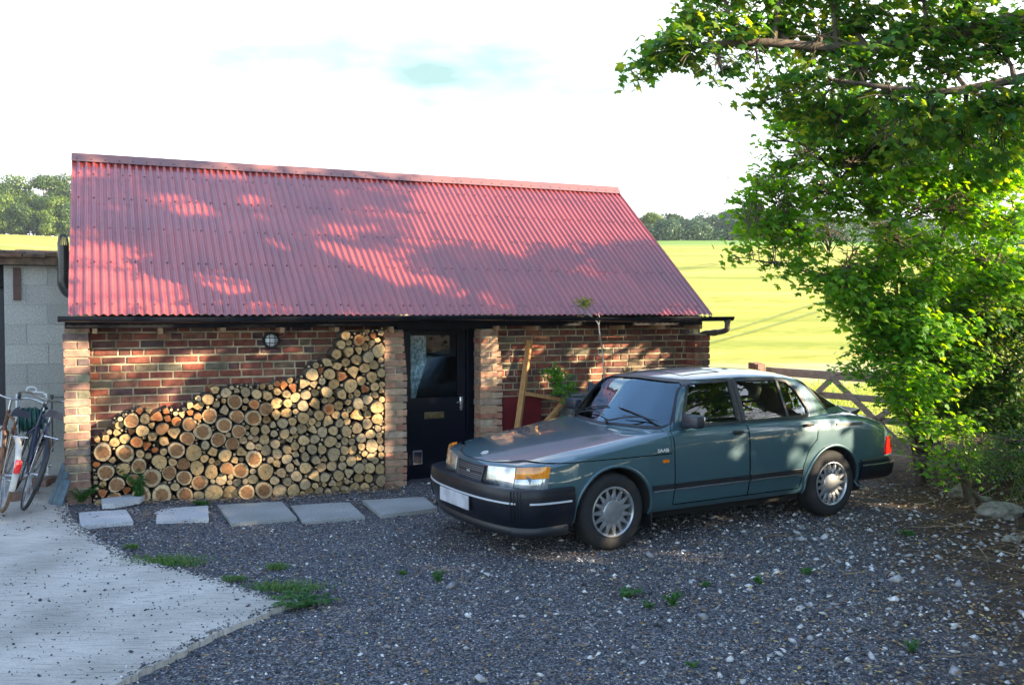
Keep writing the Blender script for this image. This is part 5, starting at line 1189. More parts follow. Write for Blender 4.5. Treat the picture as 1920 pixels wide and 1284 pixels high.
# wheels
rimm = mat('alloy_silver', (.46, .48, .50), .32, metal=.75, var=.2, scale=20); rimd = mat('rim_shade', (.02, .02, .022), .6)
def wheel(x, s, first=[None]):
    yo = s*.805
    if first[0] is None:
        w = bpy.data.objects.new('wheel', None)
        T = MB(); pr = [(.205, 0), (.215, .006), (.245, .012), (.275, .010), (.298, -.004), (.309, -.022), (.310, -.10), (.309, -.155), (.298, -.175), (.24, -.18), (.20, -.17)]
        T.lathe([(r_, -y_) for r_, y_ in pr], 64)
        for k in range(72):   # tread blocks on the shoulder
            a = 2*math.pi*k/72; ca, sa_ = math.cos(a), math.sin(a); ca2, sa2 = math.cos(a+.05), math.sin(a+.05)
            T.add([(r_*c1_, yy_, r_*s1_) for c1_, s1_ in ((ca, sa_), (ca2, sa2)) for r_, yy_ in ((.290, .006), (.308, .022), (.3125, .030), (.3125, .06))], [(0, 1, 5, 4), (1, 2, 6, 5), (2, 3, 7, 6)])
        tyre = T.build('tyre', rubber, None, 40); tyre.parent = w
        Rm = MB(); Rm.lathe([(.207, .002), (.204, -.010), (.197, -.012), (.190, -.006), (.186, .006), (.186, .10)], 64)
        nS = 15
        for k in range(nS):
            a = 2*math.pi*k/nS; Mr = Matrix.Rotation(-a, 4, 'Y')
            sec = [(.085, .0185, .004), (.115, .0235, -.002), (.145, .0175, -.003), (.170, .0125, .001), (.190, .0175, .004)]
            V = []
            for r_, hw, y_ in sec: V += [Mr @ Vector((r_, y_+.016, -hw)), Mr @ Vector((r_, y_, -hw*.62)), Mr @ Vector((r_, y_, hw*.62)), Mr @ Vector((r_, y_+.016, hw))]
            Rm.add(V, [(i*4+j, i*4+j+1, (i+1)*4+j+1, (i+1)*4+j) for i in range(4) for j in range(3)])
        rim = Rm.build('rim', rimm, None, 35, fix=True); rim.parent = w
        Hc = MB(); Hc.lathe([(.001, -.008), (.074, -.006), (.088, -.002), (.092, .003), (.098, .004), (.118, .004), (.122, .02)], 48); hub = Hc.build('hub_cap', rimm, None, 35); hub.parent = w
        D = MB(); D.lathe([(.001, .045), (.188, .045)], 32); bd_ = D.build('rim_shade_disc', rimd, None); bd_.parent = w  # dark disc backing the spokes stands in for shade inside the wheel
        COL.objects.link(w); first[0] = w; kids = None
    else:
        src = first[0]; w = src.copy(); COL.objects.link(w)
        for ch in list(src.children): c = ch.copy(); COL.objects.link(c); c.parent = w
    w.parent = car; w.location = (x, yo, .315); w.rotation_euler = (0, rnd.uniform(0, .3), 0 if s < 0 else math.pi); return w
fw_ = wheel(0, -1)
wheel(2.517, -1); wheel(0, 1); wheel(2.517, 1)
# mud flap behind the front wheel
for s in (-1, 1): m_ = MB(); m_.bbox((.375, min(s*.66, s*.82), .13), (.385, max(s*.66, s*.82), .36), .003); m_.build('mud_flap', trimb, car)
for o in tmpcol:
    bpy.data.objects.remove(o)
# ------------------------------------------------------------------ block shed, flue, bicycles, hose, planks, gate
def bl(px, py, o):
    """point of the photo on the plane o metres behind the front of the outbuilding, in the building's frame"""
    Mi = BM.inverted(); a = Mi @ Vector((0, 0, CAMH)); d = Mi.to_3x3() @ ray(px, py); t = (o-a.y)/d.y; return a+d*t
SO = at(126, 600, 10.75); SO.z = 0; SM = Matrix.Translation(SO) @ Matrix.Rotation(BA, 4, 'Z')
shed = thing('block_shed', 'grey concrete block shed with a tiled roof at the left edge beside the brick outbuilding', 'shed', SO, BA)
blockm = ramp_mat('concrete_block', [(0, (.30, .295, .275)), (.5, (.33, .325, .30)), (1, (.37, .365, .335))], .92, noise=.22, nscale=60, bump=.5, bscale=90)
mb = MB(); cr = .225
def blocks(mb, x0, x1, z0, z1):
    mb.box((x0, .006, z0), (x1, .18, z1), 1)
    for k in range(int(round((z1-z0)/cr))):
        x = x0-(.22 if k % 2 else 0)
        while x < x1:
            a, b = max(x, x0), min(x+.44, x1)
            if b-a > .05: mb.box((a+.004, rnd.uniform(-.001, .001), z0+k*cr+.003), (b-.003, .02, z0+(k+1)*cr-.003), 0)
            x += .445
blocks(mb, -.64, .35, -.02, 2.455); mb.build('wall', [blockm, mat('block_mortar', (.30, .295, .27), .95)], shed, fix=False)
mb = MB(); blocks(mb, -3.4, -2.05, -.02, 2.455); mb.build('wall', [blockm, MATS['block_mortar']], shed, fix=False)
mb = MB(); mb.box((-.64, .181, -.02), (-.46, 3.0, 2.4)); mb.box((-3.4, 3.0, -.02), (.35, 3.15, 2.4)); mb.box((.17, .181, -.02), (.35, 3.0, 2.4)); mb.box((-3.58, 0, -.02), (-3.402, 3.0, 2.4)); mb.build('side_wall', blockm, shed)
mb = MB(); mb.box((-2.05, .02, 2.20), (-.64, .16, 2.455)); mb.build('door_lintel', blackw, shed)
mb = MB(); mb.bbox((-2.05, .06, 0), (-.645, .10, 2.19), .004)
for i in range(8): mb.box((-2.03+.145*i, .052, .02), (-1.90+.145*i, .058, 2.17))
mb.build('plank_door', mat('shed_door_dark', (.012, .013, .018), .6), shed)
mb = MB(); mb.box((-.545, -.035, 2.06), (-.47, -.001, 2.42), jit=.004); mb.build('timber_batten', mat('stained_batten', (.09, .045, .03), .7, var=.3), shed)
mb = MB(); mb.box((-3.7, -.16, 2.456), (.42, .1, 2.53)); mb.build('eaves_board', mat('old_eaves_wood', (.06, .045, .035), .9, var=.4), shed)
mb = MB(); g = random.Random(4); mb.bbox((-3.75, .02, -.085), (.46, 3.2, .010), .004, 0, Matrix.Translation((0, -.20, 2.535)) @ Matrix.Rotation(R(4), 4, 'X'))
Mr = Matrix.Translation((0, -.20, 2.535)) @ Matrix.Rotation(R(4), 4, 'X')
for row in range(12):
    x = -3.75+(.12 if row % 2 else 0)
    while x < .42:
        w = g.uniform(.20, .26); dz = g.uniform(0, .016); mb.bbox((x, row*.26-g.uniform(0, .03), .012*0+dz+.004*(row % 2)), (min(x+w, .46), row*.26+.30, .040+dz+.004*(row % 2)), .006, 0, Mr @ Matrix.Rotation(g.uniform(-.02, .02), 4, 'Y')); x += w+.008
mb.build('roof_tiles', ramp_mat('mossy_tile', [(0, (.10, .06, .04)), (.4, (.17, .09, .055)), (.7, (.07, .06, .045)), (1, (.22, .13, .08))], .95, noise=.45, nscale=12, bump=.9, bscale=30), shed)
fo = at(119, 500, 10.02); fo.z = 0
fl = thing('flue_pipe', 'black metal flue pipe with a slotted cowl beside the left end of the red roof', 'flue pipe', fo)
mb = MB(); mb.tube(bez([(.16, .05, 2.10), (.05, .02, 2.13), (0, 0, 2.22), (0, 0, 2.34)], 6), .058, 20); mb.tube([(0, 0, 2.34), (0, 0, 2.64)], .057, 20); mb.tube([(0, 0, 2.375), (0, 0, 2.395)], .066, 20); mb.build('pipe', black_pl, fl, 40)
mb = MB(); mb.tube([(0, 0, 2.74), (0, 0, 2.752)], [.040, .034], 20)
for k in range(16):
    a = 2*math.pi*k/16; mb.tube([(.055*math.cos(a), .055*math.sin(a), 2.64), (.040*math.cos(a), .040*math.sin(a), 2.745)], .005, 5)
mb.build('cowl', black_pl, fl, 40)

def bicycle(loc, head, lean, frame_m, guard_m, tyre_m, label, rear_lamp=True):
    b = thing('bicycle', label, 'bicycle', loc, 0, 'bicycles leaning by the block shed')
    b.rotation_euler = (Matrix.Rotation(head, 4, 'Z') @ Matrix.Rotation(lean, 4, 'X')).to_euler()
    ch = mat('bike_chrome', (.55, .56, .58), .25, metal=.9, var=.3, scale=30); WB = 1.04; RW_ = .33
    T = lambda pts, r, m, name, n=8, par=None: (lambda q: q.build(name, m, par or b, 60))(MB().tube(pts, r, n))
    for x in (0, WB):
        w = bpy.data.objects.new('wheel', None); COL.objects.link(w); w.parent = b; w.location = (x, 0, RW_)
        q = MB(); q.tube([(.315*math.cos(a), 0, .315*math.sin(a)) for a in [2*math.pi*i/48 for i in range(48)]], .017, 8, closed=True); q.build('tyre', tyre_m, w, 60)
        q = MB(); q.tube([(.293*math.cos(a), 0, .293*math.sin(a)) for a in [2*math.pi*i/48 for i in range(48)]], .009, 6, closed=True); q.build('rim', ch, w, 60)
        q = MB(); q.cyl((0, -.045, 0), (0, .045, 0), .018, 12)
        for i in range(28):
            a = 2*math.pi*i/28; s_ = .035 if i % 2 else -.035; q.tube([(.016*math.cos(a+.6*(1 if i % 4 < 2 else -1)), s_, .016*math.sin(a+.6)), (.29*math.cos(a), 0, .29*math.sin(a))], .0012, 3)
        q.build('spokes', ch, w)
        m_ = MB(); a0, a1 = (R(-15), R(172)) if x == 0 else (R(30), R(185)); V = []; n = 26
        for i in range(n+1):
            a = a0+(a1-a0)*i/n
            for yy, rr in ((-.026, .338), (-.018, .350), (0, .355), (.018, .350), (.026, .338)): V.append((x-rr*math.cos(a) if x == 0 else x+rr*math.cos(math.pi-a)*1, yy, RW_+rr*math.sin(a)))
        m_.add(V, [(i*5+j, i*5+j+1, (i+1)*5+j+1, (i+1)*5+j) for i in range(n) for j in range(4)]); m_.build('mudguard', guard_m, b, 60)
    bb = (.44, 0, .29); st = (.27, 0, .80); hd = (.86, 0, .86); hl = (.895, 0, .70)
    q = MB()
    for a, c, r_ in ((bb, st, .015), (bb, hl, .017), (st, (.865, 0, .82), .014), (hd, hl, .019)): q.tube([a, c], r_, 10)
    for s_ in (-.05, .05):
        q.tube([(bb[0], s_*.5, bb[2]), (0, s_, RW_)], .009, 8); q.tube([(.29, s_*.3, .74), (0, s_, RW_)], .008, 8)
        q.tube([hl, (.92, s_, .62), (.985, s_, .42), (WB, s_, RW_)], .010, 8)
    q.build('frame', frame_m, b, 60)
    q = MB(); q.tube([st, (.245, 0, .90)], .012, 10); q.build('seat_post', ch, b, 60)
    q = MB(); V = []; n = 10
    for i in range(n+1):
        t_ = i/n; x = .08+.28*t_; w_ = .066*(1-t_)**.8+.018; zc = .925-.012*math.sin(t_*3.1)
        V += [(x, -w_, zc-.065), (x, -w_*.8, zc-.006), (x, 0, zc+.006), (x, w_*.8, zc-.006), (x, w_, zc-.065)]
    q.add(V, [(i*5+j, i*5+j+1, (i+1)*5+j+1, (i+1)*5+j) for i in range(n) for j in range(4)]+[(0, 1, 2, 3, 4)]); q.build('saddle', mat('saddle_vinyl', (.012, .016, .035), .5), b, 60)
    q = MB(); q.tube([hd, (.85, 0, .96)], .012, 8); q.tube(bez([(.62, -.28, .95), (.74, -.27, .98), (.86, -.16, 1.0), (.86, 0, .97), (.86, .16, 1.0), (.74, .27, .98), (.62, .28, .95)], 6), .011, 8); q.build('handlebar', ch, b, 60)
    for s_ in (-.275, .275):
        q = MB(); q.tube([(.68, s_, .968), (.57, s_*1.02, .94)], .016, 10); q.build('grip', trimb, b, 60)
    q = MB(); q.tube([(bb[0]+.09*math.cos(a), .04, bb[2]+.09*math.sin(a)) for a in [2*math.pi*i/24 for i in range(24)]], .005, 5, closed=True); q.tube([(bb[0], .05, bb[2]), (bb[0]+.12, .06, bb[2]-.12)], .009, 6); q.tube([(bb[0], -.05, bb[2]), (bb[0]-.12, -.06, bb[2]+.12)], .009, 6); q.bbox((.52, .06, .155), (.60, .15, .175), .004); q.bbox((.28, -.15, .40), (.36, -.06, .42), .004); q.build('crankset', ch, b, 60)
    q = MB(); q.tube([(.44, .045, .38), (.0, .045, .365)], .005, 5); q.tube([(.44, .045, .20), (.0, .045, .295)], .005, 5); q.build('chain', mat('rusty_steel', (.20, .09, .04), .75, metal=.3, var=.5, scale=60), b)
    q = MB(); q.tube([(-.01, .0, .70), (.25, 0, .72)], .004, 5); 
    for s_ in (-.06, 0, .06): q.tube([(-.16, s_, .70), (.22, s_, .72)], .005, 5)
    for s_ in (-.06, .06): q.tube([(-.05, s_, .70), (0, .05 if s_ > 0 else -.05, RW_+.01)], .004, 5)
    q.tube([(-.16, -.06, .70), (-.16, .06, .70)], .005, 5); q.build('rear_rack', ch, b, 60)
    if rear_lamp:
        q = MB(); q.bbox((-.375, -.028, .40), (-.350, .028, .52), .010); q.build('rear_light', mat('red_reflector', (.75, .01, .01), .12, spec=.8, coat=1.), b, 60)
    return b
rustf = mat('rusty_frame_paint', (.19, .085, .04), .65, metal=.2, col2=(.07, .04, .03), scale=25); whiteg = mat('white_mudguard', (.52, .50, .46), .4, var=.15, scale=15)
bluef = mat('dark_blue_frame', (.02, .03, .07), .3, spec=.6); tan_t = mat('brown_wall_tyre', (.14, .085, .045), .8, var=.3); hb = math.atan2(.85, -.60)
P1 = gnd(2, 976, .04); P2 = gnd(42, 972, .04)
bicycle((P1.x, P1.y, gzf(P1.x, P1.y)+.05), hb, R(12), rustf, whiteg, tan_t, 'rusty bicycle with a white rear mudguard and red rear lamp, leftmost of the two bicycles')
bicycle((P2.x, P2.y, gzf(P2.x, P2.y)+.05), hb-.04, R(19), bluef, trimb, mat('bike_tyre', (.02, .02, .022), .8), 'dark blue bicycle with a dark saddle leaning over, right of the rusty one', False)
# hose reel
ho = at(60, 800, 10.0); ho.z = gzf(ho.x, ho.y)+.035; hr = thing('hose_reel', 'green garden hose wound on a reel with a white tube frame behind the bicycles', 'hose reel', ho, BA)
wt = mat('white_tube', (.72, .73, .75), .35); hg = mat('green_hose', (.02, .10, .085), .45, var=.3)
mb = MB(); fr_pts = [(-.145, 0, 0), (-.145, .02, .85), (-.13, .03, .92), (-.09, .03, .95), (.09, .03, .95), (.13, .03, .92), (.145, .02, .85), (.145, 0, 0)]; mb.tube(bez(fr_pts, 5), .009, 8)
mb.tube([(.05*math.cos(a), .03, .98+.03*math.sin(a)) for a in [2*math.pi*i/16 for i in range(16)]], .009, 6, closed=True); mb.tube([(-.145, 0, .6), (.145, 0, .6)], .007, 6); mb.tube([(-.145, .0, .02), (-.145, .25, .02), (.145, .25, .02), (.145, .0, .02)], .009, 6); mb.build('reel_frame', wt, hr, 60)
mb = MB(); mb.tube([(-.14, 0, .66), (.14, 0, .66)], .035, 12)
for s_ in (-.115, .115): mb.lathe([(.001, 0), (.15, 0), (.15, .008), (.001, .008)], 24, 0, Matrix.Translation((s_, 0, .66)) @ Matrix.Rotation(R(90), 4, 'Z'))
mb.build('drum', mat('teal_plastic', (.02, .12, .14), .4), hr, 40)
mb = MB(); hp = []
for i in range(520): a = i*.30; k = i/520; r_ = .08+.055*k; hp.append(((-.10+.20*abs(((i/90.) % 2)-1)), r_*math.cos(a), .66+r_*math.sin(a)))
hp += [(-.05, -.10, .5), (0, -.12, .25), (.03, -.10, .05)]; mb.tube(hp, .009, 5); mb.build('hose', hg, hr, 60)
# planks leaning on the left pillar
for i, (a, q, lab) in enumerate((((90, 955), (122, 868), 'longest blue grey plank, leftmost of the three leaning on the end pillar'), ((98, 957), (125, 885), 'middle one of the three short blue grey planks leaning on the end pillar'), ((107, 960), (127, 900), 'shortest blue grey plank, nearest the end pillar'))):
    A_ = gnd(*a, .05); B_ = at(q[0], q[1], A_.y+.16); mb = MB(); beam(mb, (0, 0, 0), B_-A_, .062, .018); o = mb.build('plank', mat('blue_grey_plank', (.10, .15, .18), .7, var=.35, scale=14), None, 40); o.location = A_; tag(o, lab, 'plank', 'planks leaning on the end pillar')
# rubble at the foot of the shed wall
for i, (px, py, s_, lab) in enumerate([(78, 921, .09, 'dark broken brick on the ground behind the dark blue bicycle'), (98, 914, .075, 'small brick fragment beside the planks at the foot of the shed'), (62, 935, .06, 'brick fragment between the two bicycles'), (30, 948, .07, 'flat grey rubble piece behind the rusty bicycle wheel')]):
    P = gnd(px, py, .05); bm = bmesh.new(); bmesh.ops.create_cube(bm, size=1); bmesh.ops.subdivide_edges(bm, edges=bm.edges[:], cuts=2, use_grid_fill=True)
    for v in bm.verts: v.co = Vector((v.co.x*s_*1.6, v.co.y*s_*1.1, v.co.z*s_))*(1+rnd.uniform(-.12, .12))
    me = bpy.data.meshes.new('b'); bm.to_mesh(me); bm.free(); me.materials.append(brick_grey); o = bpy.data.objects.new('broken_brick', me); COL.objects.link(o); o.location = (P.x, P.y, gzf(P.x, P.y)+.035+s_*.45); o.rotation_euler = (.1, .15, i*1.3); tag(o, lab, 'brick', 'rubble by the shed')
po = at(97, 745, 10.62); mb = MB(); mb.tube([(0, 0, -.62), (0, 0, 0), (.24, .05, .0)], .010, 8); mb.cyl((0, 0, -.01), (0, 0, .03), .02, 10); o = mb.build('water_pipe', mat('verdigris_pipe', (.05, .06, .055), .6), None, 40); o.location = po; tag(o, 'thin dark bent water pipe standing up in front of the shed wall', 'pipe')

# gate and its posts
G0 = Vector((3.55, 13.1, 0)); gd = Vector((.606, -.795, 0)); ga = math.atan2(gd.y, gd.x); zg = lambda t_: gzf(G0.x+gd.x*t_, G0.y+gd.y*t_)
oldw = mat('weathered_oak', (.40, .31, .25), .9, col2=(.24, .18, .14), scale=12, bump=.6, bscale=40, stretch=(1, 6, 6))
gate = thing('field_gate', 'weathered brown wooden five bar gate with crossed braces behind the back of the car', 'gate', G0, ga)
def railp(name, z, t0=.12, t1=3.55, h_=.095): mb = MB(); beam(mb, (t0, 0, z), (t1, 0, z), h_, .032); o = mb.build(name, oldw, gate); return o
def rail(name, a, b, w, d, y=0):
    mb = MB(); p_, q_ = Vector((a[0], y, a[1])), Vector((b[0], y, b[1])); dd = (q_-p_); l_ = dd.length; ang = math.atan2(dd.z, dd.x); M = Matrix.Translation(p_) @ Matrix.Rotation(-ang, 4, 'Y'); mb.bbox((0, -d/2, -w/2), (l_, d/2, w/2), .004, 0, M); return mb.build(name, oldw, gate, 40)
rail('top_rail', (.10, 1.10), (3.55, 1.075), .11, .055)
for z in (.83, .57, .33, .12): rail('rail', (.10, z), (3.55, z-.01), .085, .030)
for a, b in (((1.12, 1.06), (.12, .12)), ((1.12, 1.06), (2.32, .12)), ((1.74, .57), (2.45, 1.05)), ((2.45, 1.05), (3.5, .12))): rail('brace', a, b, .075, .026, -.032)
rail('stile', (.10, .04), (.10, 1.16), .09, .055); rail('stile', (3.52, .04), (3.52, 1.14), .09, .055)
def post(x, y, h_, lab, r_=.085):
    bm = bmesh.new(); 
    mb = MB(); 
    for k in range(3): mb.bbox((-r_+k*r_*.7, -r_, -.2), (-r_+k*r_*.7+r_*.66, r_, h_-rnd.uniform(0, .04)), .008)
    o = mb.build('gate_post', mat('post_oak', (.20, .12, .09), .9, var=.4, scale=9, bump=.5), None, 40); o.location = (x, y, gzf(x, y)); o.rotation_euler = (0, 0, ga); return tag(o, lab, 'gate post', 'gate posts')
q = G0-gd*.12; post(q.x, q.y, 1.22, 'split topped brown gate post between the outbuilding corner and the gate')
q = G0+gd*3.75; post(q.x, q.y, 1.35, 'gate post hidden in the leaves at the right end of the gate')
# post and rail fence from the outbuilding corner to the gate post is not shown in the photo
# ------------------------------------------------------------------ vegetation
lobes5 = []
def lobe(a, l, w):
    c, s = math.cos(a), math.sin(a); P = [(0, 0), (l*.55, -w), (l, 0), (l*.55, w)]; return [(x*c-y*s, x*s+y*c) for x, y in P]
PALM = np.array([lobe(0, 1.0, .30), lobe(.95, .86, .26), lobe(-.95, .86, .26), lobe(1.95, .50, .20), lobe(-1.95, .50, .20)])   # (5, 4, 2)
OVAL = np.array([lobe(0, 1.0, .38)])
COMP = np.array([[(0, 0), (.3, -.12), (.9, 0), (.3, .12)], [(0, 0), (.35, .1), (.7, .55), (.1, .35)], [(0, 0), (.35, -.1), (.7, -.55), (.1, -.35)]])
def leaves(name, C, S, nrm, m, parent, shape=PALM, seed=0, fold=.25, dirs=None):
    """C centres, S sizes, nrm leaf normals"""
    g = np.random.default_rng(seed); N = len(C)
    nrm = nrm/np.linalg.norm(nrm, axis=1, keepdims=True)
    r = g.normal(0, 1, (N, 3)) if dirs is None else dirs+g.normal(0, .35, (N, 3)); u = r-nrm*(r*nrm).sum(1, keepdims=True); u /= np.linalg.norm(u, axis=1, keepdims=True); v = np.cross(nrm, u)
    L5 = shape.shape[0]; P = shape[None]*np.ones((N, 1, 1, 1)); P = P*(1+g.uniform(-.12, .12, P.shape[:3]+(1,)))
    X = P[..., 0]*S[:, None, None]; Y = P[..., 1]*S[:, None, None]; Z = -np.abs(Y)*fold-X**2/S[:, None, None]*g.uniform(.05, .4, (N, 1, 1))
    W = C[:, None, None]+X[..., None]*u[:, None, None]+Y[..., None]*v[:, None, None]+Z[..., None]*nrm[:, None, None]
    # each leaf is one loose piece: weld the shared base point
    if L5 == 1: return quadmesh(name, W.reshape(-1, 4, 3), 4, m, parent)
    k = L5*3+1; V = np.concatenate([W[:, 0, 0][:, None], W[:, :, 1:].reshape(N, L5*3, 3)], 1).reshape(-1, 3)
    F = np.array([(0, 1+3*i, 2+3*i, 3+3*i) for i in range(L5)])[None]+(np.arange(N)*k)[:, None, None]
    return trimesh(name, V, F.reshape(-1, 4), m, parent)
# gaps in the foliage through which the low sun reaches the wall, the roof and the tail of the car
GAPS = []
g0_ = random.Random(77)
for x, z in [(.45, 1.66), (.75, 1.5), (1.15, 1.42), (1.45, 1.70), (1.75, 1.45), (2.15, 1.62), (2.45, 1.55), (.12, 1.05), (.12, 1.5), (3.28, 1.62), (3.28, 1.05), (2.95, 1.5), (2.5, 1.15), (1.9, .95), (.9, .85), (4.42, 1.5), (4.45, 1.2), (4.8, 1.35), (5.1, 1.55), (5.35, 1.15), (5.7, 1.45), (6.1, 1.3), (6.4, 1.55), (6.5, 1.1), (6.8, 1.35), (6.15, 1.6), (5.9, 1.05)]:
    GAPS.append((BM @ Vector((x, .0 if (x < .3 or 3.1 < x < 4.6) else .2, z)), g0_.uniform(.09, .17)))
for x, f in [(.5, .12), (.9, .15), (1.5, .2), (2.2, .45), (2.6, .42), (3.0, .36), (3.3, .25), (3.9, .18), (1.2, .7), (2.0, .75), (4.5, .1)]:
    GAPS.append((BM @ Vector((x, -.25+2.33*f, 1.893+1.81*f)), g0_.uniform(.10, .2)))
CMt = Matrix.Translation(CARO) @ Matrix.Rotation(CARA, 4, 'Z')
for x, y, z in [(2.55, -.82, .80), (2.75, -.82, .74), (2.95, -.80, .80), (3.05, -.80, .62), (3.2, -.79, .70), (3.3, -.77, .52), (3.1, -.72, .93), (2.9, -.70, .95), (3.35, -.7, .82), (2.3, -.83, .80), (2.1, -.83, .83), (2.55, -.82, .30), (2.6, -.82, .42), (3.1, -.84, .40), (1.3, -.84, .75), (2.7, -.72, .92)]:
    GAPS.append((CMt @ Vector((x, y, z)), g0_.uniform(.045, .09)))
def thin(C):
    keep = np.ones(len(C), bool); s_ = np.array(tuple(sd))
    for o_, r_ in GAPS:
        d = C-np.array(tuple(o_)); t = d @ s_; keep &= ~((np.linalg.norm(d-t[:, None]*s_, axis=1) < r_+.03) & (t > 0))
    return keep
bark_m = mat('tree_bark', (.13, .095, .07), .95, col2=(.07, .055, .04), scale=12, bump=1., bscale=30)
def tree(name, label, cat, base, trunks, blobs, leaf_m, size, per, seed, group=None, shape=PALM, droop=.5, cluster=7, trunk_r=.06, parent_blobs=True, spread=.17):
    """trunks: list of polylines; blobs: (centre, radius) leaf masses, each fed by a limb from the nearest trunk point"""
    g = random.Random(seed); ng = np.random.default_rng(seed); base = Vector(base)
    T = thing(name, label, cat, base, 0, group); mb = MB(); nodes = []
    for pl, r0 in trunks:
        P = bez([Vector(q) for q in pl], 6); n = len(P); rr = [r0*(1-.75*i/(n-1)) for i in range(n)]
        P = [q+Vector((g.uniform(-.012, .012), g.uniform(-.012, .012), 0)) for q in P]
        mb.tube([q-base for q in P], rr, 8); nodes += [(q, r_) for q, r_ in zip(P, rr)]
    C = []; NR = []; DR = []; SZ = []
    for c, r, *ex in blobs:
        fac, szf = ex if ex else (1., 1.)
        c = Vector(c); c.z = max(c.z, gzf(c.x, c.y)+.12) if len(blobs) < 45 else c.z; near = sorted(nodes, key=lambda q: (q[0]-c).length+max(0, q[0].z-c.z+.1)*1.5)[0]; a, ra = near
        mid = a.lerp(c, .5)+Vector((g.uniform(-.1, .1), g.uniform(-.1, .1), g.uniform(.02, .18)))*r*1.2
        Lp = bez([a, mid, c], 5); mb.tube([q-base for q in Lp], [max(.004, min(ra*.7, .012+.03*r)*(1-.8*i/10)) for i in range(11)], 5)
        ntw = max(4, int(per*r*r*fac))
        for _ in range(ntw):
            d = Vector((g.gauss(0, 1), g.gauss(0, 1), g.gauss(0, 1))).normalized(); k = g.uniform(.25, 1.0)**.6; tip = c+Vector((d.x*r, d.y*r, d.z*r*.72))*k*(1+.25*math.sin(d.x*5+seed)*math.cos(d.z*4))
            s_ = Lp[g.randrange(4, 11)]; md = s_.lerp(tip, .55)+Vector((0, 0, .06*r))
            if g.random() < min(.7, 22/ntw): mb.tube([s_-base, md-base, tip-base], [.006, .0045, .002], 4, caps=False)
            out = (tip-s_).normalized() if (tip-s_).length > .01 else d
            for j in range(cluster):
                o_ = Vector((g.gauss(0, 1), g.gauss(0, 1), g.gauss(0, 1)))*spread*.5*(.5+r*.5)**.3; p_ = tip+o_-out*g.uniform(0, .22)
                C.append(p_-base); SZ.append(szf); nn = Vector((g.gauss(0, .45), g.gauss(0, .45), 1))+out*.35+Vector((sd.x, sd.y, 0))*.35; NR.append(nn); dr = out*.6+Vector((0, 0, -droop)); DR.append(dr)
    C = np.array([tuple(q) for q in C]); NR = np.array([tuple(q) for q in NR]); DR = np.array([tuple(q) for q in DR])
    kp = thin(C+np.array(tuple(base))); C, NR, DR, SZ = C[kp], NR[kp], DR[kp], np.array(SZ)[kp]
    mb.build('trunk', bark_m, T, 60, fix=False)
    S = size*ng.uniform(.6, 1.15, len(C))*np.array(SZ); leaves('crown', C, S, NR, leaf_m, T, shape, seed, dirs=DR)
    return T
syc = leaf_mat('sycamore_leaf', (.045, .13, .028), (.070, .19, .030), (.22, .27, .04), .5)
syc2 = leaf_mat('sapling_leaf', (.07, .20, .028), (.11, .28, .035), (.22, .36, .05), .55)
hedge_m = leaf_mat('hedge_leaf', (.028, .082, .02), (.05, .14, .025), (.18, .26, .04), .42)
def B(L): return [(at(px, py, min(D, 10.15) if D < 10.6 else D), r) for px, py, D, r in L]
# big sycamore: trunk outside the frame on the right, boughs reaching over the drive
TB = Vector((8.3, 7.4, gzf(8.3, 7.4)))
vis = B([(1195, 150, 8.2, .16), (1225, 118, 8.2, .24), (1262, 78, 8.1, .27), (1300, 110, 8.0, .30), (1300, 35, 8.3, .30), (1352, 132, 7.9, .28), (1372, 60, 8.2, .36), (1420, 118, 8.1, .34), (1455, 40, 8.4, .42), (1490, 150, 7.8, .30), (1535, 90, 8.2, .42), (1560, 170, 7.8, .30), (1600, 30, 8.4, .50), (1620, 130, 8.0, .42), (1680, 190, 7.8, .36), (1700, 80, 8.2, .50), (1745, 210, 7.7, .32), (1780, 130, 8.0, .46), (1800, 30, 8.2, .50), (1850, 200, 7.7, .36), (1870, 100, 7.9, .48), (1925, 215, 7.6, .36), (1930, 60, 7.9, .52), (1440, -50, 8.4, .5), (1560, -60, 8.4, .55), (1700, -70, 8.3, .6), (1350, -40, 8.4, .4), (1985, 150, 7.7, .5), (2050, 60, 7.7, .6), (2060, 230, 7.6, .5), (1470, 205, 8.4, .24), (1515, 215, 8.5, .28), (1560, 235, 8.6, .3), (1610, 235, 8.6, .32), (1660, 260, 8.5, .34), (1430, 190, 8.2, .2), (1720, 280, 8.4, .36), (1800, 280, 8.3, .36), (1880, 290, 8.2, .36)])
g = random.Random(5); top = []
for i in range(38):
    a = g.uniform(0, 6.28); rr = 3.3*math.sqrt(g.random()); z = g.uniform(4.4, 8.6); k = math.sqrt(max(.1, 1-((z-6)/3.6)**2)); top.append((Vector((7.6+rr*k*math.cos(a), 6.9+rr*.62*k*math.sin(a), z)), *((g.uniform(.6, .95), .22, 1.5) if z > 6. else (g.uniform(.35, .6), .30, 1.4))))
for i in range(20): top.append((Vector((g.uniform(6.0, 9.6), g.uniform(5.6, 8.6), g.uniform(3.1, 4.8))), g.uniform(.35, .55), .20, 1.4))
for i in range(11): top.append((Vector((g.uniform(6.6, 9.4), g.uniform(5.2, 7.3), g.uniform(2.1, 3.6))), g.uniform(.45, .65), .38, 1.5))
top = [q for q in top if not (q[0].x < 4.6 and q[0].z < 5.4)]
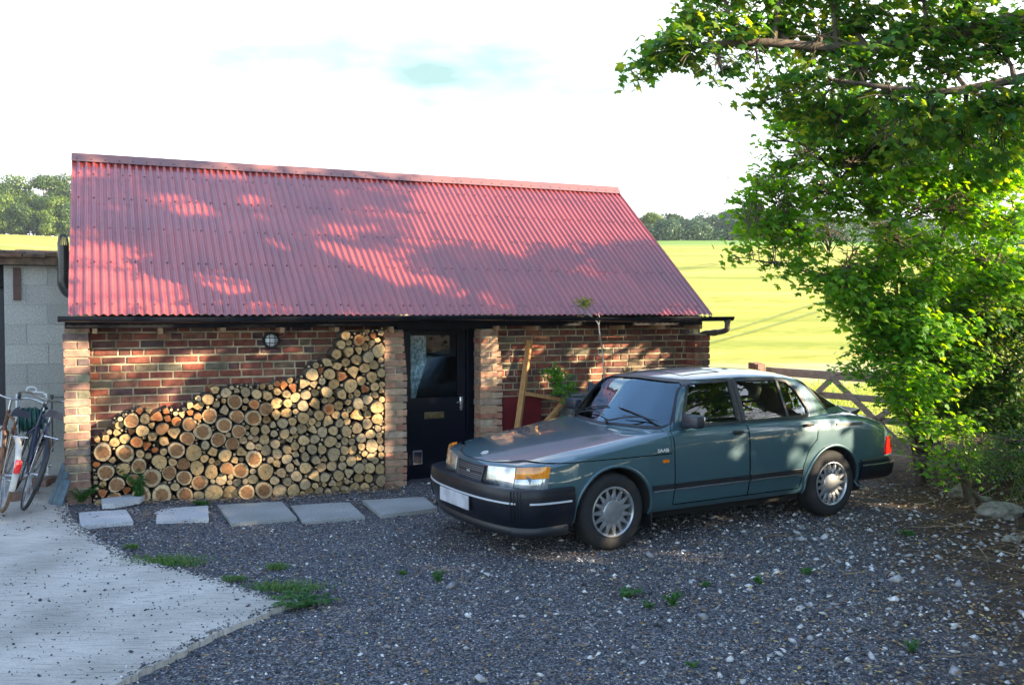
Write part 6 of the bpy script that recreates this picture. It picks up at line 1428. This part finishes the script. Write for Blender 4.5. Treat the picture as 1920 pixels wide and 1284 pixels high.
tree('sycamore_tree', 'big dark leaved sycamore whose boughs hang in from the upper right corner', 'tree', TB,
     [([TB, TB+Vector((-.1, .1, 2)), TB+Vector((-.3, .1, 4)), TB+Vector((-.5, 0, 6.5)), TB+Vector((-.4, 0, 8.2))], .26),
      ([TB+Vector((-.3, .1, 3.2)), TB+Vector((-1.5, .3, 4.0)), at(1800, 60, 8.1), at(1600, 90, 8.2), at(1420, 80, 8.1), at(1260, 90, 8.1)], .09),
      ([TB+Vector((-.25, .1, 2.8)), TB+Vector((-1.6, .2, 3.6)), at(1900, 150, 7.8), at(1740, 170, 7.8), at(1560, 150, 7.9)], .06)],
     vis+top, syc, .070, 290, 1, droop=.75, cluster=7)
# young multi stemmed sycamore behind the back of the car
SB = gnd(1712, 812, 0); SB = Vector((4.55, 10.35, gzf(4.55, 10.35)))
def st_(*p): return [SB]+[at(*q) for q in p]
vis = B([(1395, 378, 9.3, .20), (1420, 335, 9.5, .22), (1438, 412, 9.4, .20), (1448, 262, 9.8, .18), (1478, 222, 9.6, .22), (1500, 300, 9.7, .34), (1480, 380, 9.5, .30), (1545, 250, 9.9, .40), (1540, 345, 9.6, .38), (1555, 430, 9.6, .34), (1600, 190, 10.0, .42), (1620, 300, 10.0, .48), (1630, 400, 9.7, .42), (1690, 240, 10.2, .5), (1700, 350, 10.1, .5), (1770, 300, 10.3, .55), (1790, 400, 10.2, .5), (1860, 330, 10.3, .5), (1880, 430, 10.2, .5), (1690, 450, 9.8, .36), (1370, 490, 9.0, .14), (1405, 480, 9.1, .18), (1450, 492, 9.2, .20), (1500, 505, 9.3, .22), (1545, 520, 9.4, .22), (1590, 500, 9.6, .26), (1640, 510, 9.8, .28), (1760, 500, 10.0, .40), (1840, 520, 10.1, .42), (1930, 500, 10.1, .5), (1910, 280, 10.4, .5)])
def fill(n, poly, d0, d1, r0, r1, seed):
    g_ = random.Random(seed); out_ = []; xs_ = [p_[0] for p_ in poly]; ys_ = [p_[1] for p_ in poly]
    while len(out_) < n:
        x, y = g_.uniform(min(xs_), max(xs_)), g_.uniform(min(ys_), max(ys_))
        if in_poly(np.array([x]), np.array([y]), poly)[0]: out_.append((x, y, g_.uniform(d0, d1), g_.uniform(r0, r1)))
    return out_
vis += B(fill(74, [(1450, 250), (1560, 180), (1930, 190), (1960, 600), (1700, 640), (1600, 600), (1520, 500), (1400, 410)], 9.3, 10.15, .22, .34, 9)+fill(36, [(1640, 250), (1940, 200), (1940, 600), (1660, 600)], 10.65, 11.3, .28, .42, 15))
tree('sycamore_sapling', 'young bright green sycamore with several thin leaning stems behind the rear of the car', 'tree', SB,
     [(st_((1722, 690, 10.2), (1700, 560, 10.1), (1655, 430, 9.9), (1560, 320, 9.8), (1500, 250, 9.8)), .035), (st_((1690, 700, 10.4), (1680, 560, 10.2), (1680, 420, 10.1), (1690, 260, 10.2), (1650, 160, 10.2)), .032),
      (st_((1740, 640, 10.3), (1750, 500, 10.3), (1800, 350, 10.3), (1830, 200, 10.4)), .032), (st_((1700, 640, 10.2), (1650, 575, 9.8), (1580, 535, 9.6), (1480, 500, 9.3), (1400, 485, 9.1)), .018), (st_((1800, 650, 10.2), (1860, 520, 10.2), (1900, 380, 10.3)), .028)],
     vis, syc2, .064, 380, 2, droop=.6, cluster=6)
# hedge growth right of the car: separate bushes
def bush(lab, cat, base, L, m, size, per, seed, shape=OVAL, cluster=12, name='hedge_bush', spread=.14, stems=4):
    base = Vector((base[0], base[1], gzf(*base))); g_ = random.Random(seed); bl_ = B(L)
    tr = []
    for k in range(stems):
        c = bl_[g_.randrange(len(bl_))][0]; tr.append(([base+Vector((g_.uniform(-.15, .15), g_.uniform(-.15, .15), -.05)), base.lerp(c, .4)+Vector((0, 0, .15)), c+Vector((0, 0, -.05))], g_.uniform(.012, .028)))
    return tree(name, lab, cat, base, tr, bl_, m, size, per, seed, 'bushes of the hedge at the right', shape, .3, cluster, spread=spread)
HB = [(1640, 600), (1960, 560), (1960, 800), (1780, 830), (1700, 780), (1650, 740)]
bush('dark leafy sycamore regrowth in front of the right end of the gate', 'bush', (4.75, 10.4), [(1640, 620, 9.8, .26), (1690, 600, 9.7, .34), (1620, 660, 9.8, .22), (1595, 690, 9.7, .16), (1650, 700, 9.6, .24), (1700, 680, 9.5, .32), (1750, 620, 9.5, .40), (1760, 720, 9.3, .34), (1690, 745, 9.5, .20), (1570, 702, 9.8, .10), (1640, 560, 9.9, .22), (1720, 540, 9.9, .34)]+fill(34, [(1620, 600), (1700, 560), (1850, 560), (1870, 800), (1720, 800), (1640, 720)], 9.7, 10.7, .2, .34, 12), syc2, .055, 430, 31, PALM, 6)
bush('bright yellow green low shoots beside the tail light of the car', 'bush', (4.62, 9.3), [(1700, 820, 9.2, .13), (1740, 800, 9.2, .17), (1720, 860, 9.0, .15), (1775, 850, 9.0, .18), (1800, 800, 9.2, .2), (1750, 890, 8.9, .10), (1830, 870, 8.9, .16)], syc2, .045, 700, 32, PALM, 5, stems=5)
bush('dense dark hedge bush filling the right edge of the picture', 'bush', (6.0, 10.1), [(x_, y_, d_+.85, r_*1.05) for x_, y_, d_, r_ in [(1800, 590, 9.4, .42), (1860, 620, 9.3, .46), (1920, 580, 9.2, .46), (1830, 700, 9.2, .42), (1900, 710, 9.0, .44), (1800, 770, 9.2, .30), (1870, 790, 8.9, .36), (1950, 780, 8.9, .4), (1980, 640, 8.9, .5)]+fill(30, [(1780, 600), (1960, 560), (1960, 870), (1790, 850)], 8.9, 9.6, .25, .4, 13)], hedge_m, .050, 230, 33, PALM, 8)
bush('tangled low hedge growth above the chalk lumps', 'bush', (5.3, 8.4), [(1850, 870, 8.6, .20), (1900, 860, 8.3, .24), (1800, 880, 8.8, .14), (1930, 900, 8.1, .2), (1880, 820, 8.5, .28), (1960, 850, 8.0, .3), (1840, 830, 8.9, .22), (1810, 850, 9.1, .18), (1905, 830, 8.4, .26), (1870, 885, 8.4, .16)], hedge_m, .030, 700, 34)
bush('twiggy hedge bush behind the young sycamore, seen through its leaves', 'bush', (6.1, 11.2), [(1820, 560, 11.0, .5), (1890, 520, 11.0, .5), (1760, 650, 11.0, .45), (1830, 690, 11.0, .5), (1900, 640, 10.8, .5), (1700, 760, 11.2, .3), (1770, 770, 11.0, .35)], hedge_m, .045, 260, 35)
# more of the hedge and two trees out of the frame on the right: they shade the yard
shade = leaf_mat('shade_leaf', (.03, .08, .02), (.045, .12, .022), (.1, .16, .03), .35)
def shade_tree(x, y, h_, R_, n, seed, lab, per=42, size=.17):
    g_ = random.Random(seed); b_ = Vector((x, y, gzf(x, y))); L_ = []
    for i in range(n):
        a = g_.uniform(0, 6.28); rr = R_*math.sqrt(g_.random()); zz = g_.uniform(.16, 1)*h_; k = math.sqrt(max(.12, 1-((zz/h_-.5)/.55)**2)); L_.append((b_+Vector((rr*k*math.cos(a), rr*k*math.sin(a), zz)), g_.uniform(.5, .9)))
    return tree('hedgerow_tree', lab, 'tree', b_, [([b_, b_+Vector((.1, 0, h_*.4)), b_+Vector((0, .1, h_*.9))], .15)], L_, shade, size, per, seed, 'trees along the lane', OVAL, .3, 8, spread=.5)
SHADE = [(8.5, 1.5, 6.4, 2.4, 44, 51), (10.0, -3.5, 7.4, 3.0, 46, 52), (9.6, 5.0, 5.6, 2.2, 13, 53), (13.5, 3.0, 9.4, 3.0, 15, 54), (13.0, -6., 9.5, 3.4, 40, 55), (10.9, 2.4, 6.4, 2.3, 40, 56), (12.8, -.6, 7.6, 2.6, 44, 57)]
for i, (x, y, h_, R_, n, sd_) in enumerate(SHADE):
    shade_tree(x, y, h_, R_, n, sd_, per=22 if i in (2, 3) else 75, lab=['hedgerow tree beside the drive out of view on the right', 'tree behind the viewer on the right', 'hedgerow tree just right of the big sycamore', 'tall tree beyond the hedge on the right', 'far tree behind the viewer on the right', 'low bushy tree in the middle of the hedge out of view on the right', 'bushy tree behind the low one out of view on the right'][i])

for i, (x, y) in enumerate([(12.4, 9.6), (12.8, 7.2), (12.6, 4.8), (12.2, 2.4)]):  # unseen bushes added to darken the reflections along the car
    shade_tree(x, y, 2.9, 1.7, 22, 60+i, ['added low bush out of view on the right, nearest the gate', 'added low bush out of view, between the gate end and the big sycamore', 'added low bush out of view just behind the big sycamore', 'added low bush out of view, farthest from the gate'][i], per=50)
# small plants by the log pile, on the gravel and by the wall
weedm = leaf_mat('weed_leaf', (.03, .10, .03), (.045, .15, .035), (.10, .20, .04), .35)
grassm = leaf_mat('grass_blade', (.05, .13, .03), (.07, .17, .03), (.16, .22, .06), .3)
def tuft(px, py, w, h_, n, lab, kind='grass_tuft', m=None, flat=.4, seed=0, cat='grass tuft'):
    g_ = random.Random(seed+int(px)); P = gnd(px, py, .03); mb = MB()
    for i in range(n):
        x, y = g_.gauss(0, w*.4), g_.gauss(0, w*.18); a = g_.uniform(0, 6.28); l_ = h_*g_.uniform(.5, 1.2); b_ = g_.uniform(.3, 1.3); wd_ = .0035*g_.uniform(.6, 1.4); d = Vector((math.cos(a), math.sin(a), 0)); s_ = Vector((-d.y, d.x, 0))*wd_; o = Vector((x, y, 0)); m1 = o+d*l_*.35*b_+Vector((0, 0, l_*.55)); t_ = o+d*l_*b_+Vector((0, 0, l_*(1-.5*b_)*.7))
        mb.add([o-s_, o+s_, m1+s_*.8, m1-s_*.8, t_], [(0, 1, 2, 3), (3, 2, 4)])
    o = mb.build(kind, m or grassm, None, fix=False); o.location = (P.x, P.y, gzf(P.x, P.y)+.01); return tag(o, lab, cat, 'weeds growing in the gravel') if lab else tag(o, kind='stuff')
tuft(152, 1042, .14, .035, 70, 'flat grass tuft on the concrete nearest the left edge')
tuft(178, 1023, .10, .03, 60, 'small flat grass tuft at the concrete edge nearest the leftmost slab')
tuft(246, 1024, .08, .06, 90, 'upright grass tuft behind the broken concrete edge below the pale slabs')
tuft(300, 1050, .42, .07, 520, None, 'grass_strip')
tuft(437, 1082, .16, .05, 120, None, 'grass_strip')
tuft(517, 1060, .12, .06, 130, 'grass tuft in the gravel just behind the ferny weed')
tuft(533, 1098, .34, .06, 420, None, 'grass_strip')
tuft(702, 1290, .10, .04, 60, 'grass tuft at the bottom edge of the picture left of centre')
tuft(480, 1120, .14, .03, 60, 'sparse grass on the edge of the concrete beside its point')
def leafy(px, py, hgt, nst, ll, lab, seed, z0=.03, spread=.12, cat='weed', D=None, name='weed', shape=COMP):
    g_ = random.Random(seed); P = gnd(px, py, z0) if D is None else Vector((at(px, py, D).x, D, gzf(at(px, py, D).x, D)))
    b_ = Vector((P.x, P.y, gzf(P.x, P.y))); T = thing(name, lab, cat, b_, 0, 'weeds growing in the gravel' if name == 'weed' else None); mb = MB(); C = []; N_ = []; Dr = []
    for k in range(nst):
        a = g_.uniform(0, 6.28); tp = Vector((math.cos(a)*spread*g_.uniform(.3, 1.3), math.sin(a)*spread*g_.uniform(.3, 1), hgt*g_.uniform(.6, 1.05))); Pp = bez([(0, 0, 0), (tp.x*.3, tp.y*.3, tp.z*.6), tp], 5); mb.tube(Pp, [.0025]*8+[.0015]*3, 4)
        for j, q in enumerate(Pp[2:]):
            for s_ in (-1, 1, 0):
                C.append(tuple(q)); dd = Vector((math.cos(a+s_*1.3), math.sin(a+s_*1.3), .2)); Dr.append(tuple(dd)); N_.append((g_.gauss(0, .3), g_.gauss(0, .3), 1))
    mb.build('stem', mat('green_stem', (.06, .13, .03), .6), T, fix=False); C = np.array(C); leaves('foliage', C, ll*np.random.default_rng(seed).uniform(.6, 1.2, len(C)), np.array(N_), weedm, T, shape, seed, dirs=np.array(Dr)); return T
leafy(262, 948, .34, 9, .05, 'tall feathery weed growing in front of the lower left logs', 61, spread=.16)
leafy(152, 952, .20, 10, .045, 'bushy weed at the foot of the weathered end pillar', 62, spread=.16)
leafy(288, 938, .16, 5, .04, 'small feathery weed right of the tall one by the logs', 63)
leafy(376, 948, .04, 5, .05, 'flat leafed weed between the second slab and the logs', 64, spread=.05)
leafy(566, 1126, .07, 16, .045, 'ferny drooping weed at the very point of the concrete', 65, spread=.22)
leafy(820, 1082, .09, 4, .03, 'little upright weed alone in the gravel in front of the number plate', 66, spread=.05)
leafy(1168, 1112, .06, 8, .03, 'spreading weed in the gravel below the front wheel', 67, spread=.12)
leafy(1262, 1128, .10, 5, .03, 'upright weed in the gravel right of the spreading one', 68, spread=.06)
leafy(1215, 1130, .04, 4, .025, 'tiny weed between the spreading and the upright weed', 69, spread=.08)
leafy(1318, 1090, .03, 4, .03, 'small flat weed in the gravel below the front door of the car', 70, spread=.05)
leafy(1428, 1086, .05, 3, .03, 'small weed in the gravel midway between the car wheels', 71, spread=.04)
leafy(1510, 1068, .05, 3, .035, 'weed sprout in the gravel left of the rear wheel', 72, spread=.04)
leafy(1708, 1212, .07, 4, .03, 'weed sprout in the gravel near the lower right corner', 73, spread=.05)
leafy(754, 1068, .03, 3, .03, 'flat weed in the gravel below the doorstep', 74, spread=.05)
leafy(1705, 998, .05, 4, .04, 'weed at the foot of the bank behind the rear wheel', 75, spread=.06)
leafy(1300, 1240, .03, 3, .02, 'tiny yellowish weed near the bottom edge right of centre', 76, spread=.04)
# shrub in front of the right bay and the thin sapling climbing to the eaves
q = bl(1078, 770, -.12); wp = BM @ Vector((q.x, q.y, 0)); SHB = Vector((wp.x, wp.y, 0)); ctr = BM @ bl(1052, 715, -.12)
T = thing('garden_shrub', 'small bright green shrub on a crooked stem against the brick wall behind the bonnet', 'shrub', SHB)
mb = MB(); off_ = [BM @ bl(a, b, -.12)-SHB for a, b in ((1072, 790), (1078, 770), (1068, 750), (1060, 735), (1055, 715), (1050, 695))]
mb.tube([(0, 0, 0)]+bez(off_, 4), [.03]*8+[.018]*(len(bez(off_, 4))-9)+[.008, .006], 7); mb.build('stem', mat('twisted_bark', (.22, .19, .17), .9, var=.5, bump=.8), T, 60)
ng = np.random.default_rng(81); C = []; Dr = []
for k in range(60):
    t_ = k/59; a = BM @ bl(1062-22*t_+ng.normal(0, 9), 752-58*t_+ng.normal(0, 5), -.12+ng.normal(0, .05))-SHB
    for j in range(9): d_ = ng.normal(0, 1, 3); d_[2] = abs(d_[2])*.8+.2; C.append(np.array(a)+d_*.008); Dr.append(d_)
C = np.array(C); Dr = np.array(Dr); leaves('foliage', C, ng.uniform(.045, .085, len(C)), np.cross(Dr, ng.normal(0, 1, Dr.shape)), leaf_mat('shrub_leaf', (.04, .15, .02), (.07, .24, .03), (.16, .32, .05), .4), T, np.array([lobe(0, 1., .16)]), 82, dirs=Dr*3)
b0 = BM @ Vector((bl(1132, 780, -.08).x, -.08, 0)); T = thing('climbing_sapling', 'thin bare sapling stem climbing the brick wall to a small leaf tuft at the gutter', 'sapling', b0)
mb = MB(); F_ = lambda a, b, o=-.34: BM @ bl(a, b, o)-b0
mb.tube([(0, 0, 0), BM @ bl(1132, 760, -.1)-b0]+bez([F_(1131, 720, -.15), F_(1132, 690, -.18), F_(1129, 655, -.2), F_(1124, 625), F_(1122, 608), F_(1112, 596), F_(1102, 588), F_(1094, 578), F_(1092, 570)], 4), [.012]*2+[.009]*24+[.006]*9, 6)
mb.tube([F_(1123, 610), F_(1125, 598), F_(1122, 588)], .005, 5); mb.tube([F_(1130, 665, -.2), F_(1118, 655, -.22)], .003, 4); mb.tube([F_(1130, 668, -.2), F_(1116, 660, -.2)], .003, 4); mb.build('stem', mat('pale_stem', (.42, .38, .33), .8), T, 60, fix=False)
C = []; Dr = []
for k in range(90): a = F_(1095+ng.normal(0, 8), 568+ng.normal(0, 5), -.34+ng.normal(0, .04)); C.append(tuple(a)); Dr.append(tuple(ng.normal(0, 1, 3)))
C = np.array(C); leaves('foliage', C, ng.uniform(.03, .055, len(C)), ng.normal(0, 1, C.shape)+np.array([0, 0, 1]), leaf_mat('tuft_leaf', (.10, .16, .02), (.2, .25, .04), (.3, .25, .06), .4), T, COMP, 83, dirs=np.array(Dr))
C = []
for k in range(14): C.append(tuple(F_(1090+ng.normal(0, 3), 590+k*.9+ng.normal(0, 3), -.33+ng.normal(0, .02))))
C = np.array(C); leaves('withered_leaves', C, ng.uniform(.03, .05, len(C)), ng.normal(0, 1, C.shape), mat('withered_leaf', (.26, .16, .08), .8), T, COMP, 84, dirs=np.tile(np.array([[0, 0, -2.]]), (len(C), 1)))
# rough grass on the verge between the gate and the crop, and under the hedge
def grass_strip(name, xy, h0, h1, m, seed, w=.008):
    g_ = np.random.default_rng(seed); N = len(xy); a = g_.uniform(0, 6.28, N); hh = g_.uniform(h0, h1, N); z = gz(xy[:, 0], xy[:, 1]); b_ = np.stack([xy[:, 0], xy[:, 1], z-.01], 1); s_ = np.stack([np.cos(a), np.sin(a), 0*a], 1)*w; t_ = b_+np.stack([g_.normal(0, .4, N)*hh, g_.normal(0, .4, N)*hh, hh], 1)
    return tag(quadmesh(name, np.stack([b_-s_, b_+s_, t_+s_*.15, t_-s_*.15], 1), 4, m), kind='stuff')
n = 26000; xy = np.stack([rg.uniform(2.5, 16, n), rg.uniform(13.3, 24, n)], 1); vergem = leaf_mat('verge_grass', (.13, .22, .04), (.24, .30, .07), (.42, .40, .16), .45)
grass_strip('verge_grass', xy, .10, .38, vergem, 91, .010)
n = 9000; xy = np.stack([rg.uniform(4.7, 8.0, n), rg.uniform(6.0, 12.5, n)], 1); xy = xy[rg.uniform(0, 1, n) < smooth(4.7, 5.6, xy[:, 0])*.9]; grass_strip('hedge_bottom_grass', xy, .06, .26, hedge_m, 92, .008)
# distant woodland: each tree its own crown and trunk
FT = [leaf_mat('far_oak_leaf', (.024, .056, .012), (.040, .084, .015), (.09, .135, .022), .2), leaf_mat('far_lime_leaf', (.055, .105, .014), (.085, .145, .018), (.15, .20, .03), .25), leaf_mat('far_hazy_leaf', (.030, .070, .034), (.042, .092, .042), (.07, .12, .045), .2)]  # the last leaf colour has the blue of distant haze mixed in
def far_tree(px, ytop, D, wpx, mi, seed, lab, ybot=455, leafn=6500, airy=0.):
    g_ = np.random.default_rng(seed); X = at(px, 500, D).x; b_ = Vector((X, D, gzf(X, D))); top_ = at(px, ytop, D).z; H_ = max(3.5, top_-b_.z); W_ = wpx/FOC*D/2
    T = thing('woodland_tree', lab, 'tree', b_, 0, 'trees of the wood on the skyline' if px < 300 else 'trees along the far hedge'); mb = MB(); r0 = .03*H_
    mb.tube([(0, 0, -.3), (.1, 0, H_*.35), (0, .1, H_*.75)], [r0, r0*.7, r0*.25], 7)
    nb = 20; cs = []
    for i in range(nb):
        a = g_.uniform(0, 6.28); f = g_.uniform(.14, .86); k = math.sqrt(max(.05, 1-((f-.48)/.53)**2)); rr = W_*.60*k*math.sqrt(g_.uniform(.15, 1)); c = np.array((rr*math.cos(a), rr*math.sin(a), H_*f)); r = W_*g_.uniform(.38, .60); cs.append((c, r)); mb.tube([(0, 0, H_*f*.55), tuple(c)], [r0*.35, r0*.1], 4)
    mb.build('trunk', bark_m, T, fix=False); C = []; N_ = []
    for c, r in cs:
        m_ = int(leafn*1.6/nb*(1-airy)); d = g_.normal(0, 1, (m_, 3)); d /= np.linalg.norm(d, axis=1, keepdims=True); q = c+d*(r*g_.uniform(.55, 1.05, (m_, 1)))*np.array([1, 1, .8]); C.append(q); N_.append(d*.9+g_.normal(0, .5, (m_, 3))+np.array([0, 0, .4]))
    C = np.concatenate(C); N_ = np.concatenate(N_); C[:, 2] = np.maximum(C[:, 2], .1); leaves('crown', C, g_.uniform(.24, .46, len(C)), N_, FT[mi], T, OVAL, seed, fold=.2)
wood = [(-30, 350, 190, 80, 0), (8, 345, 190, 80, 0), (48, 333, 192, 75, 1), (88, 336, 190, 70, 0), (122, 335, 194, 70, 0), (20, 380, 186, 66, 1), (70, 372, 186, 62, 0), (112, 378, 186, 64, 1), (150, 345, 190, 70, 0), (-20, 392, 185, 60, 0), (45, 398, 184, 50, 0), (95, 402, 184, 50, 1), (135, 392, 185, 56, 0)]
wl = ['tall oak at the far left of the wood', 'tall oak second from the left on the wood skyline', 'tall pale green tree in the middle of the wood skyline', 'tall dark oak right of the pale one on the wood skyline', 'tall oak at the end of the wood beside the roof ridge', 'rounded pale green tree at the front of the wood, left', 'dark tree at the front of the wood, middle', 'pale green tree at the front of the wood beside the flue', 'tall oak hidden behind the left end of the red roof', 'low dark tree at the front left corner of the wood', 'small dark tree at the wood edge between two pale ones', 'small pale green tree at the wood edge above the shed roof', 'low tree at the wood edge behind the flue pipe']
for i, (px, yt, D, w, mi) in enumerate(wood): far_tree(px, yt-14, D, w*1.1, mi, 100+i, wl[i])
far = [(1170, 402, 180, 60, 0), (1222, 400, 176, 62, 1), (1258, 402, 186, 56, 0), (1290, 432, 182, 60, 2), (1328, 388, 184, 78, 2), (1368, 398, 186, 70, 2), (1200, 432, 170, 50, 2), (1250, 440, 168, 60, 2), (1310, 440, 168, 60, 2), (1410, 392, 180, 84, 2), (1465, 408, 176, 80, 2), (1525, 400, 184, 90, 2), (1590, 412, 180, 84, 0), (1655, 405, 184, 90, 2), (1725, 412, 180, 90, 2), (1795, 405, 184, 90, 0), (1870, 412, 180, 90, 2), (1380, 442, 168, 60, 2), (1450, 444, 168, 66, 2), (1560, 442, 168, 80, 2), (1940, 405, 182, 90, 2)]
fl_ = ['tree half hidden behind the sloping right edge of the red roof', 'rounded yellow green tree right of the red roof on the far hedge', 'round topped oak just right of the yellow green one', 'low bluish bush in the dip of the far hedge', 'tall open bluish tree right of the dip in the far hedge', 'tall bluish tree right of the open one', 'low dark hedge tree beside the roof edge', 'low dark hedge tree below the yellow green tree', 'low dark hedge tree below the dip', 'bluish tree whose top shows left of the sapling leaves', 'bluish hedge tree behind the tips of the sapling', 'far hedge tree behind the left part of the sapling', 'greener far hedge tree behind the sapling', 'far hedge tree behind the sapling stems', 'far hedge tree right of the sapling stems', 'greener far hedge tree near the right edge', 'far hedge tree beside the right edge', 'low hedge tree below the tall bluish trees', 'low hedge tree left of the sapling', 'low hedge tree behind the low sapling branch', 'far hedge tree at the right edge of the picture']
for i, (px, yt, D, w, mi) in enumerate(far): far_tree(px, yt, D, w, mi, 140+i, fl_[i], airy=.35 if i == 4 else 0)
n = 7000; C = np.stack([rg.uniform(8, 120, n), rg.uniform(164, 172, n), np.zeros(n)], 1); C[:, 2] = gz(C[:, 0], C[:, 1])+rg.uniform(0, 2.2, n); q = leaves('hedge_undergrowth', C, rg.uniform(.3, .6, n), rg.normal(0, 1, (n, 3))+np.array([0, -.4, .5]), FT[2], None, OVAL, 190); tag(q, kind='stuff')
n = 9000; C = np.stack([rg.uniform(-125, -78, n), rg.uniform(185, 189, n), np.zeros(n)], 1); C[:, 2] = gz(C[:, 0], C[:, 1])+rg.uniform(0, 4.4, n); q = leaves('wood_undergrowth', C, rg.uniform(.3, .6, n), rg.normal(0, 1, (n, 3))+np.array([0, -.4, .5]), FT[0], None, OVAL, 191); tag(q, kind='stuff')
# ------------------------------------------------------------------ thin air haze over the whole place
hz = MB(); hz.box((-420, -120, -45), (420, 420, 42)); hm = bpy.data.materials.new('haze_air'); hm.use_nodes = True; t = hm.node_tree; t.nodes.remove(t.nodes['Principled BSDF'])
pv = t.nodes.new('ShaderNodeVolumePrincipled'); pv.inputs['Color'].default_value = (.80, .90, 1, 1); pv.inputs['Density'].default_value = .0003; pv.inputs['Anisotropy'].default_value = .2
t.links.new(pv.outputs[0], t.nodes['Material Output'].inputs['Volume']); o = hz.build('haze', hm); tag(o, kind='stuff')
